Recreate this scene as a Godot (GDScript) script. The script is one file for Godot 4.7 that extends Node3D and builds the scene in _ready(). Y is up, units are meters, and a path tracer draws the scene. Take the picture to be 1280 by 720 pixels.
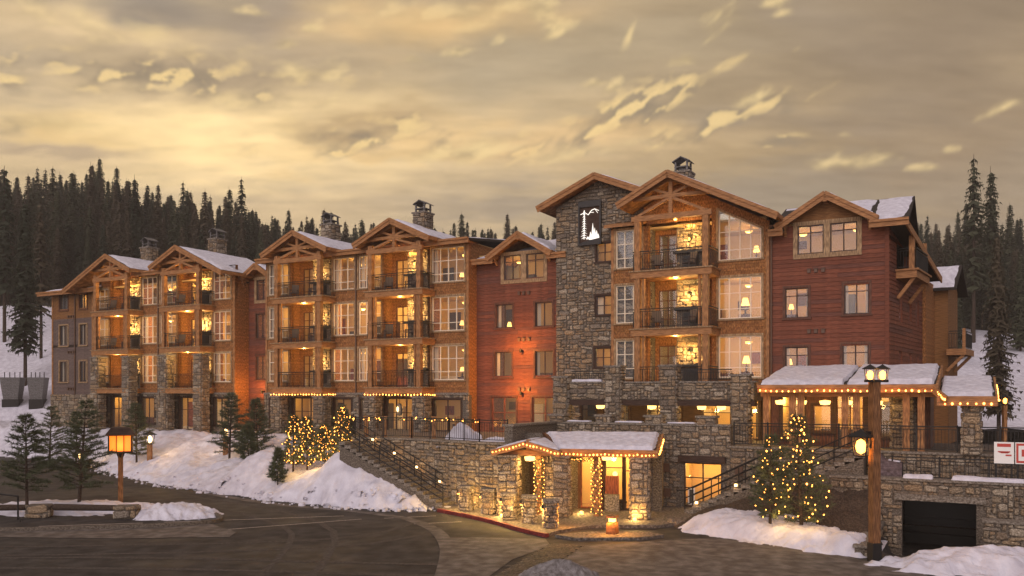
extends Node3D
# A timber and stone mountain lodge at dusk. Units are metres, y is up.
# Lodge frame: x runs along the facade, y up, z out of the facade (towards the forecourt).

var B := Transform3D(Basis(Vector3.UP, deg_to_rad(-29.0)), Vector3(0, 0, -49.5))
var BI := B.affine_inverse()
var M := {}
var T := {}
var count := {}
var org := {}
var rng := RandomNumberGenerator.new()
var fn := FastNoiseLite.new()
var stone_shapes := []
var stone_colors := []
var plank_mesh: ArrayMesh
var pane_mesh: ArrayMesh
var bulb_mesh: ArrayMesh
const FL := [2.65, 5.7, 8.75, 11.8]
const FLOOR_WORD := ["ground-floor", "second-floor", "third-floor", "top-floor"]

func rr(a: float, b: float) -> float:
	return rng.randf_range(a, b)

# ------------------------------------------------------------------ scene set-up
func _ready() -> void:
	rng.seed = 7
	fn.seed = 11
	fn.frequency = 1.0
	fn.fractal_octaves = 4
	set_camera()
	set_light()
	make_textures()
	make_materials()
	make_shapes()
	print("setting"); setting()
	print("lodge"); lodge()
	print("forecourt"); forecourt()
	print("plants"); plants()
	print("small things"); small_things()

func set_camera() -> void:
	var c := Camera3D.new()
	c.name = "camera"
	add_child(c)
	c.position = Vector3(0, 5.4, 0)
	# focal length 1040 px on a 1280 px wide frame; lens shifted so that the horizon lies 130 px under the middle
	c.projection = Camera3D.PROJECTION_FRUSTUM
	c.near = 0.1
	c.far = 3000.0
	c.keep_aspect = Camera3D.KEEP_HEIGHT
	c.size = 0.1 * 720.0 / 1040.0
	c.frustum_offset = Vector2(0, 0.1 * 130.0 / 1040.0)
	c.current = true

func set_light() -> void:
	var e := Environment.new()
	e.background_mode = Environment.BG_SKY
	e.sky = Sky.new()
	var p := PanoramaSkyMaterial.new()
	p.panorama = ImageTexture.create_from_image(sky_image())
	e.sky.sky_material = p
	e.tonemap_mode = Environment.TONE_MAPPER_LINEAR
	e.tonemap_exposure = 1.25
	e.background_energy_multiplier = 0.92
	e.sdfgi_enabled = true
	e.ssao_enabled = true
	e.ssil_enabled = true
	e.fog_enabled = true
	e.fog_density = 0.0005
	e.fog_light_color = Color(0.78, 0.74, 0.70)
	var w := WorldEnvironment.new()
	w.name = "environment"
	w.environment = e
	add_child(w)
	# the last daylight, wide and soft, from over the photographer's left shoulder
	var s := DirectionalLight3D.new()
	s.name = "sun"
	s.light_energy = 0.6
	s.light_color = Color(1.0, 0.95, 0.95)
	s.light_angular_distance = 60.0
	s.shadow_enabled = true
	add_child(s)
	s.look_at_from_position(Vector3(-24, 24, 60), Vector3.ZERO)

func smooth(a: float, b: float, x: float) -> float:
	return smoothstep(a, b, x)

# clouds in front of the camera: azimuth, height, half width, half height (degrees), tilt, 0 gilt puff or 1 grey with gilt rim
const CLOUDS := [[-13.3, 20.4, 3.0, 0.9, 0.06, 0], [-6.9, 21.8, 1.2, 0.5, 0.0, 0], [-3.9, 22.2, 1.2, 0.5, 0.2, 0], [-4.4, 24.5, 6.6, 1.3, 0.05, 0], [1.4, 24.7, 2.0, 0.9, 0.0, 0], [-17.4, 23.6, 1.5, 0.4, 0.0, 0], [-13.4, 23.1, 0.8, 0.5, 0.0, 0], [-15.1, 22.1, 1.1, 0.5, 0.0, 0], [-0.7, 22.9, 0.6, 0.4, 0.3, 0], [3.2, 23.5, 1.1, 0.7, 0.2, 0], [8.0, 22.9, 0.5, 1.2, 1.2, 0], [11.7, 21.4, 1.1, 0.5, 0.1, 0], [14.0, 23.5, 1.8, 1.0, 0.5, 0], [17.4, 24.0, 0.9, 0.4, 0.0, 0], [18.0, 23.4, 0.7, 0.3, 0.0, 0], [5.6, 20.3, 0.9, 0.4, 0.1, 0], [6.9, 20.0, 1.1, 0.5, 0.2, 0], [7.9, 18.5, 7.6, 1.3, 0.3, 1], [14.6, 17.6, 5.2, 1.0, 0.22, 1], [16.3, 18.8, 1.3, 0.6, 0.2, 0], [22.0, 14.4, 2.2, 0.7, 0.0, 0], [21.8, 16.0, 1.0, 0.4, 0.0, 0], [17.9, 16.1, 1.6, 0.5, -0.1, 1], [30.7, 16.5, 1.5, 0.5, 0.25, 0], [27.7, 14.5, 0.5, 0.3, 0.0, 0], [26.6, 13.6, 1.0, 0.3, 0.0, 0], [-10.9, 16.9, 6.4, 1.3, 0.12, 1], [-2.8, 16.1, 4.4, 0.9, 0.1, 0], [-29.1, 15.9, 4.6, 0.8, 0.05, 0], [-26.1, 21.4, 7.6, 1.1, -0.08, 0], [-31.2, 17.6, 1.0, 0.7, 0.0, 1], [-31.2, 15.6, 1.6, 0.7, 0.0, 1], [-16.6, 18.4, 6.1, 0.7, 0.1, 0], [4.4, 16.0, 6.0, 0.8, 0.1, 0], [-22.9, 19.3, 9.3, 1.3, 0.05, 1]]

# broad sheets of thin cloud: azimuth, height, spread across and up (degrees), colour, share
const SHEETS := [[-22.9, 23.1, 5.1, 1.2, Vector3(0.21, 0.195, 0.17), 0.88], [-15.1, 23.9, 3.6, 1.4, Vector3(0.245, 0.222, 0.19), 0.8], [-27.0, 21.6, 9.2, 1.1, Vector3(0.76, 0.59, 0.33), 0.80], [-20.1, 19.9, 8.3, 1.5, Vector3(0.33, 0.262, 0.17), 0.80], [-18.0, 16.0, 12.5, 2.2, Vector3(1.1, 0.86, 0.42), 0.92], [-29.1, 15.5, 5.0, 1.1, Vector3(0.730, 0.527, 0.216), 0.60], [-10.4, 16.9, 5.9, 1.1, Vector3(0.352, 0.254, 0.138), 0.80], [-9.3, 15.6, 8.0, 0.6, Vector3(0.730, 0.527, 0.242), 0.70], [-1.1, 20.8, 6.1, 2.8, Vector3(0.413, 0.356, 0.238), 0.70], [-4.4, 24.4, 8.2, 1.5, Vector3(0.80, 0.56, 0.25), 0.75], [8.7, 22.2, 8.1, 2.2, Vector3(0.392, 0.328, 0.209), 0.60], [26.8, 20.6, 8.5, 5.5, Vector3(0.25, 0.2, 0.135), 0.80], [28.3, 14.7, 5.1, 2.9, Vector3(0.314, 0.238, 0.144), 0.60], [14.0, 15.1, 7.3, 1.1, Vector3(0.413, 0.305, 0.156), 0.60], [4.4, 16.5, 9.0, 1.0, Vector3(0.74, 0.53, 0.25), 0.70], [2.0, 12.6, 12.0, 1.2, Vector3(0.296, 0.258, 0.202), 0.70], [-29.1, 14.1, 5.0, 0.7, Vector3(0.262, 0.216, 0.181), 0.60], [19.1, 12.8, 9.8, 1.4, Vector3(0.305, 0.258, 0.181), 0.60]]

func sky_image() -> Image:
	var w := 3600
	var h := 1800
	var im := Image.create(w, h, false, Image.FORMAT_RGBF)
	im.fill(Color(0.16, 0.14, 0.12))
	var big := FastNoiseLite.new()
	big.seed = 3; big.frequency = 1.0; big.fractal_octaves = 4; big.fractal_gain = 0.5
	var puff := FastNoiseLite.new()
	puff.seed = 29; puff.frequency = 1.0; puff.fractal_octaves = 5; puff.fractal_gain = 0.55
	var soft_n := FastNoiseLite.new()
	soft_n.seed = 41; soft_n.frequency = 1.0; soft_n.fractal_octaves = 5; soft_n.fractal_gain = 0.5
	for j in h / 2:
		var el := (0.5 - (j + 0.5) / h) * PI
		var ce := cos(el)
		var se := sin(el)
		var k := 1.0 / (se + 0.16)
		for i in w:
			var az := (i + 0.5) / w * TAU      # column 0 lies straight ahead
			if az > PI: az -= TAU
			var dz := -cos(az) * ce
			var X := sin(az) * ce * k
			var Z := dz * k
			var front := smoothstep(-0.5, 0.9, -dz)
			# straw towards the sunset, pale mauve grey opposite to it
			var side := smoothstep(-0.55, 0.6, az)
			var c := Vector3(0.47, 0.38, 0.225).lerp(Vector3(0.315, 0.25, 0.155), side)
			c = c.lerp(Vector3(0.37, 0.345, 0.335), 0.8 * smoothstep(0.42, 0.8, se))
			c = Vector3(0.41, 0.39, 0.44).lerp(c, front)
			c = c.lerp(Vector3(0.30, 0.262, 0.212), 0.62 * exp(-pow(se / 0.13, 2.0)))
			var glow := exp(-pow((az + 0.32) / 0.36, 2.0)) * exp(-pow((se - 0.25) / 0.10, 2.0))
			c = c.lerp(Vector3(0.74, 0.58, 0.33), 0.75 * glow)
			# long thin sheets, darker and lighter
			var b := big.get_noise_3d(X * 0.55 + 4.0, Z * 1.3, 0.3)
			var b2 := big.get_noise_3d(X * 1.7 + 1.0, Z * 3.1, 7.3)
			c = c.lerp(Vector3(0.325, 0.282, 0.215), 0.5 * smoothstep(0.0, 0.45, b + 0.4 * b2))
			c = c.lerp(Vector3(0.66, 0.51, 0.28), 0.6 * smoothstep(0.0, 0.5, -b + 0.4 * b2) * front * (1.0 - 0.55 * side))
			if absf(az) < 0.75 and el < 0.6:
				var wa := rad_to_deg(az) + 3.2 * b2 + 2.5 * big.get_noise_3d(X * 5.0, Z * 7.0, 2.0)
				var we := rad_to_deg(el) + 1.3 * b + 1.5 * b2 + 0.9 * big.get_noise_3d(X * 6.0, Z * 9.0, 5.0)
				for t in SHEETS:
					var dx: float = (wa - t[0]) / t[2]
					if absf(dx) > 2.2: continue
					var dy: float = (we - t[1] - 0.05 * (wa - t[0])) / t[3]
					if absf(dy) > 2.4: continue
					c = c.lerp(t[4], t[5] * exp(-dx * dx - dy * dy))
			c *= 1.0 + 0.16 * big.get_noise_3d(X * 3.5 + 9.0, Z * 11.0, 4.0) + 0.08 * puff.get_noise_3d(X * 9.0, Z * 24.0, 6.0)
			# scattered puffs over the rest of the sky
			if absf(az) > 0.62 or el > 0.47:
				var pn := puff.get_noise_3d(X * 2.2 + 2.0, Z * 3.4, 1.7)
				var pa := smoothstep(0.22, 0.36, pn + 0.3 * b)
				if pa > 0.0:
					c = c.lerp(Vector3(0.46, 0.385, 0.32).lerp(Vector3(0.78, 0.54, 0.22), 0.7 * front), pa * 0.6)
			im.set_pixel(i, j, Color(c.x * 1.05, c.y * 0.98, c.z * 0.98))
	var n := 0
	for cl in CLOUDS:
		n += 1
		var hw: float = cl[2] * 1.5
		var hh: float = cl[3] * 1.6 + absf(cl[4]) * hw
		var px := 360.0 / w
		for j in range(int((90.0 - cl[1] - hh) / px), int((90.0 - cl[1] + hh) / px)):
			for i in range(int((cl[0] - hw) / px), int((cl[0] + hw) / px)):
				var dx: float = i * px - cl[0]
				var dy: float = 90.0 - j * px - cl[1] - dx * cl[4]
				var u: float = dx / cl[2]
				var v: float = dy / cl[3]
				# flat-bottomed, billowing at the top
				var r := sqrt(u * u + (v * v if v > 0.0 else v * v * (2.2 if cl[5] == 0 else 1.0)))
				if r > 1.5: continue
				var f := soft_n.get_noise_3d((cl[0] + dx) * 0.3, (dy - 0.12 * dx + cl[1]) * 0.62, n * 3.7)
				var f2 := soft_n.get_noise_3d((cl[0] + dx) * 0.3 + 0.05, (dy - 0.12 * dx + cl[1]) * 0.62 - 0.25 * cl[3] - 0.1, n * 3.7)
				var a := smoothstep(0.0, 1.45, 1.15 - r + f * 1.3)
				if a <= 0.0: continue
				var rim := clampf(0.5 + (f2 - f) * -1.6 + 0.42 * v, 0.0, 1.0)
				var pc := Vector3(0.47, 0.355, 0.19).lerp(Vector3(0.86, 0.64, 0.31), rim)
				if cl[5] == 1: pc = Vector3(0.255, 0.205, 0.145).lerp(Vector3(0.86, 0.62, 0.28), smoothstep(0.62, 1.0, rim + 0.25 * f))
				var soft := 0.45 if cl[2] > 4.5 and cl[5] == 0 else (0.85 if cl[5] == 1 else 0.72)
				var ii := posmod(i, w)
				var o := im.get_pixel(ii, j)
				im.set_pixel(ii, j, o.lerp(Color(pc.x, pc.y, pc.z), a * soft))
	return im

# ------------------------------------------------------------------ materials
func noise_tex(key: String, freq: float, oct: int, lo: Color, hi: Color, size := 512, kind := FastNoiseLite.TYPE_SIMPLEX_SMOOTH, mid := -1.0) -> void:
	var t := NoiseTexture2D.new()
	t.width = size; t.height = size
	t.seamless = true
	var n := FastNoiseLite.new()
	n.noise_type = kind
	n.frequency = freq
	n.fractal_octaves = oct
	n.seed = key.hash() % 1000
	t.noise = n
	var g := Gradient.new()
	g.set_color(0, lo); g.set_color(1, hi)
	if mid > 0.0:
		g.set_offset(0, 0.5 - mid); g.set_offset(1, 0.5 + mid)
	t.color_ramp = g
	T[key] = t

func make_textures() -> void:
	noise_tex("grain", 0.02, 5, Color(0.55, 0.52, 0.5), Color(1, 1, 1), 512, FastNoiseLite.TYPE_SIMPLEX_SMOOTH, 0.3)
	noise_tex("blotch", 0.012, 6, Color(0.6, 0.58, 0.56), Color(1, 1, 1), 512, FastNoiseLite.TYPE_SIMPLEX_SMOOTH, 0.32)
	noise_tex("rock", 0.03, 6, Color(0.5, 0.47, 0.44), Color(1, 1, 1), 512, FastNoiseLite.TYPE_SIMPLEX_SMOOTH, 0.3)
	noise_tex("relief", 0.02, 6, Color(0, 0, 0), Color(1, 1, 1), 512)
	noise_tex("wet", 0.008, 5, Color(0.72, 0.72, 0.72), Color(1, 1, 1), 512, FastNoiseLite.TYPE_SIMPLEX_SMOOTH, 0.2)
	noise_tex("road", 0.02, 7, Color(0.66, 0.64, 0.63), Color(1, 1, 1), 1024, FastNoiseLite.TYPE_SIMPLEX_SMOOTH, 0.32)
	noise_tex("speck", 0.14, 3, Color(0.62, 0.61, 0.60), Color(1, 1, 1), 512, FastNoiseLite.TYPE_SIMPLEX_SMOOTH, 0.35)
	noise_tex("snow", 0.01, 6, Color(0.84, 0.83, 0.84), Color(1, 1, 1), 512, FastNoiseLite.TYPE_SIMPLEX_SMOOTH, 0.35)

func mat(key: String, lin: Color, rough := 0.8, tex := "", sc := Vector3.ONE, bump := 0.0, metal := 0.0) -> StandardMaterial3D:
	var m := StandardMaterial3D.new()
	m.resource_name = key
	m.albedo_color = lin.linear_to_srgb()
	m.roughness = rough
	m.metallic = metal
	m.metallic_specular = 0.35
	if tex:
		m.albedo_texture = T[tex]
		m.uv1_triplanar = true
		m.uv1_world_triplanar = true
		m.uv1_scale = sc
		if bump > 0.0:
			m.heightmap_enabled = true
			m.heightmap_texture = T["relief"]
			m.heightmap_scale = bump
	M[key] = m
	return m

func make_materials() -> void:
	var long := Vector3(0.22, 3.2, 0.22)
	var tall := Vector3(2.6, 0.22, 2.6)
	mat("red_a", Color(0.265, 0.084, 0.044), 0.75, "grain", long, 0.3)
	mat("red_b", Color(0.225, 0.072, 0.038), 0.75, "grain", long, 0.3)
	mat("red_c", Color(0.290, 0.096, 0.050), 0.75, "grain", long, 0.3)
	mat("red_d", Color(0.185, 0.070, 0.047), 0.8, "blotch", long, 0.3)
	mat("grey_a", Color(0.20, 0.145, 0.125), 0.8, "grain", long, 0.3)
	mat("grey_b", Color(0.175, 0.125, 0.11), 0.8, "grain", long, 0.3)
	mat("ochre_a", Color(0.32, 0.15, 0.05), 0.75, "grain", long, 0.3)
	mat("ochre_b", Color(0.29, 0.13, 0.045), 0.75, "grain", long, 0.3)
	mat("shake", Color(0.43, 0.19, 0.064), 0.85, "grain", Vector3(1.6, 0.5, 1.6), 0.6)
	mat("shake_mix", Color(0.44, 0.195, 0.066), 0.85, "grain", Vector3(1.6, 0.5, 1.6), 0.6).vertex_color_use_as_albedo = true
	mat("timber", Color(0.47, 0.225, 0.085), 0.65, "grain", tall, 0.3)
	mat("beam", Color(0.49, 0.235, 0.09), 0.65, "grain", long, 0.3)
	mat("soffit", Color(0.42, 0.21, 0.09), 0.8, "grain", long, 0.3)
	mat("trim", Color(0.48, 0.32, 0.17), 0.7, "grain", tall)
	mat("sash_light", Color(0.66, 0.56, 0.42), 0.6)
	mat("sash_dark", Color(0.055, 0.030, 0.022), 0.55)
	mat("brown_beam", Color(0.085, 0.05, 0.035), 0.8, "grain", long, 0.3)
	mat("iron", Color(0.018, 0.016, 0.015), 0.5, "", Vector3.ONE, 0.0, 0.3)
	mat("copper", Color(0.20, 0.09, 0.045), 0.45, "blotch", Vector3.ONE, 0.0, 0.6)
	mat("pipe", Color(0.10, 0.055, 0.035), 0.5)
	mat("shingle", Color(0.055, 0.045, 0.038), 0.9, "rock", Vector3(1.5, 1.5, 1.5), 1.0)
	mat("mortar", Color(0.20, 0.168, 0.135), 0.95, "rock", Vector3(0.8, 0.8, 0.8), 1.0)
	mat("cap_stone", Color(0.30, 0.26, 0.215), 0.85, "rock", Vector3(0.7, 0.7, 0.7), 1.0)
	stone_colors = [Color(0.34, 0.27, 0.19), Color(0.42, 0.34, 0.245), Color(0.25, 0.20, 0.155), Color(0.37, 0.265, 0.165), Color(0.50, 0.425, 0.325), Color(0.29, 0.22, 0.155), Color(0.32, 0.27, 0.215), Color(0.43, 0.32, 0.205)]
	for i in stone_colors.size():
		mat("stone%d" % i, stone_colors[i], 0.9, "rock", Vector3(0.9, 0.9, 0.9), 1.5)
	var sv := mat("stone_mix", Color(1, 1, 1), 0.9, "rock", Vector3(0.9, 0.9, 0.9), 1.5)
	sv.vertex_color_use_as_albedo = true
	mat("snow", Color(0.64, 0.62, 0.67), 0.7, "snow", Vector3(0.25, 0.25, 0.25), 6.0)
	grit(mat("old_snow", Color(0.44, 0.41, 0.41), 0.8, "blotch", Vector3(0.7, 0.7, 0.7), 6.0), 0.8)
	mat("roof_snow", Color(0.64, 0.62, 0.67), 0.75, "snow", Vector3(0.5, 0.5, 0.5), 3.0)
	var road := mat("asphalt", Color(0.086, 0.075, 0.068), 1.0, "road", Vector3(0.045, 0.045, 0.045), 0.6)
	road.roughness_texture = T["wet"]
	grit(road, 1.1)
	mat("salt", Color(0.135, 0.115, 0.103), 0.9, "road", Vector3(0.3, 0.05, 0.3))
	grit(M["salt"], 1.3)
	grit(mat("concrete", Color(0.25, 0.215, 0.19), 0.85, "road", Vector3(0.07, 0.07, 0.07), 0.6), 0.9)
	mat("paver_a", Color(0.10, 0.082, 0.070), 0.8, "rock", Vector3(0.6, 0.6, 0.6), 0.5)
	mat("paver_b", Color(0.13, 0.10, 0.085), 0.8, "rock", Vector3(0.6, 0.6, 0.6), 0.5)
	mat("paver_c", Color(0.075, 0.065, 0.06), 0.8, "rock", Vector3(0.6, 0.6, 0.6), 0.5)
	mat("line_paint", Color(0.42, 0.36, 0.31), 0.8, "road", Vector3(0.5, 0.5, 0.5))
	mat("red_paint", Color(0.24, 0.035, 0.03), 0.7, "blotch", Vector3(1.2, 1.2, 1.2))
	mat("terrace", Color(0.20, 0.17, 0.145), 0.85, "rock", Vector3(0.4, 0.4, 0.4), 0.5)
	mat("earth", Color(0.10, 0.07, 0.05), 0.95, "rock", Vector3(0.7, 0.7, 0.7), 5.0)
	mat("forest_floor", Color(0.045, 0.038, 0.030), 0.95, "blotch", Vector3(0.08, 0.08, 0.08), 10.0)
	mat("dark_timber", Color(0.27, 0.125, 0.05), 0.7, "grain", tall, 0.3)
	mat("hill", Color(0.16, 0.135, 0.115), 0.95, "blotch", Vector3(0.05, 0.05, 0.05), 10.0)
	mat("room", Color(0.50, 0.34, 0.15), 0.9)
	mat("room_floor", Color(0.25, 0.15, 0.08), 0.7)
	mat("curtain", Color(0.66, 0.58, 0.45), 0.95)
	M["curtain"].backlight_enabled = true
	M["curtain"].backlight = Color(0.5, 0.45, 0.35)
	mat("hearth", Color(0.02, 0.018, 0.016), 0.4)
	mat("door_wood", Color(0.16, 0.065, 0.035), 0.6, "grain", tall)
	mat("red_door", Color(0.30, 0.085, 0.04), 0.6, "grain", tall)
	mat("bark", Color(0.085, 0.058, 0.042), 0.95, "rock", Vector3(1.5, 0.6, 1.5), 2.0)
	for i in 3:
		var fm := mat("fir%d" % i, [Color(0.028, 0.034, 0.020), Color(0.048, 0.052, 0.028), Color(0.068, 0.052, 0.032)][i], 0.9)
		fm.backlight_enabled = true
		fm.backlight = Color(0.2, 0.2, 0.15)
	mat("needle", Color(0.070, 0.078, 0.040), 0.8)
	mat("garland", Color(0.045, 0.06, 0.03), 0.85)
	mat("white_paint", Color(0.7, 0.68, 0.64), 0.7)
	mat("sign_red", Color(0.42, 0.06, 0.045), 0.7)
	mat("sign_dark", Color(0.03, 0.026, 0.024), 0.35)
	mat("steel", Color(0.19, 0.18, 0.175), 0.6, "blotch", Vector3.ONE, 0.0, 0.2)
	mat("cloth_lilac", Color(0.16, 0.12, 0.13), 0.85, "blotch", Vector3.ONE)
	mat("fabric", Color(0.07, 0.055, 0.05), 0.9)
	glow("bulb", Color(1.0, 0.62, 0.26), 9.0)
	glow("sconce_glow", Color(1.0, 0.62, 0.24), 8.0)
	glow("shade_glow", Color(1.0, 0.74, 0.36), 2.6)
	glow("pendant_glow", Color(1.0, 0.74, 0.40), 3.4)
	glow("amber_glass", Color(1.0, 0.42, 0.05), 1.6)
	glow("white_lamp", Color(1.0, 0.80, 0.52), 5.0)
	glow("sign_white", Color(1.0, 0.97, 0.93), 1.1)
	glow("fire", Color(1.0, 0.78, 0.55), 2.0)
	var g := StandardMaterial3D.new()
	g.resource_name = "glass"
	g.transparency = BaseMaterial3D.TRANSPARENCY_ALPHA
	g.albedo_color = Color(0.75, 0.78, 0.8, 0.06)
	g.roughness = 0.03
	g.metallic_specular = 0.9
	M["glass"] = g

# fine grit multiplied over a surface
func grit(m: StandardMaterial3D, sc: float) -> void:
	m.detail_enabled = true
	m.detail_albedo = T["speck"]
	m.detail_blend_mode = BaseMaterial3D.BLEND_MODE_MUL
	m.detail_uv_layer = BaseMaterial3D.DETAIL_UV_2
	m.uv2_triplanar = true
	m.uv2_world_triplanar = true
	m.uv2_scale = Vector3(sc, sc, sc)

func glow(key: String, c: Color, e: float) -> void:
	var m := StandardMaterial3D.new()
	m.resource_name = key
	m.albedo_color = Color(0.5, 0.45, 0.35)
	m.emission_enabled = true
	m.emission = c
	m.emission_energy_multiplier = e
	M[key] = m

# ------------------------------------------------------------------ mesh helpers
func mb() -> SurfaceTool:
	var st := SurfaceTool.new()
	st.begin(Mesh.PRIMITIVE_TRIANGLES)
	return st

func tri(st: SurfaceTool, a: Vector3, b: Vector3, c: Vector3) -> void:
	st.set_normal((b - a).cross(c - a).normalized())
	st.add_vertex(a); st.add_vertex(c); st.add_vertex(b)

func q(st: SurfaceTool, a: Vector3, b: Vector3, c: Vector3, d: Vector3) -> void:
	var n := (c - a).cross(d - b).normalized()
	st.set_normal(n)
	st.add_vertex(a); st.add_vertex(c); st.add_vertex(b)
	st.add_vertex(a); st.add_vertex(d); st.add_vertex(c)

func hexa(st: SurfaceTool, p: Array) -> void:
	# p: 4 corners of the back, then 4 of the front, each counter-clockwise seen from the front
	q(st, p[4], p[5], p[6], p[7])
	q(st, p[1], p[0], p[3], p[2])
	q(st, p[0], p[1], p[5], p[4])
	q(st, p[3], p[7], p[6], p[2])
	q(st, p[0], p[4], p[7], p[3])
	q(st, p[1], p[2], p[6], p[5])

func box(st: SurfaceTool, lo: Vector3, hi: Vector3) -> void:
	hexa(st, [Vector3(lo.x, lo.y, lo.z), Vector3(hi.x, lo.y, lo.z), Vector3(hi.x, hi.y, lo.z), Vector3(lo.x, hi.y, lo.z), Vector3(lo.x, lo.y, hi.z), Vector3(hi.x, lo.y, hi.z), Vector3(hi.x, hi.y, hi.z), Vector3(lo.x, hi.y, hi.z)])

func obox(st: SurfaceTool, t: Transform3D, s: Vector3) -> void:
	var h := s * 0.5
	var p := []
	for v in [Vector3(-1, -1, -1), Vector3(1, -1, -1), Vector3(1, 1, -1), Vector3(-1, 1, -1), Vector3(-1, -1, 1), Vector3(1, -1, 1), Vector3(1, 1, 1), Vector3(-1, 1, 1)]:
		p.append(t * (v * h))
	hexa(st, p)

func beam(st: SurfaceTool, a: Vector3, b: Vector3, w: float, h: float) -> void:
	var d := b - a
	var up := Vector3.UP if absf(d.normalized().y) < 0.95 else Vector3(0, 0, 1)
	obox(st, Transform3D(Basis.looking_at(d, up), (a + b) * 0.5), Vector3(w, h, d.length()))

func tube(st: SurfaceTool, a: Vector3, b: Vector3, r0: float, r1: float, k := 6) -> void:
	var d := (b - a).normalized()
	var x := d.cross(Vector3.UP if absf(d.y) < 0.9 else Vector3.RIGHT).normalized()
	var y := d.cross(x)
	for i in k:
		var c0 := x * cos(TAU * i / k) + y * sin(TAU * i / k)
		var c1 := x * cos(TAU * (i + 1) / k) + y * sin(TAU * (i + 1) / k)
		q(st, a + c0 * r0, a + c1 * r0, b + c1 * r1, b + c0 * r1)
		tri(st, b, b + c0 * r1, b + c1 * r1)
		tri(st, a, a + c1 * r0, a + c0 * r0)

func ball(st: SurfaceTool, c: Vector3, r: float, k := 6, sq := 1.0) -> void:
	for j in k / 2:
		var t0 := PI * j / (k / 2)
		var t1 := PI * (j + 1) / (k / 2)
		for i in k:
			var f0 := TAU * i / k
			var f1 := TAU * (i + 1) / k
			var f := func(t, p): return c + Vector3(sin(t) * cos(p), cos(t) * sq, sin(t) * sin(p)) * r
			q(st, f.call(t0, f0), f.call(t0, f1), f.call(t1, f1), f.call(t1, f0))

func lathe(st: SurfaceTool, at: Vector3, prof: Array, k := 12) -> void:
	for j in prof.size() - 1:
		for i in k:
			var f0 := TAU * i / k
			var f1 := TAU * (i + 1) / k
			var p = prof[j]
			var s = prof[j + 1]
			q(st, at + Vector3(cos(f0) * p[0], p[1], sin(f0) * p[0]), at + Vector3(cos(f0) * s[0], s[1], sin(f0) * s[0]), at + Vector3(cos(f1) * s[0], s[1], sin(f1) * s[0]), at + Vector3(cos(f1) * p[0], p[1], sin(f1) * p[0]))

func prism(st: SurfaceTool, poly: Array, z0: float, z1: float) -> void:
	# poly: Vector2 points, counter-clockwise seen from +z
	var pts := PackedVector2Array(poly)
	var ix := Geometry2D.triangulate_polygon(pts)
	for i in range(0, ix.size(), 3):
		var a := pts[ix[i]]
		var b := pts[ix[i + 1]]
		var c := pts[ix[i + 2]]
		if (b - a).cross(c - a) < 0.0:
			var s := b
			b = c; c = s
		tri(st, Vector3(a.x, a.y, z1), Vector3(b.x, b.y, z1), Vector3(c.x, c.y, z1))
		tri(st, Vector3(a.x, a.y, z0), Vector3(c.x, c.y, z0), Vector3(b.x, b.y, z0))
	for i in pts.size():
		var a := pts[i]
		var b := pts[(i + 1) % pts.size()]
		q(st, Vector3(a.x, a.y, z0), Vector3(b.x, b.y, z0), Vector3(b.x, b.y, z1), Vector3(a.x, a.y, z1))

func numbered(called: String) -> String:
	var n: int = count.get(called, 0)
	count[called] = n + 1
	return called if n == 0 else "%s_%03d" % [called, n]

func thing(called: String, label: String, category: String, frame: Transform3D, at := Vector3.ZERO, group := "") -> Node3D:
	var o := Node3D.new()
	o.name = numbered(called)
	add_child(o)
	o.transform = frame * Transform3D(Basis(), at)
	org[o] = at
	o.set_meta("label", label)
	o.set_meta("category", category)
	if group: o.set_meta("group", group)
	return o

func lodge_thing(called: String, label: String, category: String, at := Vector3.ZERO, group := "") -> Node3D:
	return thing(called, label, category, B, at, group)

func part(parent: Node3D, called: String, st, m: String, kind := "", label := "") -> MeshInstance3D:
	var o := MeshInstance3D.new()
	o.name = called
	o.mesh = st.commit() if st is SurfaceTool else st
	o.material_override = M[m]
	parent.add_child(o, true)
	o.position = -org.get(parent, Vector3.ZERO)
	if kind: o.set_meta("kind", kind)
	if label: o.set_meta("label", label)
	return o

func placed(parent: Node3D, called: String, mesh: Mesh, m: String, t: Transform3D) -> MeshInstance3D:
	var o := MeshInstance3D.new()
	o.name = called
	o.mesh = mesh
	o.material_override = M[m]
	parent.add_child(o, true)
	o.transform = Transform3D(Basis(), -org.get(parent, Vector3.ZERO)) * t
	return o

func structure(called: String, st, m: String, frame := Transform3D()) -> MeshInstance3D:
	var o := MeshInstance3D.new()
	o.name = numbered(called)
	o.mesh = st.commit() if st is SurfaceTool else st
	o.material_override = M[m]
	add_child(o)
	o.transform = frame
	o.set_meta("kind", "structure")
	return o

func tag(o: Node3D, label: String, category: String, group := "", kind := "") -> Node3D:
	o.set_meta("label", label)
	o.set_meta("category", category)
	if group: o.set_meta("group", group)
	if kind: o.set_meta("kind", kind)
	return o

func lamp_light(parent: Node3D, at: Vector3, c: Color, e: float, size := 0.05) -> void:
	var l := OmniLight3D.new()
	l.name = "light"
	l.light_color = c
	l.light_energy = e
	l.light_size = size
	l.omni_range = 14.0
	l.omni_attenuation = 2.0
	l.shadow_enabled = true
	parent.add_child(l, true)
	l.position = at - org.get(parent, Vector3.ZERO)

const WARM := Color(1.0, 0.80, 0.46)
const AMBER := Color(1.0, 0.68, 0.30)

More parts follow.
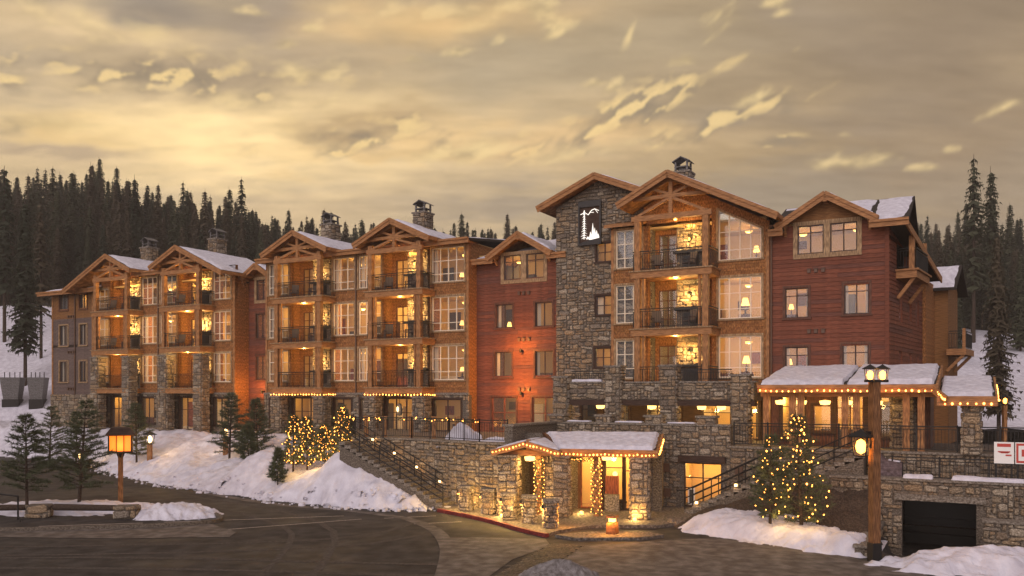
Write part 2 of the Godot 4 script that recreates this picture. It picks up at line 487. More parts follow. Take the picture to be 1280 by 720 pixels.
func make_shapes() -> void:
	for v in 8:
		var st := mb()
		var ring := []
		var base := [Vector2(-0.5, -0.34), Vector2(-0.36, -0.5), Vector2(0.34, -0.5), Vector2(0.5, -0.36), Vector2(0.5, 0.34), Vector2(0.35, 0.5), Vector2(-0.36, 0.5), Vector2(-0.5, 0.33)]
		for b in base:
			ring.append(b * rr(0.84, 1.06) + Vector2(rr(-0.07, 0.07), rr(-0.09, 0.09)))
		var tip := Vector3(rr(-0.1, 0.1), rr(-0.1, 0.1), 0.52)
		for i in 8:
			var a: Vector2 = ring[i]
			var b: Vector2 = ring[(i + 1) % 8]
			q(st, Vector3(a.x, a.y, -0.5), Vector3(b.x, b.y, -0.5), Vector3(b.x, b.y, 0.18), Vector3(a.x, a.y, 0.18))
			var ai := a * 0.78
			var bi := b * 0.78
			q(st, Vector3(a.x, a.y, 0.18), Vector3(b.x, b.y, 0.18), Vector3(bi.x, bi.y, 0.45), Vector3(ai.x, ai.y, 0.45))
			tri(st, Vector3(ai.x, ai.y, 0.45), Vector3(bi.x, bi.y, 0.45), tip)
		stone_shapes.append(st.commit())
	var p := mb()
	hexa(p, [Vector3(0, 0, 0), Vector3(1, 0, 0), Vector3(1, 1, 0), Vector3(0, 1, 0), Vector3(0, 0, 0.032), Vector3(1, 0, 0.032), Vector3(1, 0.985, 0.006), Vector3(0, 0.985, 0.006)])
	plank_mesh = p.commit()
	var g := mb()
	q(g, Vector3(-0.5, -0.5, 0), Vector3(0.5, -0.5, 0), Vector3(0.5, 0.5, 0), Vector3(-0.5, 0.5, 0))
	pane_mesh = g.commit()
	var u := mb()
	ball(u, Vector3.ZERO, 1.0, 6)
	bulb_mesh = u.commit()

# rectangles of a wall that its openings leave
func solid(u0: float, u1: float, y0: float, y1: float, holes: Array) -> Array:
	var ys := [y0, y1]
	for h in holes:
		for y in [h.position.y, h.end.y]:
			if y > y0 and y < y1: ys.append(y)
	ys.sort()
	var out := []
	for i in ys.size() - 1:
		if ys[i + 1] - ys[i] < 0.001: continue
		var ym: float = (ys[i] + ys[i + 1]) * 0.5
		var cuts := []
		for h in holes:
			if h.position.y < ym and h.end.y > ym: cuts.append([h.position.x, h.end.x])
		cuts.sort()
		var x := u0
		for c in cuts:
			if c[0] > x: out.append(Rect2(x, ys[i], minf(c[0], u1) - x, ys[i + 1] - ys[i]))
			x = maxf(x, c[1])
		if x < u1: out.append(Rect2(x, ys[i], u1 - x, ys[i + 1] - ys[i]))
	return out

func slab_wall(st: SurfaceTool, u0: float, u1: float, y0: float, y1: float, n: float, th: float, holes: Array) -> void:
	var b := n - th
	for r in solid(u0, u1, y0, y1, holes):
		var x0: float = r.position.x
		var x1: float = r.end.x
		var a: float = r.position.y
		var c: float = r.end.y
		q(st, Vector3(x0, a, n), Vector3(x1, a, n), Vector3(x1, c, n), Vector3(x0, c, n))
		q(st, Vector3(x1, a, b), Vector3(x0, a, b), Vector3(x0, c, b), Vector3(x1, c, b))
	for h0 in holes + [Rect2(u0, y0, u1 - u0, y1 - y0)]:
		var h: Rect2 = h0.intersection(Rect2(u0, y0, u1 - u0, y1 - y0))
		if not h.has_area(): continue
		var x0: float = h.position.x
		var x1: float = h.end.x
		var a: float = h.position.y
		var c: float = h.end.y
		q(st, Vector3(x0, a, b), Vector3(x0, a, n), Vector3(x0, c, n), Vector3(x0, c, b))
		q(st, Vector3(x1, a, n), Vector3(x1, a, b), Vector3(x1, c, b), Vector3(x1, c, n))
		q(st, Vector3(x0, a, b), Vector3(x1, a, b), Vector3(x1, a, n), Vector3(x0, a, n))
		q(st, Vector3(x0, c, n), Vector3(x1, c, n), Vector3(x1, c, b), Vector3(x0, c, b))

# courses of shakes, each a slightly tilted strip cut into uneven widths
func shakes(st: SurfaceTool, u0: float, u1: float, y0: float, y1: float, n: float, holes: Array, row := 0.2) -> void:
	for r in solid(u0, u1, y0, y1, holes):
		var y: float = r.position.y
		while y < r.end.y - 0.01:
			var t := minf(y + row, r.end.y)
			var x: float = r.position.x
			while x < r.end.x - 0.01:
				var e := minf(x + rr(0.13, 0.3), r.end.x)
				var f := n + rr(0.022, 0.042)
				var dy := rr(-0.012, 0.012)
				var tone := rr(0.72, 1.16)
				st.set_color(Color(tone, tone * rr(0.94, 1.0), tone * rr(0.86, 1.0)))
				q(st, Vector3(x + 0.004, y + dy, f), Vector3(e - 0.004, y + dy, f), Vector3(e - 0.004, t, n + 0.008), Vector3(x + 0.004, t, n + 0.008))
				q(st, Vector3(x, y + dy, n), Vector3(e, y + dy, n), Vector3(e, y + dy, f), Vector3(x, y + dy, f))
				x = e
			y = t

func planks(parent: Node3D, u0: float, u1: float, y0: float, y1: float, n: float, holes: Array, mats: Array, row := 0.21, t := Transform3D()) -> void:
	var y := y0
	while y < y1 - 0.03:
		var h := minf(row, y1 - y)
		for r in solid(u0, u1, y + h * 0.45, y + h * 0.55, holes):
			var x: float = r.position.x
			while x < r.end.x - 0.02:
				var l: float = r.end.x - x
				if l > 4.2: l = rr(2.0, l - 1.2)
				placed(parent, "plank", plank_mesh, mats[rng.randi() % mats.size()], t * Transform3D(Basis.from_scale(Vector3(l - 0.006, h, 1)), Vector3(x + 0.003, y, n)))
				x += l
		y += h

# rubble stones on a face; the largest are parts of their own, the rest one mesh
func rubble(parent: Node3D, u0: float, u1: float, y0: float, y1: float, t: Transform3D, holes: Array, budget: int, cell := 0.17, called := "stone") -> void:
	var nx := maxi(1, int(round((u1 - u0) / (cell * 1.25))))
	var ny := maxi(1, int(round((y1 - y0) / cell)))
	var cw := (u1 - u0) / nx
	var ch := (y1 - y0) / ny
	var used := PackedByteArray()
	used.resize(nx * ny)
	var list := []
	for j in ny:
		for i in nx:
			if used[j * nx + i]: continue
			var w := [1, 2, 2, 3, 3, 2, 1, 4][rng.randi() % 8] as int
			var h := [1, 1, 2, 1, 2, 1, 2, 2][rng.randi() % 8] as int
			w = mini(w, nx - i)
			h = mini(h, ny - j)
			var k := 0
			while k < w and not used[j * nx + i + k]: k += 1
			w = k
			if h == 2:
				for k2 in w:
					if used[(j + 1) * nx + i + k2]: h = 1
			for a in w:
				for b in h: used[(j + b) * nx + i + a] = 1
			var c := Vector2(u0 + (i + w * 0.5) * cw, y0 + (j + h * 0.5) * ch)
			var skip := false
			for hole in holes:
				if hole.grow(-0.02).intersects(Rect2(c.x - w * cw * 0.5, c.y - h * ch * 0.5, w * cw, h * ch)): skip = true
			if not skip: list.append([w * h * (1.0 + 0.01 * rng.randf()), c, Vector2(w * cw - 0.022, h * ch - 0.022)])
	list.sort_custom(func(a, b): return a[0] > b[0])
	var st := mb()
	var rest := 0
	for i in list.size():
		var s: Vector2 = list[i][2]
		var c: Vector2 = list[i][1]
		var b := Basis(Vector3(0, 0, 1), rr(-0.15, 0.15) + (PI if rng.randf() < 0.5 else 0.0)).rotated(Vector3.UP, rr(-0.07, 0.07)) * Basis.from_scale(Vector3(s.x, s.y, rr(0.09, 0.17)))
		var x := t * Transform3D(b, Vector3(c.x, c.y, rr(0.0, 0.03)))
		var k := rng.randi() % stone_colors.size()
		var m: ArrayMesh = stone_shapes[rng.randi() % 8]
		if i < budget:
			placed(parent, called, m, "stone%d" % k, x)
		else:
			var a := m.surface_get_arrays(0)
			var vs: PackedVector3Array = a[Mesh.ARRAY_VERTEX]
			var ns: PackedVector3Array = a[Mesh.ARRAY_NORMAL]
			var nb := x.basis.inverse().transposed()
			st.set_color(stone_colors[k])
			for v in vs.size():
				st.set_normal((nb * ns[v]).normalized())
				st.add_vertex(x * vs[v])
			rest += 1
	if rest:
		part(parent, "small_stones", st, "stone_mix", "stuff")

# a stone-faced pier with rubble on its two visible sides and front
func pier(parent: Node3D, c: Vector3, w: float, d: float, h: float, budget := 40, cap := true, called := "pier", cell := 0.16) -> Node3D:
	var st := mb()
	box(st, Vector3(c.x - w / 2, c.y, c.z - d / 2), Vector3(c.x + w / 2, c.y + h, c.z + d / 2))
	var o := part(parent, called, st, "mortar")
	rubble(o, -w / 2, w / 2, 0, h, Transform3D(Basis(), Vector3(c.x, c.y, c.z + d / 2)), [], budget, cell)
	rubble(o, -d / 2, d / 2, 0, h, Transform3D(Basis(Vector3.UP, PI / 2), Vector3(c.x + w / 2, c.y, c.z)), [], budget / 2, cell)
	rubble(o, -d / 2, d / 2, 0, h, Transform3D(Basis(Vector3.UP, -PI / 2), Vector3(c.x - w / 2, c.y, c.z)), [], 0, cell)
	if cap:
		var k := mb()
		box(k, Vector3(c.x - w / 2 - 0.09, c.y + h, c.z - d / 2 - 0.09), Vector3(c.x + w / 2 + 0.09, c.y + h + 0.1, c.z + d / 2 + 0.09))
		part(o, "cap", k, "cap_stone")
	return o

# snow lying on a four-cornered surface (corners counter-clockwise from above)
func snow_sheet(st: SurfaceTool, a: Vector3, b: Vector3, c: Vector3, d: Vector3, thick: float, nx := 24, nz := 10, seed_ := 0.0) -> void:
	var up := (b - a).cross(d - a).normalized()
	if up.y < 0.0: up = -up
	var P := []
	for j in nz + 1:
		var row := []
		for i in nx + 1:
			var s := float(i) / nx
			var r := float(j) / nz
			var p := a.lerp(b, s).lerp(d.lerp(c, s), r)
			var es := minf(s, 1.0 - s) * nx
			var er := minf(r, 1.0 - r) * nz
			var edge := minf(minf(es, 1.6) / 1.6, minf(er, 1.6) / 1.6)
			var v := fn.get_noise_3d(p.x * 0.55 + seed_, p.y, p.z * 0.55) * 0.5 + 0.5
			var v2 := fn.get_noise_3d(p.x * 2.1 + seed_, p.y, p.z * 2.1)
			var hh := thick * (0.55 + 0.75 * v + 0.18 * v2) * sqrt(clampf(edge, 0.0, 1.0))
			if es < 0.5: p += (b - a).normalized() * ((0.06 + 0.10 * v2) * (1.0 if s < 0.5 else -1.0))
			if er < 0.5: p += (d - a).normalized() * ((0.06 + 0.10 * v2) * (1.0 if r < 0.5 else -1.0))
			row.append(p + up * (hh + 0.004))
		P.append(row)
	for j in nz:
		for i in nx:
			var n: Vector3 = (P[j][i + 1] - P[j][i]).cross(P[j + 1][i] - P[j][i])
			if n.y >= 0.0: q(st, P[j][i], P[j][i + 1], P[j + 1][i + 1], P[j + 1][i])
			else: q(st, P[j][i], P[j + 1][i], P[j + 1][i + 1], P[j][i + 1])

func smooth_commit(st: SurfaceTool) -> ArrayMesh:
	st.index()
	return st.commit()

# grid surface with smooth normals from a height function
func height_grid(x0: float, x1: float, nx: int, z0: float, z1: float, nz: int, f: Callable) -> ArrayMesh:
	var vs := PackedVector3Array()
	var ns := PackedVector3Array()
	var ix := PackedInt32Array()
	for j in nz + 1:
		for i in nx + 1:
			var x := lerpf(x0, x1, float(i) / nx)
			var z := lerpf(z0, z1, float(j) / nz)
			vs.append(Vector3(x, f.call(x, z), z))
	for j in nz + 1:
		for i in nx + 1:
			var a := vs[j * (nx + 1) + maxi(i - 1, 0)]
			var b := vs[j * (nx + 1) + mini(i + 1, nx)]
			var c := vs[maxi(j - 1, 0) * (nx + 1) + i]
			var d := vs[mini(j + 1, nz) * (nx + 1) + i]
			var n := (d - c).cross(b - a).normalized()
			ns.append(n if n.y > 0.0 else -n)
	for j in nz:
		for i in nx:
			var a := j * (nx + 1) + i
			var c := a + nx + 1
			ix.append_array([a, a + 1, c + 1, a, c + 1, c] if (z1 - z0) * (x1 - x0) > 0.0 else [a, c + 1, a + 1, a, c, c + 1])
	var arr := []
	arr.resize(Mesh.ARRAY_MAX)
	arr[Mesh.ARRAY_VERTEX] = vs
	arr[Mesh.ARRAY_NORMAL] = ns
	arr[Mesh.ARRAY_INDEX] = ix
	var m := ArrayMesh.new()
	m.add_surface_from_arrays(Mesh.PRIMITIVE_TRIANGLES, arr)
	return m

# ------------------------------------------------------------------ the setting
const EDGE := [Vector2(-90, -92), Vector2(-43, -70), Vector2(-32.5, -63), Vector2(-27.5, -56.2), Vector2(-20.5, -48.4), Vector2(-17.1, -45.7), Vector2(-12.4, -41.6), Vector2(-7.8, -38.9), Vector2(-5.1, -38.3), Vector2(-3.7, -38.5), Vector2(-2.7, -39.6)]
const WALL := [Vector2(-0.2, -37.5), Vector2(-1.5, -38.1), Vector2(-3.0, -39.6), Vector2(-5.0, -41.3), Vector2(-8.0, -42.3), Vector2(-8.9, -45.2)]

func poly_at(pts: Array, x: float) -> float:
	for i in pts.size() - 1:
		var a: Vector2 = pts[i]
		var b: Vector2 = pts[i + 1]
		if (x - a.x) * (x - b.x) <= 0.0:
			return lerpf(a.y, b.y, (x - a.x) / (b.x - a.x))
	return pts[0].y if absf(x - pts[0].x) < absf(x - pts[-1].x) else pts[-1].y

func snow_height(x: float, z: float) -> float:
	if x > -2.6: return -0.5
	var wob := fn.get_noise_2d(x * 0.5, z * 0.5) * 0.9 + fn.get_noise_2d(x * 1.6 + 9.0, z * 1.6) * 0.3
	var d := (poly_at(EDGE, x) - z) * 0.72 + wob * 0.5
	if d < 0.0: return maxf(-0.5, d * 0.8 - 0.02)
	var p := BI * Vector3(x, 0, z)
	var t := d / (d + maxf(p.z - 0.5, 0.0) + 0.01)
	var bank := 0.95 * (1.0 - exp(-d / 0.9))
	var fade := 1.0 - smoothstep(-4.5, -2.7, x)
	var h := bank * (0.75 + 0.35 * fn.get_noise_2d(x * 0.3, z * 0.3)) + 1.75 * smoothstep(0.0, 0.85, t)
	h += fn.get_noise_2d(x * 0.8, z * 0.8) * 0.16 * minf(d, 1.0) + fn.get_noise_2d(x * 2.6, z * 2.6) * 0.06 * minf(d, 1.0)
	# the shovelled heap beside the lit trees
	h += 1.25 * exp(-pow((x + 13.6) / 1.9, 2.0) - pow((z + 46.0) / 2.4, 2.0))
	h += 0.5 * exp(-pow((x + 8.0) / 2.0, 2.0) - pow((z + 40.6) / 1.3, 2.0)) + 0.9 * exp(-pow((x + 8.7) / 0.7, 2.0) - pow((z + 41.7) / 0.9, 2.0))
	h += 0.62 * (1.0 - exp(-d / 0.35)) * smoothstep(-13.0, -9.0, x)
	h *= 0.55 + 0.45 * fade
	# keep clear of the stairs and of the terrace
	if x > -8.9 and z < -38.85 + (x + 2.9) * 0.51 + 0.85: h = minf(h, 2.85 * clampf((-2.9 - x) / 5.3, 0.0, 1.0) - 0.45)
	if x > -10.3 and z < poly_at(WALL, x) + 0.4: h = minf(h, 2.3)
	# the far drive passes in front of the wing
	if p.x > -20.4 and p.z < 4.0: h = minf(h, 2.6)
	return h

func road_height(x: float, z: float) -> float:
	var p := BI * Vector3(x, 0, z)
	var ramp := smoothstep(21.0, 21.25, p.x) * (1.0 - smoothstep(24.4, 24.7, p.x))
	return -1.0 * ramp * (1.0 - smoothstep(8.6, 13.4, p.z))

func flat_poly(pts: Array, y: float, thick := 0.0) -> SurfaceTool:
	var st := mb()
	var p := PackedVector2Array(pts)
	var ix := Geometry2D.triangulate_polygon(p)
	for i in range(0, ix.size(), 3):
		var a := Vector3(p[ix[i]].x, y, p[ix[i]].y)
		var b := Vector3(p[ix[i + 1]].x, y, p[ix[i + 1]].y)
		var c := Vector3(p[ix[i + 2]].x, y, p[ix[i + 2]].y)
		if (b - a).cross(c - a).y < 0.0: tri(st, a, c, b)
		else: tri(st, a, b, c)
	if thick > 0.0:
		for i in p.size():
			var a := p[i]
			var b := p[(i + 1) % p.size()]
			q(st, Vector3(a.x, y - thick, a.y), Vector3(b.x, y - thick, b.y), Vector3(b.x, y, b.y), Vector3(a.x, y, a.y))
	return st

func ribbon(pts: Array, w: float, y: float) -> SurfaceTool:
	var st := mb()
	var L := []
	for i in pts.size():
		var a: Vector2 = pts[maxi(i - 1, 0)]
		var b: Vector2 = pts[mini(i + 1, pts.size() - 1)]
		var s := (b - a).normalized().orthogonal() * w * 0.5
		L.append([pts[i] - s, pts[i] + s])
	for i in L.size() - 1:
		q(st, Vector3(L[i][0].x, y, L[i][0].y), Vector3(L[i + 1][0].x, y, L[i + 1][0].y), Vector3(L[i + 1][1].x, y, L[i + 1][1].y), Vector3(L[i][1].x, y, L[i][1].y))
	return st

func curve(pts: Array, n := 6) -> Array:
	var out := []
	for i in pts.size() - 1:
		for k in n:
			out.append(pts[i].cubic_interpolate(pts[i + 1], pts[maxi(i - 1, 0)], pts[mini(i + 2, pts.size() - 1)], float(k) / n))
	out.append(pts[-1])
	return out

func hill_height(x: float, z: float) -> float:
	var d := -z
	var a := x / maxf(d, 1.0)
	var left := 1.0 - smoothstep(-0.68, 0.0, a)
	var dip := smoothstep(0.05, 0.13, a) * (1.0 - smoothstep(0.40, 0.49, a))
	var rise := 0.335 + 0.115 * left - 0.19 * dip
	var top := 44.0 + 15.0 * left - 25.0 * dip
	var h := rise * maxf(d - 88.0, 0.0)
	h = top * (1.0 - exp(-h / top * 1.15))
	h += fn.get_noise_2d(x * 0.02, z * 0.02) * 5.0 * smoothstep(95.0, 150.0, d) + fn.get_noise_2d(x * 0.12, z * 0.12) * 0.7
	return h + 2.0

func setting() -> void:
	structure("road", height_grid(-90, 60, 300, -2, -92, 180, road_height), "asphalt")
	structure("snow_ground", height_grid(-60, -2.4, 300, -36, -84, 260, snow_height), "snow")
	structure("ski_slope", height_grid(-130, 130, 120, -84, -124, 30, hill_height), "snow")
	structure("hillside", height_grid(-420, 420, 210, -124, -480, 100, hill_height), "forest_floor")
	structure("back_ground", height_grid(-900, 900, 20, 60, -1400, 20, func(x, z): return -2.0), "hill")
	# concrete gutter, painted lines, aprons
	structure("gutter", ribbon(curve([Vector2(-17.26, -45.2), Vector2(-11.57, -40.11), Vector2(-7.66, -37.95), Vector2(-4.82, -35.77), Vector2(-3.38, -33.43), Vector2(-2.58, -30.86), Vector2(-2.11, -27.4), Vector2(-1.93, -21.0)]), 0.55, 0.012), "concrete")
	for l in [[Vector2(-14.41, -34.45), Vector2(-7.32, -36.23)], [Vector2(-11.6, -32.4), Vector2(-6.38, -35.32)], [Vector2(-5.47, -35.54), Vector2(-3.31, -36.23)], [Vector2(-4.0, -34.0), Vector2(-2.1, -34.6)], [Vector2(-19.0, -33.4), Vector2(-15.2, -34.25)]]:
		structure("painted_line", ribbon([l[0], l[1]], 0.13, 0.008), "line_paint")
	structure("apron", flat_poly([Vector2(-2.5, -30.7), Vector2(-1.48, -30.86), Vector2(1.23, -30.52), Vector2(1.35, -29.2), Vector2(0.0, -26.74), Vector2(-0.78, -23.9), Vector2(-1.6, -20.0), Vector2(-1.72, -22.0), Vector2(-1.85, -27.4)], 0.016), "concrete")
	structure("apron", flat_poly([Vector2(-26.0, -31.3), Vector2(-19.86, -32.4), Vector2(-15.56, -33.2), Vector2(-12.67, -34.4), Vector2(-10.6, -32.0), Vector2(-10.5, -30.9), Vector2(-14.38, -30.6), Vector2(-19.42, -30.9), Vector2(-26.0, -30.4)], 0.016), "concrete")
	structure("driveway", flat_poly([Vector2(2.55, -29.3), Vector2(7.71, -30.86), Vector2(10.6, -27.8), Vector2(12.2, -25.2), Vector2(12.0, -18.0), Vector2(-1.6, -18.0), Vector2(0.62, -23.9)], 0.012), "concrete")
	# pale salt-dried tyre tracks
	var n := 0
	for path in [[Vector2(-25.5, -52.5), Vector2(-17.5, -43.0), Vector2(-11.0, -37.0), Vector2(-7.4, -31.0), Vector2(-6.4, -20.0)], [Vector2(-36.0, -27.2), Vector2(-18.0, -28.2), Vector2(-7.0, -29.6), Vector2(-3.5, -33.5), Vector2(-4.2, -38.0)], [Vector2(-30.0, -25.6), Vector2(-14.0, -26.3), Vector2(-4.0, -25.4), Vector2(4.0, -24.4), Vector2(14.0, -22.0)]]:
		for off in [-0.8, 0.8]:
			n += 1
			var p := curve(path, 8)
			var r := []
			for i in p.size():
				var d: Vector2 = (p[mini(i + 1, p.size() - 1)] - p[maxi(i - 1, 0)]).normalized().orthogonal()
				r.append(p[i] + d * (off + 0.12 * fn.get_noise_1d(i * 0.4 + n * 9.0)))
			structure("tyre_track", ribbon(r, rr(0.22, 0.34), 0.004 + 0.0005 * n), "salt")
	# dark kerb of the left island
	structure("kerb", kerb_mesh(curve([Vector2(-27.0, -31.9), Vector2(-19.8, -32.2), Vector2(-15.5, -32.9), Vector2(-13.2, -33.6), Vector2(-12.2, -34.6), Vector2(-12.9, -36.2), Vector2(-15.0, -38.6)])), "mortar")
	# crusts and lumps that the plough left along the edge of the bank
	var lump := mb()
	for i in 340:
		var e := EDGE.size() - 2
		var k := rng.randi_range(1, e)
		var c: Vector2 = EDGE[k].lerp(EDGE[k + 1], rng.randf()) if k < EDGE.size() - 1 else EDGE[k]
		c += Vector2(rr(-0.5, 0.5), rr(-0.5, 0.9))
		var sz := rr(0.04, 0.13) * (2.0 if rng.randf() < 0.12 else 1.0)
		var y := maxf(0.0, snow_height(c.x, c.y))
		var t := Transform3D(Basis.from_euler(Vector3(rr(0, TAU), rr(0, TAU), 0)) * Basis.from_scale(Vector3(sz * rr(1.0, 2.0), sz * rr(0.8, 1.5), sz)), Vector3(c.x, y + sz * 0.2, c.y))
		var a: Array = stone_shapes[rng.randi() % 8].surface_get_arrays(0)
		var nb := t.basis.inverse().transposed()
		for v in a[Mesh.ARRAY_VERTEX].size():
			lump.set_normal((nb * a[Mesh.ARRAY_NORMAL][v]).normalized())
			lump.add_vertex(t * a[Mesh.ARRAY_VERTEX][v])
	tag(structure("snow_lumps", lump, "snow"), "crusty lumps of snow along the plough edge of the bank", "snow", "", "stuff")
	# band of pavers across the walk
	var band := structure("paver_band", flat_poly([Vector2(1.42, -29.56), Vector2(2.45, -29.3), Vector2(0.55, -23.9), Vector2(-0.70, -23.9)], 0.008), "mortar")
	var pm := mb()
	box(pm, Vector3(-0.5, 0, -0.5), Vector3(0.5, 1, 0.5))
	var paver := pm.commit()
	var dir := Vector2(-2.0, 5.6).normalized()
	var side := Vector2(-dir.y, dir.x)
	for j in 21:
		for i in 5:
			var c := Vector2(1.93, -29.32) + dir * (j * 0.27) + side * ((i - 2) * 0.235 + (0.06 if j % 2 else -0.06))
			placed(band, "paver", paver, ["paver_a", "paver_b", "paver_c"][rng.randi() % 3], Transform3D(Basis(Vector3.UP, atan2(dir.x, dir.y)) * Basis.from_scale(Vector3(0.222, rr(0.016, 0.022), 0.257)), Vector3(c.x, 0, c.y)))
	# raised walk in front of the entrance, with its red-painted kerb
	structure("walkway", flat_poly([Vector2(-3.6, -38.2), Vector2(-3.25, -37.3), Vector2(-1.95, -35.9), Vector2(-0.72, -34.2), Vector2(0.4, -32.3), Vector2(1.3, -31.0), Vector2(1.9, -31.9), Vector2(3.2, -33.0), Vector2(5.72, -33.0), Vector2(7.2, -33.9), Vector2(9.5, -35.0), Vector2(9.5, -42.0), Vector2(-3.6, -42.0)], 0.12, 0.12), "terrace")
	structure("kerb", kerb_mesh(curve([Vector2(-3.31, -37.44), Vector2(-2.08, -36.0), Vector2(-0.82, -34.24), Vector2(0.31, -32.28), Vector2(1.3, -30.9)])), "red_paint")
	structure("lamp_island", flat_poly([Vector2(1.6, -30.9), Vector2(3.03, -31.6), Vector2(5.16, -31.6), Vector2(5.64, -30.9), Vector2(4.65, -30.3), Vector2(2.31, -30.2)], 0.11, 0.11), "terrace")
	# upper terrace slab along the lodge
	var ter := []
	for w in WALL:
		var p := BI * Vector3(w.x, 0, w.y)
		ter.append(Vector2(p.x, p.z))
	ter.append_array([Vector2(-14.0, 4.0), Vector2(-14.0, -1.5), Vector2(26.5, -1.5), Vector2(26.5, 5.9), Vector2(5.6, 5.9)])
	structure("terrace", flat_poly(ter, 2.95, 0.3), "terrace", B)

func kerb_mesh(pts: Array) -> SurfaceTool:
	var st := mb()
	for i in pts.size() - 1:
		var a := Vector3(pts[i].x, 0.07, pts[i].y)
		var b := Vector3(pts[i + 1].x, 0.07, pts[i + 1].y)
		beam(st, a, b + (b - a).normalized() * 0.02, 0.16, 0.15)
	return st

# ------------------------------------------------------------------ parts of the lodge
# a window: frame, casing, bars and one pane per light. rows: share of the height that the lowest row takes
func window(parent: Node3D, u0: float, y0: float, w: float, h: float, n: float, cols: int, rows: Array, sash := "sash_light", casing := "trim", slant := 0.0, called := "window") -> MeshInstance3D:
	var st := mb()
	var fr := 0.055
	var top := func(u: float) -> float: return y0 + h + slant * (u - u0)
	var bar := func(s: SurfaceTool, ua: float, ub: float, ya: float, yla: float, yra: float, z0: float, z1: float):
		hexa(s, [Vector3(ua, ya, z0), Vector3(ub, ya, z0), Vector3(ub, yra, z0), Vector3(ua, yla, z0), Vector3(ua, ya, z1), Vector3(ub, ya, z1), Vector3(ub, yra, z1), Vector3(ua, yla, z1)])
	var z0 := n - 0.13
	var z1 := n - 0.03
	bar.call(st, u0, u0 + fr, y0, top.call(u0), top.call(u0 + fr), z0, z1)
	bar.call(st, u0 + w - fr, u0 + w, y0, top.call(u0 + w - fr), top.call(u0 + w), z0, z1)
	bar.call(st, u0 + fr, u0 + w - fr, y0, y0 + fr, y0 + fr, z0, z1)
	hexa(st, [Vector3(u0 + fr, top.call(u0 + fr) - fr, z0), Vector3(u0 + w - fr, top.call(u0 + w - fr) - fr, z0), Vector3(u0 + w - fr, top.call(u0 + w - fr), z0), Vector3(u0 + fr, top.call(u0 + fr), z0), Vector3(u0 + fr, top.call(u0 + fr) - fr, z1), Vector3(u0 + w - fr, top.call(u0 + w - fr) - fr, z1), Vector3(u0 + w - fr, top.call(u0 + w - fr), z1), Vector3(u0 + fr, top.call(u0 + fr), z1)])
	for i in range(1, cols):
		var u := u0 + w * i / cols
		bar.call(st, u - 0.028, u + 0.028, y0 + fr, top.call(u - 0.028) - fr, top.call(u + 0.028) - fr, z0 + 0.02, z1 - 0.01)
	var ys := [0.0]
	for r in rows: ys.append(ys[-1] + r)
	for j in range(1, rows.size()):
		var y: float = y0 + h * ys[j]
		for i in cols:
			bar.call(st, u0 + w * i / cols + 0.028, u0 + w * (i + 1) / cols - 0.028, y - 0.022, y + 0.022, y + 0.022, z0 + 0.025, z1 - 0.015)
	var o := part(parent, called, st, sash)
	if casing:
		var c := mb()
		var k := 0.11
		bar.call(c, u0 - k, u0, y0, top.call(u0 - k), top.call(u0), n - 0.02, n + 0.055)
		bar.call(c, u0 + w, u0 + w + k, y0, top.call(u0 + w), top.call(u0 + w + k), n - 0.02, n + 0.055)
		hexa(c, [Vector3(u0 - k, top.call(u0 - k), n - 0.02), Vector3(u0 + w + k, top.call(u0 + w + k), n - 0.02), Vector3(u0 + w + k, top.call(u0 + w + k) + k, n - 0.02), Vector3(u0 - k, top.call(u0 - k) + k, n - 0.02), Vector3(u0 - k, top.call(u0 - k), n + 0.06), Vector3(u0 + w + k, top.call(u0 + w + k), n + 0.06), Vector3(u0 + w + k, top.call(u0 + w + k) + k, n + 0.06), Vector3(u0 - k, top.call(u0 - k) + k, n + 0.06)])
		box(c, Vector3(u0 - k - 0.04, y0 - 0.09, n - 0.02), Vector3(u0 + w + k + 0.04, y0, n + 0.1))
		part(o, "casing", c, casing)
	for i in cols:
		for j in rows.size():
			var ua := u0 + w * i / cols + 0.02
			var ub := u0 + w * (i + 1) / cols - 0.02
			var ya: float = y0 + h * ys[j] + 0.015
			var yb: float = y0 + h * ys[j + 1] - 0.015
			if slant != 0.0 and j == rows.size() - 1:
				var s := mb()
				q(s, Vector3(ua, ya, n - 0.08), Vector3(ub, ya, n - 0.08), Vector3(ub, top.call(ub) - 0.02, n - 0.08), Vector3(ua, top.call(ua) - 0.02, n - 0.08))
				part(o, "pane", s, "glass")
			else:
				var b := Basis.from_euler(Vector3(rr(-0.006, 0.006), rr(-0.006, 0.006), 0)) * Basis.from_scale(Vector3(ub - ua, yb - ya, 1))
				placed(o, "pane", pane_mesh, "glass", Transform3D(b, Vector3((ua + ub) / 2, (ya + yb) / 2, n - 0.08)))
	return o

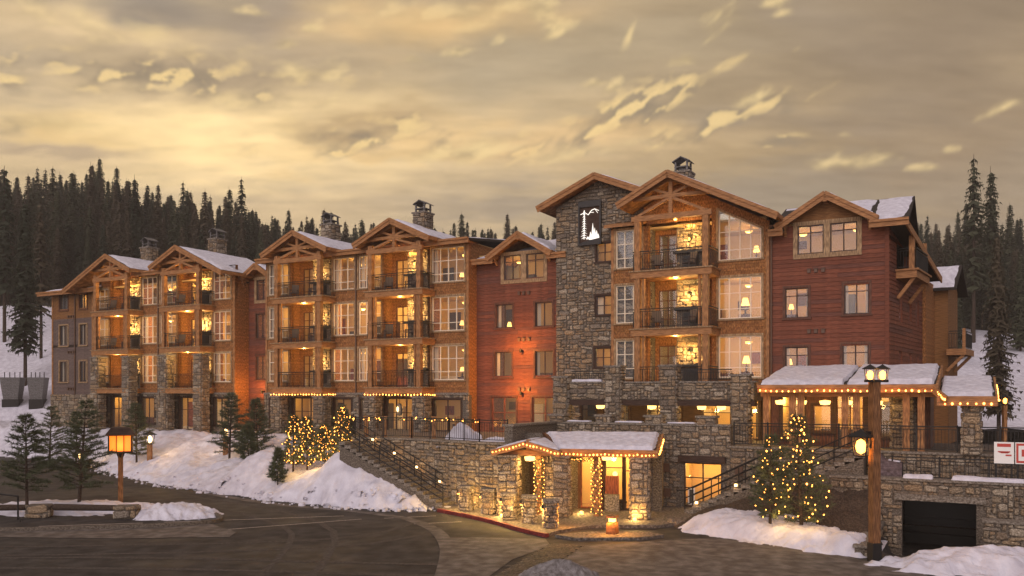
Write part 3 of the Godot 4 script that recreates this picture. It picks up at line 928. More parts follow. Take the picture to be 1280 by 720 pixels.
# the inside of a storey: floor, ceiling, back and ends
func room(parent: Node3D, u0: float, u1: float, y0: float, y1: float, n0: float, n1: float, furnished := true) -> void:
	var st := mb()
	box(st, Vector3(u0, y0, n0 - 0.1), Vector3(u1, y1, n0))
	box(st, Vector3(u0 - 0.1, y0, n0 - 0.1), Vector3(u0, y1, n1))
	box(st, Vector3(u1, y0, n0 - 0.1), Vector3(u1 + 0.1, y1, n1))
	box(st, Vector3(u0 - 0.1, y1, n0 - 0.1), Vector3(u1 + 0.1, y1 + 0.12, n1))
	var o := part(parent, "room", st, "room")
	var f := mb()
	box(f, Vector3(u0 - 0.1, y0 - 0.15, n0 - 0.1), Vector3(u1 + 0.1, y0, n1))
	part(o, "floor", f, "room_floor")
	# pictures, cabinets and door leaves against the back wall
	var x := u0 + rr(0.2, 0.6)
	while furnished and x < u1 - 0.7:
		var w := rr(0.4, 1.1)
		var b := mb()
		var k := rng.randi() % 4
		if k == 0: box(b, Vector3(x, y0 + 1.3, n0), Vector3(x + w * 0.8, y0 + 1.3 + w * 0.7, n0 + 0.05))
		elif k == 1: box(b, Vector3(x, y0, n0), Vector3(x + w, y0 + rr(0.8, 1.9), n0 + 0.4))
		elif k == 2: box(b, Vector3(x, y0, n0), Vector3(x + 0.85, minf(y0 + 2.05, y1 - 0.1), n0 + 0.06))
		else: box(b, Vector3(x, y0, n0 + 0.8), Vector3(x + w * 1.2, y0 + 0.75, n0 + 1.5))
		part(o, "furniture", b, ["door_wood", "brown_beam", "curtain", "fabric", "red_door"][rng.randi() % 5])
		x += w + rr(0.3, 1.4)

func curtains(parent: Node3D, u0: float, y0: float, w: float, h: float, n: float, share: float) -> void:
	for s in [0, 1]:
		if rng.randf() < 0.25: continue
		var st := mb()
		var cw := w * share * rr(0.7, 1.2)
		var a := u0 if s == 0 else u0 + w - cw
		var k := 10
		for i in k:
			var x0 := a + cw * i / k
			var x1 := a + cw * (i + 1) / k
			var za := n - 0.3 + (0.04 if i % 2 else -0.04)
			var zb := n - 0.3 + (-0.04 if i % 2 else 0.04)
			q(st, Vector3(x0, y0 - 0.3, za), Vector3(x1, y0 - 0.3, zb), Vector3(x1, y0 + h + 0.1, zb), Vector3(x0, y0 + h + 0.1, za))
		part(parent, "curtain", st, "curtain")

var lamp_n := 0
# a lit table lamp behind a window
func table_lamp(at: Vector3, where: String, e := 0.5, k := 1.0) -> void:
	at += Vector3(rr(-0.35, 0.3), rr(-0.15, 0.12), rr(-0.5, 0.05))
	k *= rr(0.75, 1.2)
	var o := lodge_thing("table_lamp", "glowing lamp in " + where, "lamp", at, "lamps lit behind the windows")
	org[o] = Vector3.ZERO
	var s := mb()
	lathe(s, Vector3.ZERO, [[0.0, 0.0], [0.09 * k, 0.01], [0.09 * k, 0.03], [0.03 * k, 0.06], [0.055 * k, 0.2 * k], [0.02, 0.32 * k], [0.012, 0.42 * k]])
	part(o, "stem", s, "brown_beam")
	var h := mb()
	lathe(h, Vector3.ZERO, [[0.18 * k, 0.38 * k], [0.10 * k, 0.70 * k]])
	part(o, "lamp_shade", h, "shade_glow")
	var t := mb()
	box(t, Vector3(-0.3, -0.62, -0.22), Vector3(0.3, -0.002, 0.22))
	part(o, "table", t, "door_wood")
	lamp_light(o, Vector3(0, 0.5 * k, 0.02), WARM, e, 0.06)

func ceiling_light(parent: Node3D, at: Vector3, e: float) -> void:
	var s := mb()
	lathe(s, at, [[0.0, -0.12], [0.16, -0.09], [0.2, 0.0], [0.0, 0.0]])
	part(parent, "ceiling_lamp", s, "shade_glow")
	lamp_light(parent, at + Vector3(0, -0.22, 0), WARM, e, 0.12)

func railing(parent: Node3D, a: Vector3, b: Vector3, h := 1.02, called := "railing", post := 0.0) -> MeshInstance3D:
	var st := mb()
	var d := b - a
	var l := Vector2(d.x, d.z).length()
	beam(st, a + Vector3(0, h, 0), b + Vector3(0, h, 0), 0.06, 0.045)
	beam(st, a + Vector3(0, 0.1, 0), b + Vector3(0, 0.1, 0), 0.035, 0.035)
	beam(st, a + Vector3(0, h - 0.12, 0), b + Vector3(0, h - 0.12, 0), 0.035, 0.03)
	var k := maxi(2, int(l / 0.125))
	for i in k + 1:
		var p := a + d * (float(i) / k)
		box(st, p + Vector3(-0.009, 0.1, -0.009), p + Vector3(0.009, h - 0.1, 0.009))
	if post > 0.0:
		var m := maxi(1, int(round(l / post)))
		for i in m + 1:
			var p := a + d * (float(i) / m)
			box(st, p + Vector3(-0.03, 0, -0.03), p + Vector3(0.03, h + 0.06, 0.03))
	return part(parent, called, st, "iron")

func sconce(parent: Node3D, at: Vector3, e: float) -> void:
	var st := mb()
	box(st, at + Vector3(-0.07, -0.02, -0.36), at + Vector3(0.07, 0.26, -0.31))
	beam(st, at + Vector3(0, 0.24, -0.34), at + Vector3(0, 0.27, 0.0), 0.03, 0.03)
	lathe(st, at, [[0.0, 0.3], [0.12, 0.16], [0.11, 0.15]], 8)
	for i in 4:
		tube(st, at + Vector3(cos(i * PI / 2) * 0.08, -0.12, sin(i * PI / 2) * 0.08), at + Vector3(cos(i * PI / 2) * 0.1, 0.16, sin(i * PI / 2) * 0.1), 0.008, 0.008, 4)
	lathe(st, at, [[0.0, -0.14], [0.09, -0.12], [0.0, -0.1]], 8)
	var o := part(parent, "sconce", st, "iron")
	var g := mb()
	ball(g, at + Vector3(0, 0.0, 0), 0.06, 8, 1.4)
	part(o, "sconce_glass", g, "sconce_glow")
	var p := parent
	lamp_light(p, at, WARM, e, 0.05)

# antler chandelier: a ring of forked tines round a cluster of small lights
func chandelier(parent: Node3D, at: Vector3, e: float) -> void:
	var st := mb()
	var r := RandomNumberGenerator.new()
	r.seed = int(absf(at.x) * 100)
	tube(st, at + Vector3(0, 0.45, 0), at + Vector3(0, 0.05, 0), 0.012, 0.012, 4)
	var g := mb()
	for i in 10:
		var a := TAU * i / 10
		var p := at + Vector3(cos(a) * 0.12, -0.12, sin(a) * 0.12)
		var m := at + Vector3(cos(a) * 0.34, -0.16 + r.randf_range(-0.05, 0.05), sin(a) * 0.34)
		var t := at + Vector3(cos(a + 0.2) * 0.48, 0.12 + r.randf_range(-0.06, 0.1), sin(a + 0.2) * 0.48)
		tube(st, p, m, 0.022, 0.02, 5)
		tube(st, m, t, 0.02, 0.008, 5)
		tube(st, m, m + Vector3(cos(a - 0.5) * 0.1, 0.22, sin(a - 0.5) * 0.1), 0.016, 0.006, 4)
		ball(g, at + Vector3(cos(a) * 0.22, -0.02, sin(a) * 0.22), 0.04, 6, 1.5)
	var o := part(parent, "chandelier", st, "trim")
	part(o, "light_bulbs", g, "sconce_glow")
	lamp_light(parent, at + Vector3(0, -0.32, 0.1), WARM, e, 0.2)

func bulbs(parent: Node3D, pts: Array, r := 0.035, called := "light_string", wire := true) -> MeshInstance3D:
	var st := mb()
	for p in pts:
		ball(st, p + Vector3(0, rr(-0.03, 0.01), 0), r * rr(0.7, 1.2), 6, 1.25)
	var o := part(parent, called, st, "bulb", "stuff")
	return o

func along(a: Vector3, b: Vector3, step: float) -> Array:
	var n := maxi(1, int(round(a.distance_to(b) / step)))
	var out := []
	for i in n:
		out.append(a.lerp(b, (i + 0.5) / n) + Vector3(rr(-0.015, 0.015), rr(-0.015, 0.015), 0))
	return out

# a recessed balcony: side walls, ceiling, glazed door, stone breast with hearth and sconce; deck and railing in front
func balcony(sec: Node3D, uL: float, uR: float, y: float, h: float, nf: float, o: Dictionary) -> void:
	var back := -0.85
	var c := (uL + uR) / 2
	# deck with its fascia
	var st := mb()
	box(st, Vector3(uL - 0.42, y - 0.40, -0.02), Vector3(uR + 0.42, y - 0.06, nf))
	box(st, Vector3(uL, y - 0.30, back), Vector3(uR, y + 0.0, -0.02))
	var deck := part(sec, "balcony", st, "beam")
	var edge := mb()
	box(edge, Vector3(uL - 0.5, y - 0.06, -0.02), Vector3(uR + 0.5, y + 0.0, nf + 0.08))
	part(deck, "deck_edge", edge, "trim")
	# recess lining
	var w := mb()
	var dl := uL + 0.3
	var dr := dl + 1.05
	var dh := 2.25
	slab_wall(w, uL, uR, y, y + h, back, 0.12, [Rect2(dl, y, dr - dl, dh)])
	box(w, Vector3(uL - 0.12, y, back - 0.1), Vector3(uL, y + h, -0.03))
	box(w, Vector3(uR, y, back - 0.1), Vector3(uR + 0.12, y + h, -0.03))
	box(w, Vector3(uL - 0.1, y + h, back - 0.1), Vector3(uR + 0.1, y + h + 0.08, -0.03))
	part(deck, "recess_wall", w, "shake")
	# glazed double door with a transom
	window(sec, dl, y + 0.02, dr - dl, dh - 0.02, back, 2, [0.28, 0.46, 0.26], "door_wood", "", 0.0, "balcony_door")
	# breast of stone with a dark hearth
	var bl := uR - 2.05
	var br := uR - 0.42
	var b := mb()
	box(b, Vector3(bl, y, back), Vector3(br, y + h, back + 0.42))
	var breast := part(sec, "stone_breast", b, "mortar")
	var hearth := Rect2((bl + br) / 2 - 0.42, y + 0.3, 0.84, 0.62)
	rubble(breast, bl, br, y, y + h, Transform3D(Basis(), Vector3(0, 0, back + 0.42)), [hearth.grow(0.06)], 26, 0.15)
	var f := mb()
	box(f, Vector3(hearth.position.x, hearth.position.y, back + 0.40), Vector3(hearth.end.x, hearth.end.y, back + 0.46))
	box(f, Vector3(bl - 0.1, hearth.end.y + 0.14, back + 0.42), Vector3(br + 0.04, hearth.end.y + 0.26, back + 0.7))
	part(breast, "hearth", f, "hearth")
	sconce(sec, Vector3((bl + br) / 2, y + 1.75, back + 0.84), o.get("e", 0.3))
	# small round lamp added in the ceiling to warm posts, deck and fascia
	var sl := mb()
	lathe(sl, Vector3(c, y + h - 0.04, 0.7), [[0.0, 0.0], [0.09, 0.0], [0.09, 0.06]], 8)
	part(deck, "ceiling_lamp", sl, "sconce_glow")
	lamp_light(deck, Vector3(c, y + h - 0.16, 0.7), WARM, o.get("se", 1.0), 0.08)
	# railing with two short returns
	var rl := mb()
	railing(deck, Vector3(uL - 0.3, y, nf - 0.12), Vector3(uR + 0.3, y, nf - 0.12))
	railing(deck, Vector3(uR + 0.33, y, nf - 0.15), Vector3(uR + 0.33, y, 0.05))
	railing(deck, Vector3(uL - 0.33, y, nf - 0.15), Vector3(uL - 0.33, y, 0.05))
	# posts
	if o.get("posts", true):
		for s in [-1, 1]:
			var p := mb()
			var x: float = (uL - 0.08) if s < 0 else (uR + 0.08)
			box(p, Vector3(x - 0.15, y, nf - 0.36), Vector3(x + 0.15, y + o.get("post_h", h + 0.04), nf - 0.06))
			part(deck, "post", p, "timber")
			if not o.get("top", false):
				var p2 := mb()
				var x2: float = x - s * 0.33
				box(p2, Vector3(x2 - 0.06, y, nf - 0.28), Vector3(x2 + 0.06, y + o.get("post_h", h + 0.04), nf - 0.14))
				part(deck, "post", p2, "timber")
	if o.get("lights", false):
		bulbs(deck, along(Vector3(uL - 0.5, y - 0.46, nf + 0.09), Vector3(uR + 0.5, y - 0.46, nf + 0.09), 0.24) + along(Vector3(uR + 0.52, y - 0.46, nf), Vector3(uR + 0.52, y - 0.46, 0.1), 0.24), 0.04)
		lamp_light(deck, Vector3(c, y - 0.7, nf + 0.1), AMBER, 0.25, 0.3)
	if o.get("chandelier", false):
		chandelier(sec, Vector3(c + 0.75, y + h - 0.35, 0.35), o.get("ce", 0.8))
	# chairs and a small table on the deck
	if o.get("chairs", true):
		for k in 2:
			deck_chair(Vector3(uL + 0.7 + 1.7 * k, y, 0.45), 0.5 - 1.0 * k, o.get("where", ""))

var chair_proto: Node3D
func deck_chair(at: Vector3, turn: float, where: String) -> void:
	var o: Node3D
	var lab := ("left" if turn > 0.0 else "right") + " dark chair on the " + where
	if chair_proto == null:
		o = thing("balcony_chair", lab, "chair", Transform3D(), Vector3.ZERO, "chairs on the balconies")
		var s := mb()
		box(s, Vector3(-0.25, 0.38, -0.24), Vector3(0.25, 0.43, 0.26))
		part(o, "seat", s, "fabric")
		var b := mb()
		obox(b, Transform3D(Basis(Vector3.RIGHT, -0.25), Vector3(0, 0.72, -0.31)), Vector3(0.5, 0.62, 0.04))
		part(o, "backrest", b, "fabric")
		for x in [-0.23, 0.23]:
			for z in [-0.22, 0.22]:
				var l := mb()
				box(l, Vector3(x - 0.025, 0, z - 0.025), Vector3(x + 0.025, 0.6 if z > 0 else 0.4, z + 0.025))
				part(o, "leg", l, "fabric")
			var a := mb()
			box(a, Vector3(x - 0.035, 0.6, -0.3), Vector3(x + 0.035, 0.63, 0.26))
			part(o, "armrest", a, "fabric")
		chair_proto = o
	else:
		o = chair_proto.duplicate()
		o.name = numbered("balcony_chair")
		add_child(o)
		o.set_meta("label", lab)
	o.transform = B * Transform3D(Basis(Vector3.UP, turn), at)

# gable roof over a bay: two slopes with snow, barge boards, soffit; wl and wr are the reaches left and right of the ridge
func gable(sec: Node3D, uc: float, pk: float, slope: float, wl: float, wr: float, n0: float, n1: float, snow := true) -> Node3D:
	var o: MeshInstance3D
	for s in [-1, 1]:
		var w: float = wl if s < 0 else wr
		var st := mb()
		var a := Vector3(uc, pk, 0)
		var e := Vector3(uc + s * w, pk - slope * w, 0)
		var th := Vector3(0, -0.16, 0)
		var p := [a + th, e + th, e, a]
		if s > 0: hexa(st, [p[0] + Vector3(0, 0, n0), p[1] + Vector3(0, 0, n0), p[2] + Vector3(0, 0, n0), p[3] + Vector3(0, 0, n0), p[0] + Vector3(0, 0, n1), p[1] + Vector3(0, 0, n1), p[2] + Vector3(0, 0, n1), p[3] + Vector3(0, 0, n1)])
		else: hexa(st, [p[1] + Vector3(0, 0, n0), p[0] + Vector3(0, 0, n0), p[3] + Vector3(0, 0, n0), p[2] + Vector3(0, 0, n0), p[1] + Vector3(0, 0, n1), p[0] + Vector3(0, 0, n1), p[3] + Vector3(0, 0, n1), p[2] + Vector3(0, 0, n1)])
		o = part(sec, "roof", st, "shingle")
		var b := mb()
		beam(b, a + Vector3(0, -0.17, n1 + 0.035), e + Vector3(0, -0.17, n1 + 0.035) + (e - a).normalized() * 0.05, 0.07, 0.34)
		beam(b, a + Vector3(0, -0.05, n1 + 0.085), e + Vector3(0, -0.05, n1 + 0.085) + (e - a).normalized() * 0.08, 0.06, 0.16)
		beam(b, e + Vector3(s * 0.04, -0.1, n0), e + Vector3(s * 0.04, -0.1, n1), 0.07, 0.22)
		part(o, "barge_board", b, "beam")
		var f := mb()
		var t2 := Vector3(0, -0.165, 0)
		q(f, a + t2 + Vector3(0, 0, n0), e + t2 + Vector3(0, 0, n0), e + t2 + Vector3(0, 0, n1), a + t2 + Vector3(0, 0, n1))
		part(o, "soffit", f, "soffit")
		if snow:
			var sn := mb()
			var lo := e + (a - e) * 0.03
			snow_sheet(sn, a + Vector3(0, 0.0, n0), a + Vector3(0, 0.0, n1 - 0.1), lo + Vector3(0, 0, n1 - 0.1), lo + Vector3(0, 0, n0), 0.13 if s > 0 else 0.08, 22, 12, uc)
			part(o, "roof_snow", smooth_commit(sn), "roof_snow", "stuff")
	return o

func truss(sec: Node3D, uc: float, pk: float, slope: float, half: float, n: float, drop := 0.5) -> void:
	# collar near the eaves, a lower chord between the posts, king post and fanned struts
	var y1 := pk - slope * half - 0.12
	var y0 := y1 - drop - 0.3
	var c := mb()
	beam(c, Vector3(uc - half, y0, n), Vector3(uc + half, y0, n), 0.22, 0.28)
	var o := part(sec, "truss", c, "beam")
	var add := func(a: Vector3, b: Vector3, w: float):
		var st := mb()
		beam(st, a, b, w, w)
		part(o, "beam", st, "beam")
	var top := pk - 0.32
	add.call(Vector3(uc, y0 + 0.14, n), Vector3(uc, top, n), 0.2)
	for s in [-1, 1]:
		add.call(Vector3(uc + s * half * 0.97, y1 - 0.02, n - 0.01), Vector3(uc + s * 0.05, top, n - 0.01), 0.2)
		add.call(Vector3(uc + s * 0.1, y1, n + 0.004), Vector3(uc + s * half * 0.95, y1 - 0.02, n + 0.004), 0.19)
		add.call(Vector3(uc + s * 0.12, y1 - 0.12, n + 0.012), Vector3(uc + s * half * 0.82, y0 + 0.16, n + 0.012), 0.14)
		add.call(Vector3(uc + s * 0.12, y1 + 0.12, n + 0.02), Vector3(uc + s * half * 0.46, y1 + (top - y1) * 0.5, n + 0.02), 0.13)

# chimney with a stone shaft and a hooded metal cap
func chimney(sec: Node3D, u: float, n: float, y0: float, y1: float, w := 0.95) -> void:
	var o := pier(sec, Vector3(u, y0, n), w, w, y1 - y0, 40, true, "chimney", 0.15)
	var st := mb()
	var t := y1 + 0.1
	var r := w * 0.36
	for x in [-1, 1]:
		for z in [-1, 1]:
			box(st, Vector3(u + x * r - 0.05, t, n + z * r - 0.05), Vector3(u + x * r + 0.05, t + 0.55, n + z * r + 0.05))
	box(st, Vector3(u - r * 0.6, t, n - r * 0.6), Vector3(u + r * 0.6, t + 0.34, n + r * 0.6))
	box(st, Vector3(u - r - 0.06, t + 0.22, n - r - 0.06), Vector3(u + r + 0.06, t + 0.27, n + r + 0.06))
	var k := r + 0.16
	for s in [-1, 1]:
		hexa(st, [Vector3(u + (-k if s < 0 else 0.0), t + 0.5 + (0.0 if s < 0 else 0.26), n - k), Vector3(u + (0.0 if s < 0 else k), t + 0.5 + (0.26 if s < 0 else 0.0), n - k), Vector3(u + (0.0 if s < 0 else k), t + 0.55 + (0.26 if s < 0 else 0.0), n - k), Vector3(u + (-k if s < 0 else 0.0), t + 0.55 + (0.0 if s < 0 else 0.26), n - k), Vector3(u + (-k if s < 0 else 0.0), t + 0.5 + (0.0 if s < 0 else 0.26), n + k), Vector3(u + (0.0 if s < 0 else k), t + 0.5 + (0.26 if s < 0 else 0.0), n + k), Vector3(u + (0.0 if s < 0 else k), t + 0.55 + (0.26 if s < 0 else 0.0), n + k), Vector3(u + (-k if s < 0 else 0.0), t + 0.55 + (0.0 if s < 0 else 0.26), n + k)])
	part(o, "chimney_cap", st, "steel")

# low roof behind the gables: eave in front, rising gently to a ridge
func main_roof(sec: Node3D, u0: float, u1: float, y0: float, n0: float, rise: float, depth: float, hip := 0.0, eave := true) -> void:
	var st := mb()
	var a := Vector3(u0, y0, n0)
	var b := Vector3(u1, y0, n0)
	var c := Vector3(u1, y0 + rise, n0 - depth)
	var d := Vector3(u0 + hip, y0 + rise, n0 - depth)
	var t := Vector3(0, -0.16, 0)
	hexa(st, [d + t, c + t, c, d, a + t, b + t, b, a])
	var back := Vector3(0, -rise, -depth)
	hexa(st, [d + back + t, c + back + t, c + back, d + back, d + t, c + t, c, d])
	var o := part(sec, "main_roof", st, "shingle")
	if eave:
		var f := mb()
		box(f, Vector3(u0, y0 - 0.3, n0), Vector3(u1, y0 + 0.02, n0 + 0.07))
		box(f, Vector3(u0, y0 - 0.08, n0 + 0.07), Vector3(u1, y0 + 0.04, n0 + 0.16))
		part(o, "fascia", f, "beam")
		var s := mb()
		q(s, a + t + Vector3(0, -0.01, 0), Vector3(u0, y0 - 0.17, n0 - 1.4), Vector3(u1, y0 - 0.17, n0 - 1.4), b + t + Vector3(0, -0.01, 0))
		part(o, "soffit", s, "soffit")
	var sn := mb()
	snow_sheet(sn, a + Vector3(0, 0, -0.1), b + Vector3(0, 0, -0.1), c, d, 0.14, int((u1 - u0) * 2.2), 12, u0)
	part(o, "roof_snow", smooth_commit(sn), "roof_snow", "stuff")

func split_roof(sec: Node3D, u0: float, u1: float, a: float, b: float, y0: float, n0: float, rise: float, depth: float) -> void:
	main_roof(sec, u0, a, y0, n0, rise, depth)
	main_roof(sec, b, u1, y0, n0, rise, depth)
	main_roof(sec, a + 0.01, b - 0.01, y0 + rise * 0.3, n0 - depth * 0.3, rise * 0.7, depth * 0.7, 0.0, false)

func downpipe(sec: Node3D, u: float, n: float, y0: float, y1: float) -> void:
	var st := mb()
	tube(st, Vector3(u, y0, n + 0.07), Vector3(u, y1, n + 0.07), 0.05, 0.05, 8)
	for y in [y0 + 1.0, (y0 + y1) / 2, y1 - 0.6]:
		box(st, Vector3(u - 0.07, y, n), Vector3(u + 0.07, y + 0.05, n + 0.13))
	lathe(st, Vector3(u, y1 - 0.02, n + 0.07), [[0.05, 0.0], [0.11, 0.12], [0.11, 0.26], [0.0, 0.26]], 8)
	part(sec, "downpipe", st, "pipe")

func corner_board(sec: Node3D, u: float, n: float, y0: float, y1: float, w := 0.16, m := "timber") -> void:
	var st := mb()
	box(st, Vector3(u - w / 2, y0, n - 0.02), Vector3(u + w / 2, y1, n + 0.07))
	part(sec, "corner_board", st, m)

func vents(sec: Node3D, u: float, n: float, y: float) -> void:
	for d in [-0.32, 0.0, 0.34]:
		var st := mb()
		box(st, Vector3(u + d - 0.08, y - 0.09, n), Vector3(u + d + 0.08, y + 0.09, n + 0.11))
		box(st, Vector3(u + d - 0.1, y + 0.09, n), Vector3(u + d + 0.1, y + 0.11, n + 0.15))
		part(sec, "vent", st, "pipe")

# ------------------------------------------------------------------ the lodge, section by section
# the twin-gabled timber wing; shift moves the whole pattern along the facade
func wing(shift: float, label: String, word: String, far: bool) -> void:
	var sec := lodge_thing("lodge_wing", label, "building", Vector3(-11.5 + shift, 2.0, 0), "timber wings of the lodge")
	var uL := -20.0 + shift
	var uR := (-3.45 if far else -3.0) + shift
	var wins := [[-19.72, 1.86], [-13.8, 1.82], [-11.6, 1.85], [-5.75, 1.85 if far else 2.4]]
	var bays := [[-17.6, -13.95], [-9.5, -5.9]]
	var top := 14.7
	var holes := []
	for k in [1, 2, 3]:
		for w in wins: holes.append(Rect2(w[0] + shift, FL[k] + 0.45, w[1], 2.15 if not (far and k == 3 and w[0] < -19.0) else 1.55))
		for b in bays: holes.append(Rect2(b[0] + shift, FL[k], b[1] - b[0], 2.72))
	var ytop := 14.7
	var slanted := far
	if slanted:
		holes.erase(holes.filter(func(h): return absf(h.position.x - (-5.75 + shift)) < 0.01 and h.position.y > 12.0)[0])
		holes.append(Rect2(-5.9 + shift, FL[3] + 0.3, uR + 5.9 - shift + 0.2, 4.0))
		holes.append(Rect2(uL - 0.1, 14.0, 1.3, 1.0))
	var base_top := 5.22
	# shake-clad upper wall on a solid backing
	var wall := mb()
	slab_wall(wall, uL, uR, base_top, ytop, 0.0, 0.25, holes)
	var wm := part(sec, "wall", wall, "shake")
	var sh := mb()
	shakes(sh, uL, uR, base_top, ytop, 0.0, holes)
	var sp := part(wm, "shakes", sh, "shake_mix", "stuff")
	# right-hand end wall
	var ew := mb()
	box(ew, Vector3(uR - 0.25, 1.0, -8.0), Vector3(uR - 0.001, 14.6 if not far else 13.6, -0.26))
	part(sec, "end_wall", ew, "shake")
	# stone base with dark ground-floor windows
	var low := []
	for w in wins: low.append(Rect2(w[0] + shift + 0.2, FL[0] + 0.3, w[1] - 0.4, 2.0))
	for b in bays: low.append(Rect2(b[0] + shift + 0.2, FL[0] - 0.1, b[1] - b[0] - 0.4, 2.45))
	var bm := mb()
	slab_wall(bm, uL - 0.05, uR + 0.05, 1.0, base_top, 0.08, 0.3, low)
	var basep := part(sec, "stone_base", bm, "mortar")
	rubble(basep, uL - 0.05, uR + 0.05, 1.0, base_top, Transform3D(Basis(), Vector3(0, 0, 0.08)), low, 120, 0.18)
	var band := mb()
	box(band, Vector3(uL - 0.06, base_top, 0.0), Vector3(uR + 0.06, base_top + 0.14, 0.2))
	part(sec, "belt_course", band, "cap_stone")
	for w in wins: window(sec, w[0] + shift + 0.2, FL[0] + 0.3, w[1] - 0.4, 2.0, 0.08, 2, [1.0], "sash_dark", "brown_beam")
	for b in bays: window(sec, b[0] + shift + 0.2, FL[0] - 0.1, b[1] - b[0] - 0.4, 2.45, 0.08, 4, [0.62, 0.38], "sash_dark", "brown_beam")
	room(sec, uL + 0.3, uR - 0.3, FL[0] - 0.1, 5.1, -4.0, -0.25)
	# storeys
	for k in [1, 2, 3]:
		var y: float = FL[k]
		room(sec, uL + (1.6 if far and k == 3 else 0.3), uR - 0.3, y, y + (2.05 if far and k == 3 else 2.8), -4.2, -0.27)
		for i in 4:
			var w: Array = wins[i]
			var u: float = w[0] + shift
			var h := 2.15
			if far and k == 3 and i == 0: h = 1.55
			if slanted and k == 3 and i == 3:
				slant_wall(sec, -5.9 + shift, uR, y + 0.3, u, w[1], y + 0.45, 15.3, -0.46)
				continue
			window(sec, u, y + 0.45, w[1], h, 0.0, 3 if w[1] < 2.2 else 4, [0.24, 0.38, 0.38])
			curtains(sec, u, y + 0.45, w[1], h, 0.0, 0.12)
	# balconies, piers below them, gables above
	for i in 2:
		var b: Array = bays[i]
		var l: float = b[0] + shift
		var r: float = b[1] + shift
		var c := (l + r) / 2
		for k in [1, 2, 3]:
			var where: String = FLOOR_WORD[k] + " balcony of the " + ("left" if i == 0 else "right") + " gable on the " + word + " wing"
			balcony(sec, l, r, FL[k], 2.72, 1.45, {"se": [0, 2.2, 2.6, 1.5][k] if far else [0, 1.6, 2.0, 1.1][k], "e": ([0, 3.6, 4.4, 3.0] if far else [0, 2.8, 3.4, 2.2])[k] * (1.25 if i == 1 else 1.0), "lights": k == 1 and not far, "posts": not (far and k == 1), "top": k == 3, "post_h": 2.9 if k == 3 else 2.65, "chandelier": k == 3 and (i == 1 or far), "ce": 0.9, "where": where, "chairs": k > 1})
		var ph: float = (FL[2] - 0.4 if far else FL[1] - 0.4)
		for s in [-1, 1]:
			var x: float = (l - 0.1) if s < 0 else (r + 0.1)
			pier(sec, Vector3(x, 1.2, 1.05), 0.85, 0.75, ph - 1.46, 60, true, "stone_pier", 0.16)
		gable(sec, c, 16.2, 0.46, (5.4 if far and i == 0 else 2.9), (4.75 if far and i == 1 else 2.9), -5.0, 1.75)
		truss(sec, c, 16.2, 0.46, 2.15, 1.3)
		var inf := mb()
		prism(inf, [Vector2(c - 2.3, 14.52), Vector2(c + 2.3, 14.52), Vector2(c + 2.3, 14.9), Vector2(c, 15.98), Vector2(c - 2.3, 14.9)], -0.3, -0.05)
		part(sec, "gable_wall", inf, "shake")
		chimney(sec, r - 2.35, -2.6, 15.2, 17.3, 0.95)
	main_roof(sec, uL + (4.0 if far else -0.3), uR - (3.0 if far else -0.4), 14.72, 0.7, 0.75, 6.0)
	downpipe(sec, -11.79 + shift, 0.02, base_top, 14.3)
	corner_board(sec, uR - 0.08, 0.0, base_top + 0.14, 14.45 if not far else 13.5)
	corner_board(sec, uL + 0.08, 0.0, base_top + 0.14, 14.0)
	# what is lit inside
	for k in [0, 1, 2, 3]:
		for i in 4:
			var w: Array = wins[i]
			var e: float = [[1.4, 1.6, 1.6, 1.2], [1.0, 4.2, 4.8, 1.4], [1.0, 5.4, 5.8, 1.4], [0.9, 3.0, 2.6, 1.1]][k][i]
			ceiling_light(sec, Vector3(w[0] + shift + w[1] / 2, FL[k] + (1.9 if far and k == 3 else 2.42), -2.0), e)
	for k in [1, 2, 3]:
		table_lamp(Vector3(wins[3][0] + shift + wins[3][1] * 0.62, FL[k] + 0.66, -0.85), FLOOR_WORD[k] + " window right of the right gable on the " + word + " wing", 0.35)

# wall panel with a slant-topped window under a falling roof
func slant_wall(sec: Node3D, u0: float, u1: float, y0: float, wu: float, ww: float, wy: float, top0: float, k: float) -> void:
	var T0 := func(u: float) -> float: return top0 + k * (u - u0)
	var st := mb()
	var wt := func(u: float) -> float: return T0.call(u) - 0.55
	prism(st, [Vector2(u0, y0), Vector2(u1, y0), Vector2(u1, wy), Vector2(u0, wy)], -0.25, 0.0)
	prism(st, [Vector2(u0, wy), Vector2(wu, wy), Vector2(wu, T0.call(wu)), Vector2(u0, T0.call(u0))], -0.25, 0.0)
	prism(st, [Vector2(wu + ww, wy), Vector2(u1, wy), Vector2(u1, T0.call(u1)), Vector2(wu + ww, T0.call(wu + ww))], -0.25, 0.0)
	prism(st, [Vector2(wu, wt.call(wu)), Vector2(wu + ww, wt.call(wu + ww)), Vector2(wu + ww, T0.call(wu + ww)), Vector2(wu, T0.call(wu))], -0.25, 0.0)
	part(sec, "gable_wall", st, "shake")
	window(sec, wu, wy, ww, wt.call(wu) - wy, 0.0, 4 if ww > 2.0 else 3, [0.2, 0.36, 0.44], "sash_light", "trim", k)

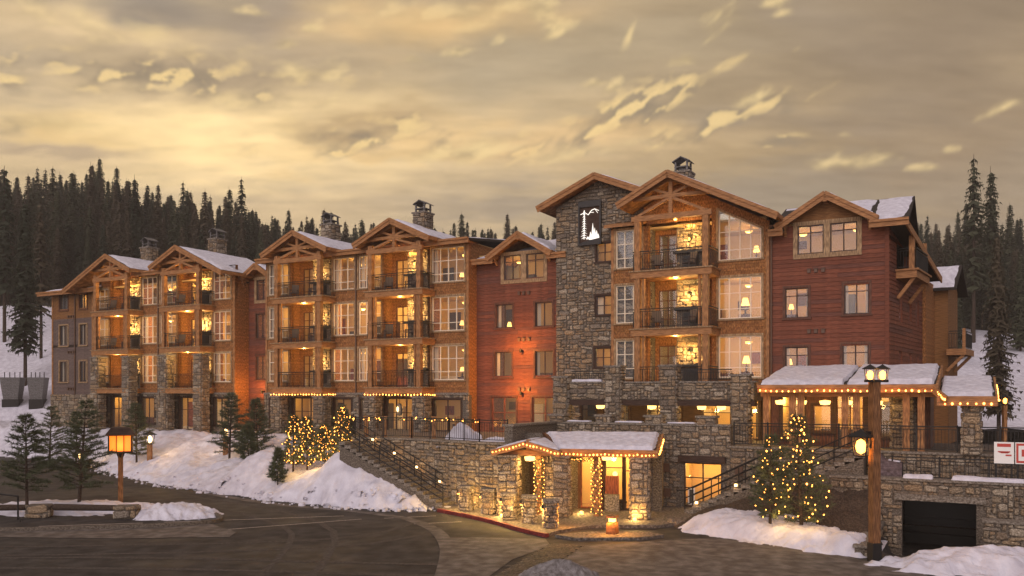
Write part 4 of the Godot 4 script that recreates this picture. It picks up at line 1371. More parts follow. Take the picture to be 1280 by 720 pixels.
# small gabled dormer with a pair of windows in a tan surround
func dormer(sec: Node3D, uc: float, n: float, y0: float, half: float, pk: float, slope: float, pair: Array, h: float, called_word: String) -> void:
	gable(sec, uc, pk, slope, half, half, n - 3.0, n + 0.75)
	var inf := mb()
	var e := pk - slope * half - 0.1
	prism(inf, [Vector2(uc - half + 0.35, y0 + h + 0.2), Vector2(uc + half - 0.35, y0 + h + 0.2), Vector2(uc + half - 0.35, e + 0.25), Vector2(uc, pk - 0.2), Vector2(uc - half + 0.35, e + 0.25)], n - 0.2, n + 0.02)
	part(sec, "gable_wall", inf, "ochre_a")
	var br := [[Vector3(uc, pk - 0.35, n + 0.08), Vector3(uc, pk - 0.35, n + 0.8), 0.2, 0.26]]
	for x in [uc - half + 0.35, uc + half - 0.35]:
		br.append([Vector3(x, e + 0.05, n + 0.06), Vector3(x, e + 0.05, n + 0.72), 0.16, 0.2])
		br.append([Vector3(x, e - 0.4, n + 0.08), Vector3(x, e, n + 0.55), 0.12, 0.12])
	for p in br:
		var b := mb()
		beam(b, p[0], p[1], p[2], p[3])
		part(sec, "bracket", b, "beam")
	var t := mb()
	var hs := []
	for p in pair: hs.append(Rect2(p[0], y0, p[1], h))
	slab_wall(t, pair[0][0] - 0.2, pair[-1][0] + pair[-1][1] + 0.2, y0 - 0.22, y0 + h + 0.2, n + 0.07, 0.1, hs)
	part(sec, "window_surround", t, "trim")
	for p in pair: window(sec, p[0], y0, p[1], h, n + 0.04, 2, [0.74, 0.26], "sash_dark", "")

func red_block(called: String, label: String, u0: float, u1: float, n: float, y0: float, top: float, wins: Array, mats: Array, sash := "sash_dark", casing := "door_wood") -> Node3D:
	var sec := lodge_thing(called, label, "building", Vector3((u0 + u1) / 2, y0, n))
	var holes := []
	for w in wins: holes.append(Rect2(w[0], w[1], w[2], w[3]))
	var st := mb()
	slab_wall(st, u0, u1, y0, top, n, 0.25, holes)
	var wall := part(sec, "wall", st, mats[0])
	planks(wall, u0, u1, y0, top, n, holes, mats)
	for w in wins:
		if w[4] > 0:
			window(sec, w[0], w[1], w[2], w[3], n, w[4], w[5], sash, casing)
			curtains(sec, w[0], w[1], w[2], w[3], n, 0.16)
	return sec

func lodge() -> void:
	wing(0.0, "middle timber wing with two gabled balcony stacks and lights strung under its lower decks", "middle", false)
	wing(-19.62, "far timber wing with two gabled balcony stacks on tall two-storey stone piers", "far", true)
	end_block()
	link_block()
	centre_red_block()
	tower()
	gable_section()
	right_block()
	tavern()

func end_block() -> void:
	# lilac-brown end of the far wing
	var wins := []
	for k in [1, 2, 3]:
		for x in [-44.2, -41.45]: wins.append([x, FL[k] + 0.55, 1.15 if x < -43 else 0.95, 1.75, 2, [1.0]])
	var u0 := -45.25
	var u1 := -39.63
	var lo := wins.filter(func(w): return w[1] < 12.0)
	var sec := red_block("end_block", "lilac-brown sided end block at the far left of the lodge", u0, u1, -0.12, 5.2, 11.6, lo, ["grey_a", "grey_b"], "sash_dark", "trim")
	var hi := wins.filter(func(w): return w[1] > 12.0)
	var hh := hi.map(func(w): return Rect2(w[0], w[1], w[2], w[3]))
	var st := mb()
	slab_wall(st, u0, u1, 11.6, 13.95, -0.12, 0.25, hh)
	var wl := part(sec, "upper_wall", st, "ochre_a")
	planks(wl, u0, u1, 11.6, 13.95, -0.12, hh, ["ochre_a", "ochre_b"])
	for w in hi: window(sec, w[0], w[1], w[2], w[3], -0.12, 2, [1.0], "sash_dark", "door_wood")
	var bl := mb()
	box(bl, Vector3(u0 - 0.05, 1.0, -0.3), Vector3(u1, 5.2, 0.0))
	var bp := part(sec, "stone_base", bl, "mortar")
	rubble(bp, u0 - 0.05, u1, 1.0, 5.2, Transform3D(), [], 60, 0.18)
	var body := mb()
	box(body, Vector3(u0, 1.0, -9.0), Vector3(u0 + 0.2, 13.9, -0.38))
	part(sec, "side_wall", body, "grey_a")
	for k in [1, 2, 3]:
		room(sec, u0 + 0.3 + (1.6 if k == 3 else 0.0), u1 - 0.4, FL[k], FL[k] + (2.05 if k == 3 else 2.7), -3.2, -0.4)
		ceiling_light(sec, Vector3(u0 + 2.4, FL[k] + (1.85 if k == 3 else 2.4), -2.2), [0, 0.25, 0.25, 0.5][k])
	main_roof(sec, u0 - 0.8, u1 + 1.4, 13.85, 0.7, 1.1, 4.0, 3.0)
	downpipe(sec, -42.0, -0.08, 4.0, 13.5)
	corner_board(sec, u0 + 0.08, -0.12, 5.2, 13.6)
	for y in [5.9, 9.0, 12.0]: vents(sec, -42.6, -0.1, y - 0.25)

func link_block() -> void:
	var n := -1.3
	var u0 := -23.5
	var u1 := -20.1
	var wins := []
	for k in [1, 2]: wins.append([-22.3, FL[k] + 0.6, 1.15, 1.8, 2, [1.0]])
	var sec := red_block("link_block", "narrow red sided link between the two timber wings", u0, u1, n, 1.5, 13.72, wins + [[-22.25, 12.15, 1.2, 1.55, 0, []], [-22.6, 2.6, 1.6, 2.3, 3, [0.6, 0.4]]], ["red_a", "red_b", "red_c", "red_d", "red_a"])
	dormer(sec, -21.65, n, 12.15, 1.75, 14.75, 0.6, [[-22.25, 1.2]], 1.5, "")
	split_roof(sec, u0 + 0.4, u1 - 0.1, -23.0, -20.3, 13.5, n + 0.5, 1.5, 5.0)
	for k in [0, 1, 2, 3]:
		room(sec, u0 + 0.3, u1 - 0.4, FL[k], FL[k] + (1.98 if k == 3 else 2.7), n - 3.2, n - 0.27)
		ceiling_light(sec, Vector3(-21.6, FL[k] + (1.8 if k == 3 else 2.4), n - 1.4), [0.5, 0.7, 0.7, 0.6][k])
	for k in [1, 2]: table_lamp(Vector3(-22.0, FL[k] + 0.66, n - 0.8), FLOOR_WORD[k] + " narrow window of the red link block", 0.3)
	wall_washer(sec, Vector3(-21.5, 5.45, n + 0.15), 4.0)

# small up-and-down light fixed to a wall
func wall_washer(sec: Node3D, at: Vector3, e: float) -> void:
	var st := mb()
	lathe(st, at + Vector3(0, -0.14, 0.1), [[0.0, 0.0], [0.07, 0.0], [0.07, 0.22], [0.055, 0.22]], 8)
	box(st, at + Vector3(-0.04, -0.08, -0.15), at + Vector3(0.04, 0.02, 0.06))
	var o := part(sec, "wall_light", st, "iron")
	var g := mb()
	lathe(g, at + Vector3(0, 0.06, 0.1), [[0.06, 0.0], [0.0, 0.01]], 8)
	part(o, "wall_light_lens", g, "sconce_glow")
	lamp_light(sec, at + Vector3(0, 0.2, 1.0), AMBER, e, 0.1)

func centre_red_block() -> void:
	var n := -0.9
	var u0 := -3.4
	var u1 := 3.2
	var wins := [[-1.6, 8.75 + 0.55, 1.15, 1.45, 2, [1.0]], [1.1, 8.75 + 0.55, 1.15, 1.45, 2, [1.0]], [-1.7, 5.7 + 0.6, 1.2, 1.55, 2, [1.0]], [1.1, 5.7 + 0.6, 1.2, 1.55, 2, [1.0]],
		[-1.05, 12.2, 1.2, 1.5, 0, []], [0.5, 12.2, 1.2, 1.5, 0, []], [-1.9, 2.95, 1.7, 2.15, 0, []], [0.9, 2.95, 1.7, 2.15, 0, []]]
	var sec := red_block("centre_red_block", "red sided block left of the stone tower with two ground doors and a small gable", u0, u1, n, 2.4, 13.72, wins, ["red_a", "red_b", "red_c", "red_d", "red_a"])
	dormer(sec, 0.32, n, 12.2, 2.15, 14.95, 0.6, [[-1.05, 1.2], [0.5, 1.2]], 1.5, "")
	split_roof(sec, u0 + 0.3, u1 + 0.2, -1.5, 2.15, 13.5, n + 0.6, 1.75, 5.0)
	for x in [-1.9, 0.9]:
		window(sec, x, 2.97, 1.7, 2.12, n, 2, [0.55, 0.45], "red_door", "door_wood", 0.0, "glazed_door")
	for k in [0, 1, 2, 3]:
		room(sec, u0 + 0.3, u1 - 0.3, FL[k] + (0.3 if k == 0 else 0.0), FL[k] + (1.98 if k == 3 else 2.7), n - 3.4, n - 0.27)
		ceiling_light(sec, Vector3(-1.0, FL[k] + (1.8 if k == 3 else 2.4), n - 1.9), [0.6, 0.35, 0.7, 0.8][k])
		ceiling_light(sec, Vector3(1.7, FL[k] + (1.8 if k == 3 else 2.4), n - 1.9), [0.5, 0.35, 0.7, 0.8][k])
	table_lamp(Vector3(-0.9, 9.1, n - 0.7), "the left third-floor window of the red block beside the tower", 0.25)
	table_lamp(Vector3(-0.85, 6.1, n - 0.7), "the left second-floor window of the red block beside the tower", 0.25)
	for y in [5.55, 8.55, 11.35]: vents(sec, 0.35, n + 0.02, y)
	for y in [5.35, 7.9]: wall_washer(sec, Vector3(0.25, y, n + 0.2), 6.0)
	corner_board(sec, u1 - 0.5, n, 2.6, 13.2, 0.14, "red_b")

func tower() -> void:
	var n := -0.35
	var u0 := 2.75
	var u1 := 8.6
	var uc := 5.55
	var sec := lodge_thing("stone_tower", "tall rubble-stone tower with a framed pine emblem under its gable", "building", Vector3(uc, 2.9, n))
	var wins := [[5.3, 12.75, 0.98, 1.1], [5.25, 9.75, 0.98, 1.1], [5.2, 6.8, 0.98, 1.1]]
	var holes := [Rect2(4.35, 2.95, 1.0, 2.1)]
	for w in wins: holes.append(Rect2(w[0], w[1], w[2], w[3]))
	var st := mb()
	slab_wall(st, u0, u1, 2.4, 16.0, n, 0.3, holes)
	prism(st, [Vector2(u0, 16.0), Vector2(u1, 16.0), Vector2(u1, 16.1), Vector2(uc, 17.45), Vector2(u0, 16.1)], n - 0.3, n)
	box(st, Vector3(u0, 2.4, n - 5.0), Vector3(u0 + 0.3, 16.0, n - 0.31))
	box(st, Vector3(u1 - 0.3, 2.4, n - 5.0), Vector3(u1, 16.0, n - 0.31))
	box(st, Vector3(u0, 2.4, n - 5.3), Vector3(u1, 16.0, n - 5.0))
	var wall := part(sec, "wall", st, "mortar")
	var sign := Rect2(4.28, 13.75, 1.36, 2.5)
	rubble(wall, u0, u1, 2.4, 16.1, Transform3D(Basis(), Vector3(0, 0, n)), holes, 300, 0.14)
	for j in 6:
		var y := 16.1 + j * 0.2
		var hw := (17.3 - y) / 0.5
		if hw > 0.3: rubble(wall, uc - hw, uc + hw, y, y + 0.2, Transform3D(Basis(), Vector3(0, 0, n)), [], 0, 0.18)
	gable(sec, uc, 17.6, 0.42, 3.55, 3.55, n - 4.5, n + 0.9)
	for w in wins: window(sec, w[0], w[1], w[2], w[3], n, 2, [0.5, 0.5], "sash_dark", "brown_beam")
	window(sec, 4.35, 2.95, 1.0, 2.1, n, 1, [0.7, 0.3], "sash_dark", "brown_beam", 0.0, "glazed_door")
	for k in [0, 1, 2, 3]:
		room(sec, u0 + 0.35, u1 - 0.35, FL[k], FL[k] + 2.7, n - 2.6, n - 0.32)
		ceiling_light(sec, Vector3(5.7, FL[k] + 2.4, n - 1.4), [1.2, 1.3, 1.2, 0.9][k])
	for w in wins: curtains(sec, w[0], w[1], w[2], w[3], n, 0.3)
	emblem(n)

# framed emblem on the tower: a tall pine, a ridge line and a clump of firs in lit white
func emblem(n: float) -> void:
	var o := lodge_thing("emblem_sign", "dark framed sign with a lit white pine and firs high on the stone tower", "sign", Vector3(4.96, 13.75, n + 0.12))
	org[o] = Vector3.ZERO
	var f := mb()
	var w := 0.70
	var h := 2.5
	box(f, Vector3(-w, 0, 0), Vector3(-w + 0.09, h, 0.14))
	box(f, Vector3(w - 0.09, 0, 0), Vector3(w, h, 0.14))
	box(f, Vector3(-w + 0.09, 0, 0), Vector3(w - 0.09, 0.1, 0.14))
	box(f, Vector3(-w + 0.09, h - 0.34, 0), Vector3(w - 0.09, h, 0.14))
	part(o, "frame", f, "sign_dark")
	var b := mb()
	box(b, Vector3(-w + 0.09, 0.1, 0.0), Vector3(w - 0.09, h - 0.34, 0.04))
	part(o, "panel", b, "brown_beam")
	var z0 := 0.042
	var z1 := 0.075
	var p := mb()
	# tall pine: a stem with ragged tiers
	beam(p, Vector3(-0.36, 0.35, 0.06), Vector3(-0.34, 2.0, 0.06), 0.035, 0.03)
	for i in 12:
		var y := 0.38 + i * 0.135
		var hw := lerpf(0.23, 0.07, i / 11.0)
		for s in [-1, 1]:
			var k: float = hw * (1.0 if (i + (1 if s > 0 else 0)) % 2 else 0.75)
			prism(p, [Vector2(-0.35, y + 0.06), Vector2(-0.35, y + 0.11), Vector2(-0.35 + s * k, y)] if s < 0 else [Vector2(-0.35, y + 0.11), Vector2(-0.35, y + 0.06), Vector2(-0.35 + k, y)], z0, z1)
	part(o, "lit_pine", p, "sign_white")
	var r := mb()
	var ridge := [Vector2(-0.58, 1.78), Vector2(-0.3, 1.86), Vector2(-0.1, 1.72), Vector2(0.1, 1.96), Vector2(0.3, 2.02), Vector2(0.55, 1.9)]
	for i in ridge.size() - 1:
		beam(r, Vector3(ridge[i].x, ridge[i].y, 0.058), Vector3(ridge[i + 1].x, ridge[i + 1].y, 0.058), 0.03, 0.035)
	beam(r, Vector3(0.0, 1.85, 0.058), Vector3(0.24, 1.83, 0.058), 0.03, 0.025)
	beam(r, Vector3(0.3, 2.02, 0.058), Vector3(0.48, 1.78, 0.058), 0.03, 0.025)
	part(o, "lit_ridge", r, "sign_white")
	var c := mb()
	for t in [[-0.12, 0.34, 0.5], [0.04, 0.3, 0.75], [0.18, 0.28, 1.22], [0.3, 0.3, 0.95], [0.42, 0.3, 0.8], [0.52, 0.32, 0.6]]:
		var hw: float = 0.1 if t[0] < 0.5 else 0.07
		prism(c, [Vector2(t[0] - hw, t[1]), Vector2(t[0] + hw, t[1]), Vector2(t[0] + hw * 0.55, (t[1] + t[2]) / 2), Vector2(t[0], t[2]), Vector2(t[0] - hw * 0.5, (t[1] + t[2]) / 2)], z0 + absf(t[0]) * 0.02, z1 + absf(t[0]) * 0.02)
	part(o, "lit_firs", c, "sign_white")
	var g := mb()
	prism(g, [Vector2(-0.6, 0.12), Vector2(0.6, 0.12), Vector2(0.6, 0.36), Vector2(0.2, 0.3), Vector2(-0.25, 0.24), Vector2(-0.6, 0.14)], 0.041, 0.09)
	part(o, "hill", g, "sign_dark")

func gable_section() -> void:
	var sec := lodge_thing("gable_section", "timber gable bay right of the stone tower with a stone-walled upper terrace", "building", Vector3(10.3, 2.9, 0))
	var l := 8.5
	var r := 12.0
	# left bump-out beside the tower
	var holes := []
	for k in [1, 2, 3]: holes.append(Rect2(6.62, FL[k] + 0.45, 1.5, 2.1))
	for k in [1, 2]: holes.append(Rect2(12.35, FL[k] + 0.45, 2.2, 2.15))
	for k in [1, 2, 3]: holes.append(Rect2(l, FL[k], r - l, 2.72))
	holes.append(Rect2(12.15, FL[3] + 0.3, 4.0, 5.0))
	holes.append(Rect2(6.0, 14.45, 2.5, 2.0))
	var st := mb()
	slab_wall(st, 6.35, 14.95, 5.2, 14.75, 0.0, 0.25, holes)
	box(st, Vector3(14.7, 2.0, -6.0), Vector3(14.95, 13.6, -0.26))
	var wall := part(sec, "wall", st, "shake")
	var sh := mb()
	shakes(sh, 6.35, 14.95, 5.2, 14.75, 0.0, holes)
	part(wall, "shakes", sh, "shake_mix", "stuff")
	slant_wall(sec, 12.15, 14.95, FL[3] + 0.3, 12.35, 2.2, FL[3] + 0.45, 15.55, -0.52)
	for k in [1, 2, 3]:
		var y: float = FL[k]
		window(sec, 6.62, y + 0.45, 1.5, 2.1, 0.0, 3, [0.26, 0.37, 0.37])
		if k < 3: window(sec, 12.35, y + 0.45, 2.2, 2.15, 0.0, 4, [0.24, 0.38, 0.38])
		room(sec, 6.5, 14.65, y, y + (2.5 if k == 3 else 2.8), -4.4, -0.27)
		for x in [7.3, 10.2, 13.4]: ceiling_light(sec, Vector3(x, y + (2.3 if k == 3 else 2.42), -2.2), [0, 2.6, 2.4, 1.2][k])
		table_lamp(Vector3(7.0, y + 0.66, -0.8), FLOOR_WORD[k] + " window between the tower and the gable balcony", 0.5)
		table_lamp(Vector3(13.75, y + 0.66, -0.9), FLOOR_WORD[k] + " window between the gable balcony and right red block", 0.5, 1.25)
		balcony(sec, l, r, y, 2.72, 1.6, {"se": [0, 2.2, 2.4, 1.2][k], "e": [0, 3.0, 3.0, 2.0][k], "top": k == 3, "post_h": 2.95 if k == 3 else 2.65, "chandelier": k == 3, "ce": 1.4, "posts": true, "where": FLOOR_WORD[k] + " balcony of the gable beside the tower", "chairs": k > 1})
	gable(sec, 10.25, 16.8, 0.5, 2.75, 5.45, -5.0, 2.0)
	truss(sec, 10.25, 16.8, 0.5, 2.15, 1.45, 0.75)
	var inf := mb()
	prism(inf, [Vector2(8.2, 14.52), Vector2(12.2, 14.52), Vector2(12.2, 15.5), Vector2(10.25, 16.6), Vector2(8.2, 15.5)], -0.3, -0.05)
	part(sec, "gable_wall", inf, "shake")
	# shed roof over the bump-out
	var sd := mb()
	hexa(sd, [Vector3(6.1, 14.75, -0.5), Vector3(8.4, 14.75, -0.5), Vector3(8.4, 14.9, -0.5), Vector3(6.1, 14.9, -0.5), Vector3(6.1, 14.45, 0.55), Vector3(8.4, 14.45, 0.55), Vector3(8.4, 14.62, 0.55), Vector3(6.1, 14.62, 0.55)])
	part(sec, "shed_roof", sd, "beam")
	chimney(sec, 9.95, -1.6, 15.9, 17.45, 0.9)
	downpipe(sec, 15.06, 0.05, 6.0, 13.6)
	corner_board(sec, 14.87, 0.0, 5.3, 13.5)
	corner_board(sec, 6.43, 0.0, 5.3, 14.4)
	# stone-walled terrace one floor up, carried on piers and a dark beam
	var np := 3.6
	var pa := mb()
	box(pa, Vector3(4.7, 5.0, np - 0.35), Vector3(15.0, 5.85, np))
	box(pa, Vector3(4.7, 5.0, 0.1), Vector3(15.0, 5.6, np - 0.36))
	var para := part(sec, "terrace_parapet", pa, "mortar")
	rubble(para, 4.7, 15.0, 5.02, 5.85, Transform3D(Basis(), Vector3(0, 0, np)), [], 160, 0.14)
	var cp := mb()
	box(cp, Vector3(4.6, 5.85, np - 0.45), Vector3(15.1, 5.93, np + 0.1))
	part(para, "coping", cp, "cap_stone")
	var bb := mb()
	box(bb, Vector3(4.6, 4.72, np - 0.4), Vector3(15.05, 4.99, np + 0.12))
	part(sec, "lintel_beam", bb, "brown_beam")
	for x in [5.05, 8.0, 10.9, 14.4]:
		pier(sec, Vector3(x, 2.9, np - 0.05), 0.78, 0.7, 3.75 if x > 7.0 and x < 12.0 else 3.25, 60, true, "stone_pier", 0.16)
	railing(sec, Vector3(5.5, 5.93, np - 0.2), Vector3(7.5, 5.93, np - 0.2), 0.55)
	railing(sec, Vector3(11.4, 5.93, np - 0.2), Vector3(13.9, 5.93, np - 0.2), 0.55)
	var sn := mb()
	snow_sheet(sn, Vector3(5.5, 5.94, np + 0.05), Vector3(7.3, 5.94, np + 0.05), Vector3(7.3, 5.94, np - 0.4), Vector3(5.5, 5.94, np - 0.4), 0.14, 20, 5, 3.0)
	part(para, "snow", smooth_commit(sn), "roof_snow", "stuff")
	# ground floor behind the piers: lit glazing and solid panels
	var gh := [Rect2(6.0, 2.97, 1.5, 2.0), Rect2(8.5, 2.97, 1.9, 2.0), Rect2(11.6, 2.97, 2.9, 2.0)]
	var gw := mb()
	slab_wall(gw, 5.6, 15.0, 2.5, 5.0, 0.35, 0.25, gh)
	part(sec, "ground_wall", gw, "brown_beam")
	window(sec, 6.0, 2.97, 1.5, 2.0, 0.35, 2, [0.7, 0.3], "sash_dark", "brown_beam")
	window(sec, 8.5, 2.97, 1.9, 2.0, 0.35, 3, [0.7, 0.3], "sash_dark", "brown_beam")
	window(sec, 11.6, 2.97, 2.9, 2.0, 0.35, 4, [0.68, 0.32], "sash_dark", "brown_beam")
	room(sec, 5.7, 14.8, 2.9, 5.0, -4.0, 0.08)
	for x in [6.7, 9.1, 12.2, 13.8]:
		ceiling_light(sec, Vector3(x, 4.85, -1.6), 3.0)
	for x in [6.4, 9.3, 11.95, 12.95, 13.95]: pendant(sec, Vector3(x, 4.62, 1.7), 1.5)  # the two leftmost pendants are added to brighten the ground floor

# glowing drum pendant
func pendant(parent: Node3D, at: Vector3, e: float) -> void:
	var st := mb()
	lathe(st, at, [[0.0, -0.12], [0.2, -0.1], [0.24, 0.06], [0.0, 0.1]], 12)
	part(parent, "pendant_lamp", st, "pendant_glow")
	lamp_light(parent, at + Vector3(0, -0.22, 0), WARM, e, 0.12)

func right_block() -> void:
	var n := 0.0
	var u0 := 14.95
	var u1 := 20.5
	var wins := [[15.72, FL[2] + 0.35, 1.12, 1.5, 2, [0.74, 0.26]], [18.5, FL[2] + 0.42, 1.12, 1.5, 2, [0.74, 0.26]], [15.72, FL[1] + 0.35, 1.12, 1.6, 2, [0.74, 0.26]], [18.42, FL[1] + 0.42, 1.18, 1.6, 2, [0.74, 0.26]], [16.32, 12.25, 1.24, 1.42, 0, []], [17.86, 12.25, 1.24, 1.42, 0, []]]
	var sec := red_block("right_red_block", "large red sided block at the right end of the lodge above the tavern", u0, u1, n, 2.4, 13.72, wins, ["red_a", "red_b", "red_c", "red_d", "red_a"])
	dormer(sec, 17.72, n, 12.25, 2.3, 15.1, 0.6, [[16.32, 1.24], [17.86, 1.24]], 1.42, "")
	split_roof(sec, u0 + 0.1, u1 + 0.9, 15.75, 19.7, 13.45, n + 0.75, 1.95, 4.5)
	corner_board(sec, u1 - 0.09, n, 2.6, 13.3, 0.18, "red_b")
	for k in [1, 2, 3]:
		room(sec, u0 + 0.3, u1 - 0.3, FL[k], FL[k] + (1.95 if k == 3 else 2.7), n - 3.6, n - 0.27)
		for x in [16.3, 18.9]: ceiling_light(sec, Vector3(x, FL[k] + (1.78 if k == 3 else 2.42), n - 1.7), [0, 1.1, 1.4, 0.9][k])
	table_lamp(Vector3(15.95, FL[1] + 0.66, -0.7), "the left second-floor window of the right red block", 0.35)
	table_lamp(Vector3(16.05, FL[2] + 0.5, -0.7), "the left third-floor window of the right red block", 0.25)
	for y in [8.5, 11.5]: vents(sec, 17.2, n + 0.02, y - 0.1)
	# the side of the block, turned a little away from square
	var S := Transform3D(Basis(Vector3.UP, deg_to_rad(54.0 + 29.0)), Vector3(u1, 0, 0))
	var holes := [Rect2(2.2, 8.9, 0.75, 1.6), Rect2(4.6, 9.1, 0.7, 1.3), Rect2(6.6, 9.0, 0.7, 1.3), Rect2(2.2, 6.0, 0.75, 1.5), Rect2(4.6, 6.1, 0.7, 1.3), Rect2(6.6, 6.1, 0.7, 1.3), Rect2(1.6, 11.3, 3.0, 1.5)]
	var sw := mb()
	slab_wall(sw, 0.0, 8.3, 2.4, 13.3, 0.0, 0.25, holes)
	var side := part(sec, "side_wall", sw, "red_a")
	side.transform = Transform3D(Basis(), side.position) * S
	planks(side, 0.0, 8.3, 2.4, 13.3, 0.0, holes, ["red_a", "red_b", "red_c", "red_d", "red_a"])
	for h in holes.slice(0, 6):
		var b := mb()
		box(b, Vector3(h.position.x, h.position.y, -0.12), Vector3(h.end.x, h.end.y, -0.06))
		part(side, "side_window", b, "glass")
	var dk := mb()
	box(dk, Vector3(1.4, 10.95, -1.3), Vector3(4.8, 11.3, 0.95))
	box(dk, Vector3(1.3, 11.3, 0.0), Vector3(4.9, 11.38, 1.05))
	for x in [1.7, 4.5]: beam(dk, Vector3(x, 10.0, 0.05), Vector3(x, 11.0, 0.8), 0.16, 0.16)
	box(dk, Vector3(1.5, 11.38, -1.4), Vector3(4.7, 13.0, -1.3))
	part(side, "side_balcony", dk, "beam")
	for x in [1.55, 4.65]:
		var p := mb()
		box(p, Vector3(x - 0.12, 11.38, 0.6), Vector3(x + 0.12, 13.05, 0.84))
		part(side, "post", p, "timber")
	railing(side, Vector3(1.6, 11.38, 0.9), Vector3(4.6, 11.38, 0.9))
	railing(side, Vector3(1.5, 11.38, 0.1), Vector3(1.5, 11.38, 0.85))
	# brown shake-clad stair turret and an ochre rear wing with its own balcony
	var tb := mb()
	box(tb, Vector3(8.3, 2.4, -3.0), Vector3(11.0, 11.6, 0.2))
	part(side, "stair_turret", tb, "shake")
	var ob := mb()
	box(ob, Vector3(11.0, 2.4, -3.0), Vector3(14.5, 11.4, 0.9))
	prism(ob, [Vector2(11.0, 11.4), Vector2(14.5, 11.4), Vector2(12.75, 12.6)], -3.0, 0.9)
	part(side, "rear_wing", ob, "ochre_a")
	var rb := mb()
	box(rb, Vector3(10.4, 7.5, 0.9), Vector3(13.6, 7.85, 1.9))
	for x in [10.6, 13.3]: beam(rb, Vector3(x, 6.6, 0.9), Vector3(x, 7.5, 1.75), 0.16, 0.16)
	box(rb, Vector3(10.45, 7.85, 1.7), Vector3(10.65, 9.0, 1.85))
	part(side, "rear_balcony", rb, "beam")
	railing(side, Vector3(10.6, 7.85, 1.0), Vector3(10.6, 7.85, 1.8))
	railing(side, Vector3(10.6, 7.85, 1.8), Vector3(13.5, 7.85, 1.8))
	# side roofs
	var ro := mb()
	hexa(ro, [Vector3(0.35, 13.25, -1.6), Vector3(9.2, 11.6, -1.6), Vector3(9.2, 11.78, -1.6), Vector3(0.35, 13.43, -1.6), Vector3(-0.4, 13.3, 0.8), Vector3(9.2, 11.6, 0.8), Vector3(9.2, 11.78, 0.8), Vector3(-0.4, 13.48, 0.8)])
	part(side, "side_roof", ro, "shingle")
	var bg := mb()
	beam(bg, Vector3(-0.6, 13.36, 0.84), Vector3(9.2, 11.66, 0.84), 0.07, 0.34)
	part(side, "barge_board", bg, "beam")
	for s in [-1, 1]:
		var gr := mb()
		var a := Vector3(12.75, 12.9, 0)
		var e := Vector3(12.75 + s * 2.3, 11.35, 0)
		var pts := [e + Vector3(0, -0.15, -3.4), a + Vector3(0, -0.15, -3.4), a + Vector3(0, 0, -3.4), e + Vector3(0, 0, -3.4), e + Vector3(0, -0.15, 1.4), a + Vector3(0, -0.15, 1.4), a + Vector3(0, 0, 1.4), e + Vector3(0, 0, 1.4)]
		if s > 0: pts = [pts[1], pts[0], pts[3], pts[2], pts[5], pts[4], pts[7], pts[6]]
		hexa(gr, pts)
		part(side, "rear_roof", gr, "shingle")
		var gs := mb()
		snow_sheet(gs, a + Vector3(0, 0, -3.3), a + Vector3(0, 0, 1.3), e + Vector3(0, 0, 1.3), e + Vector3(0, 0, -3.3), 0.16, 14, 8, s)
		part(side, "roof_snow", smooth_commit(gs), "roof_snow", "stuff")

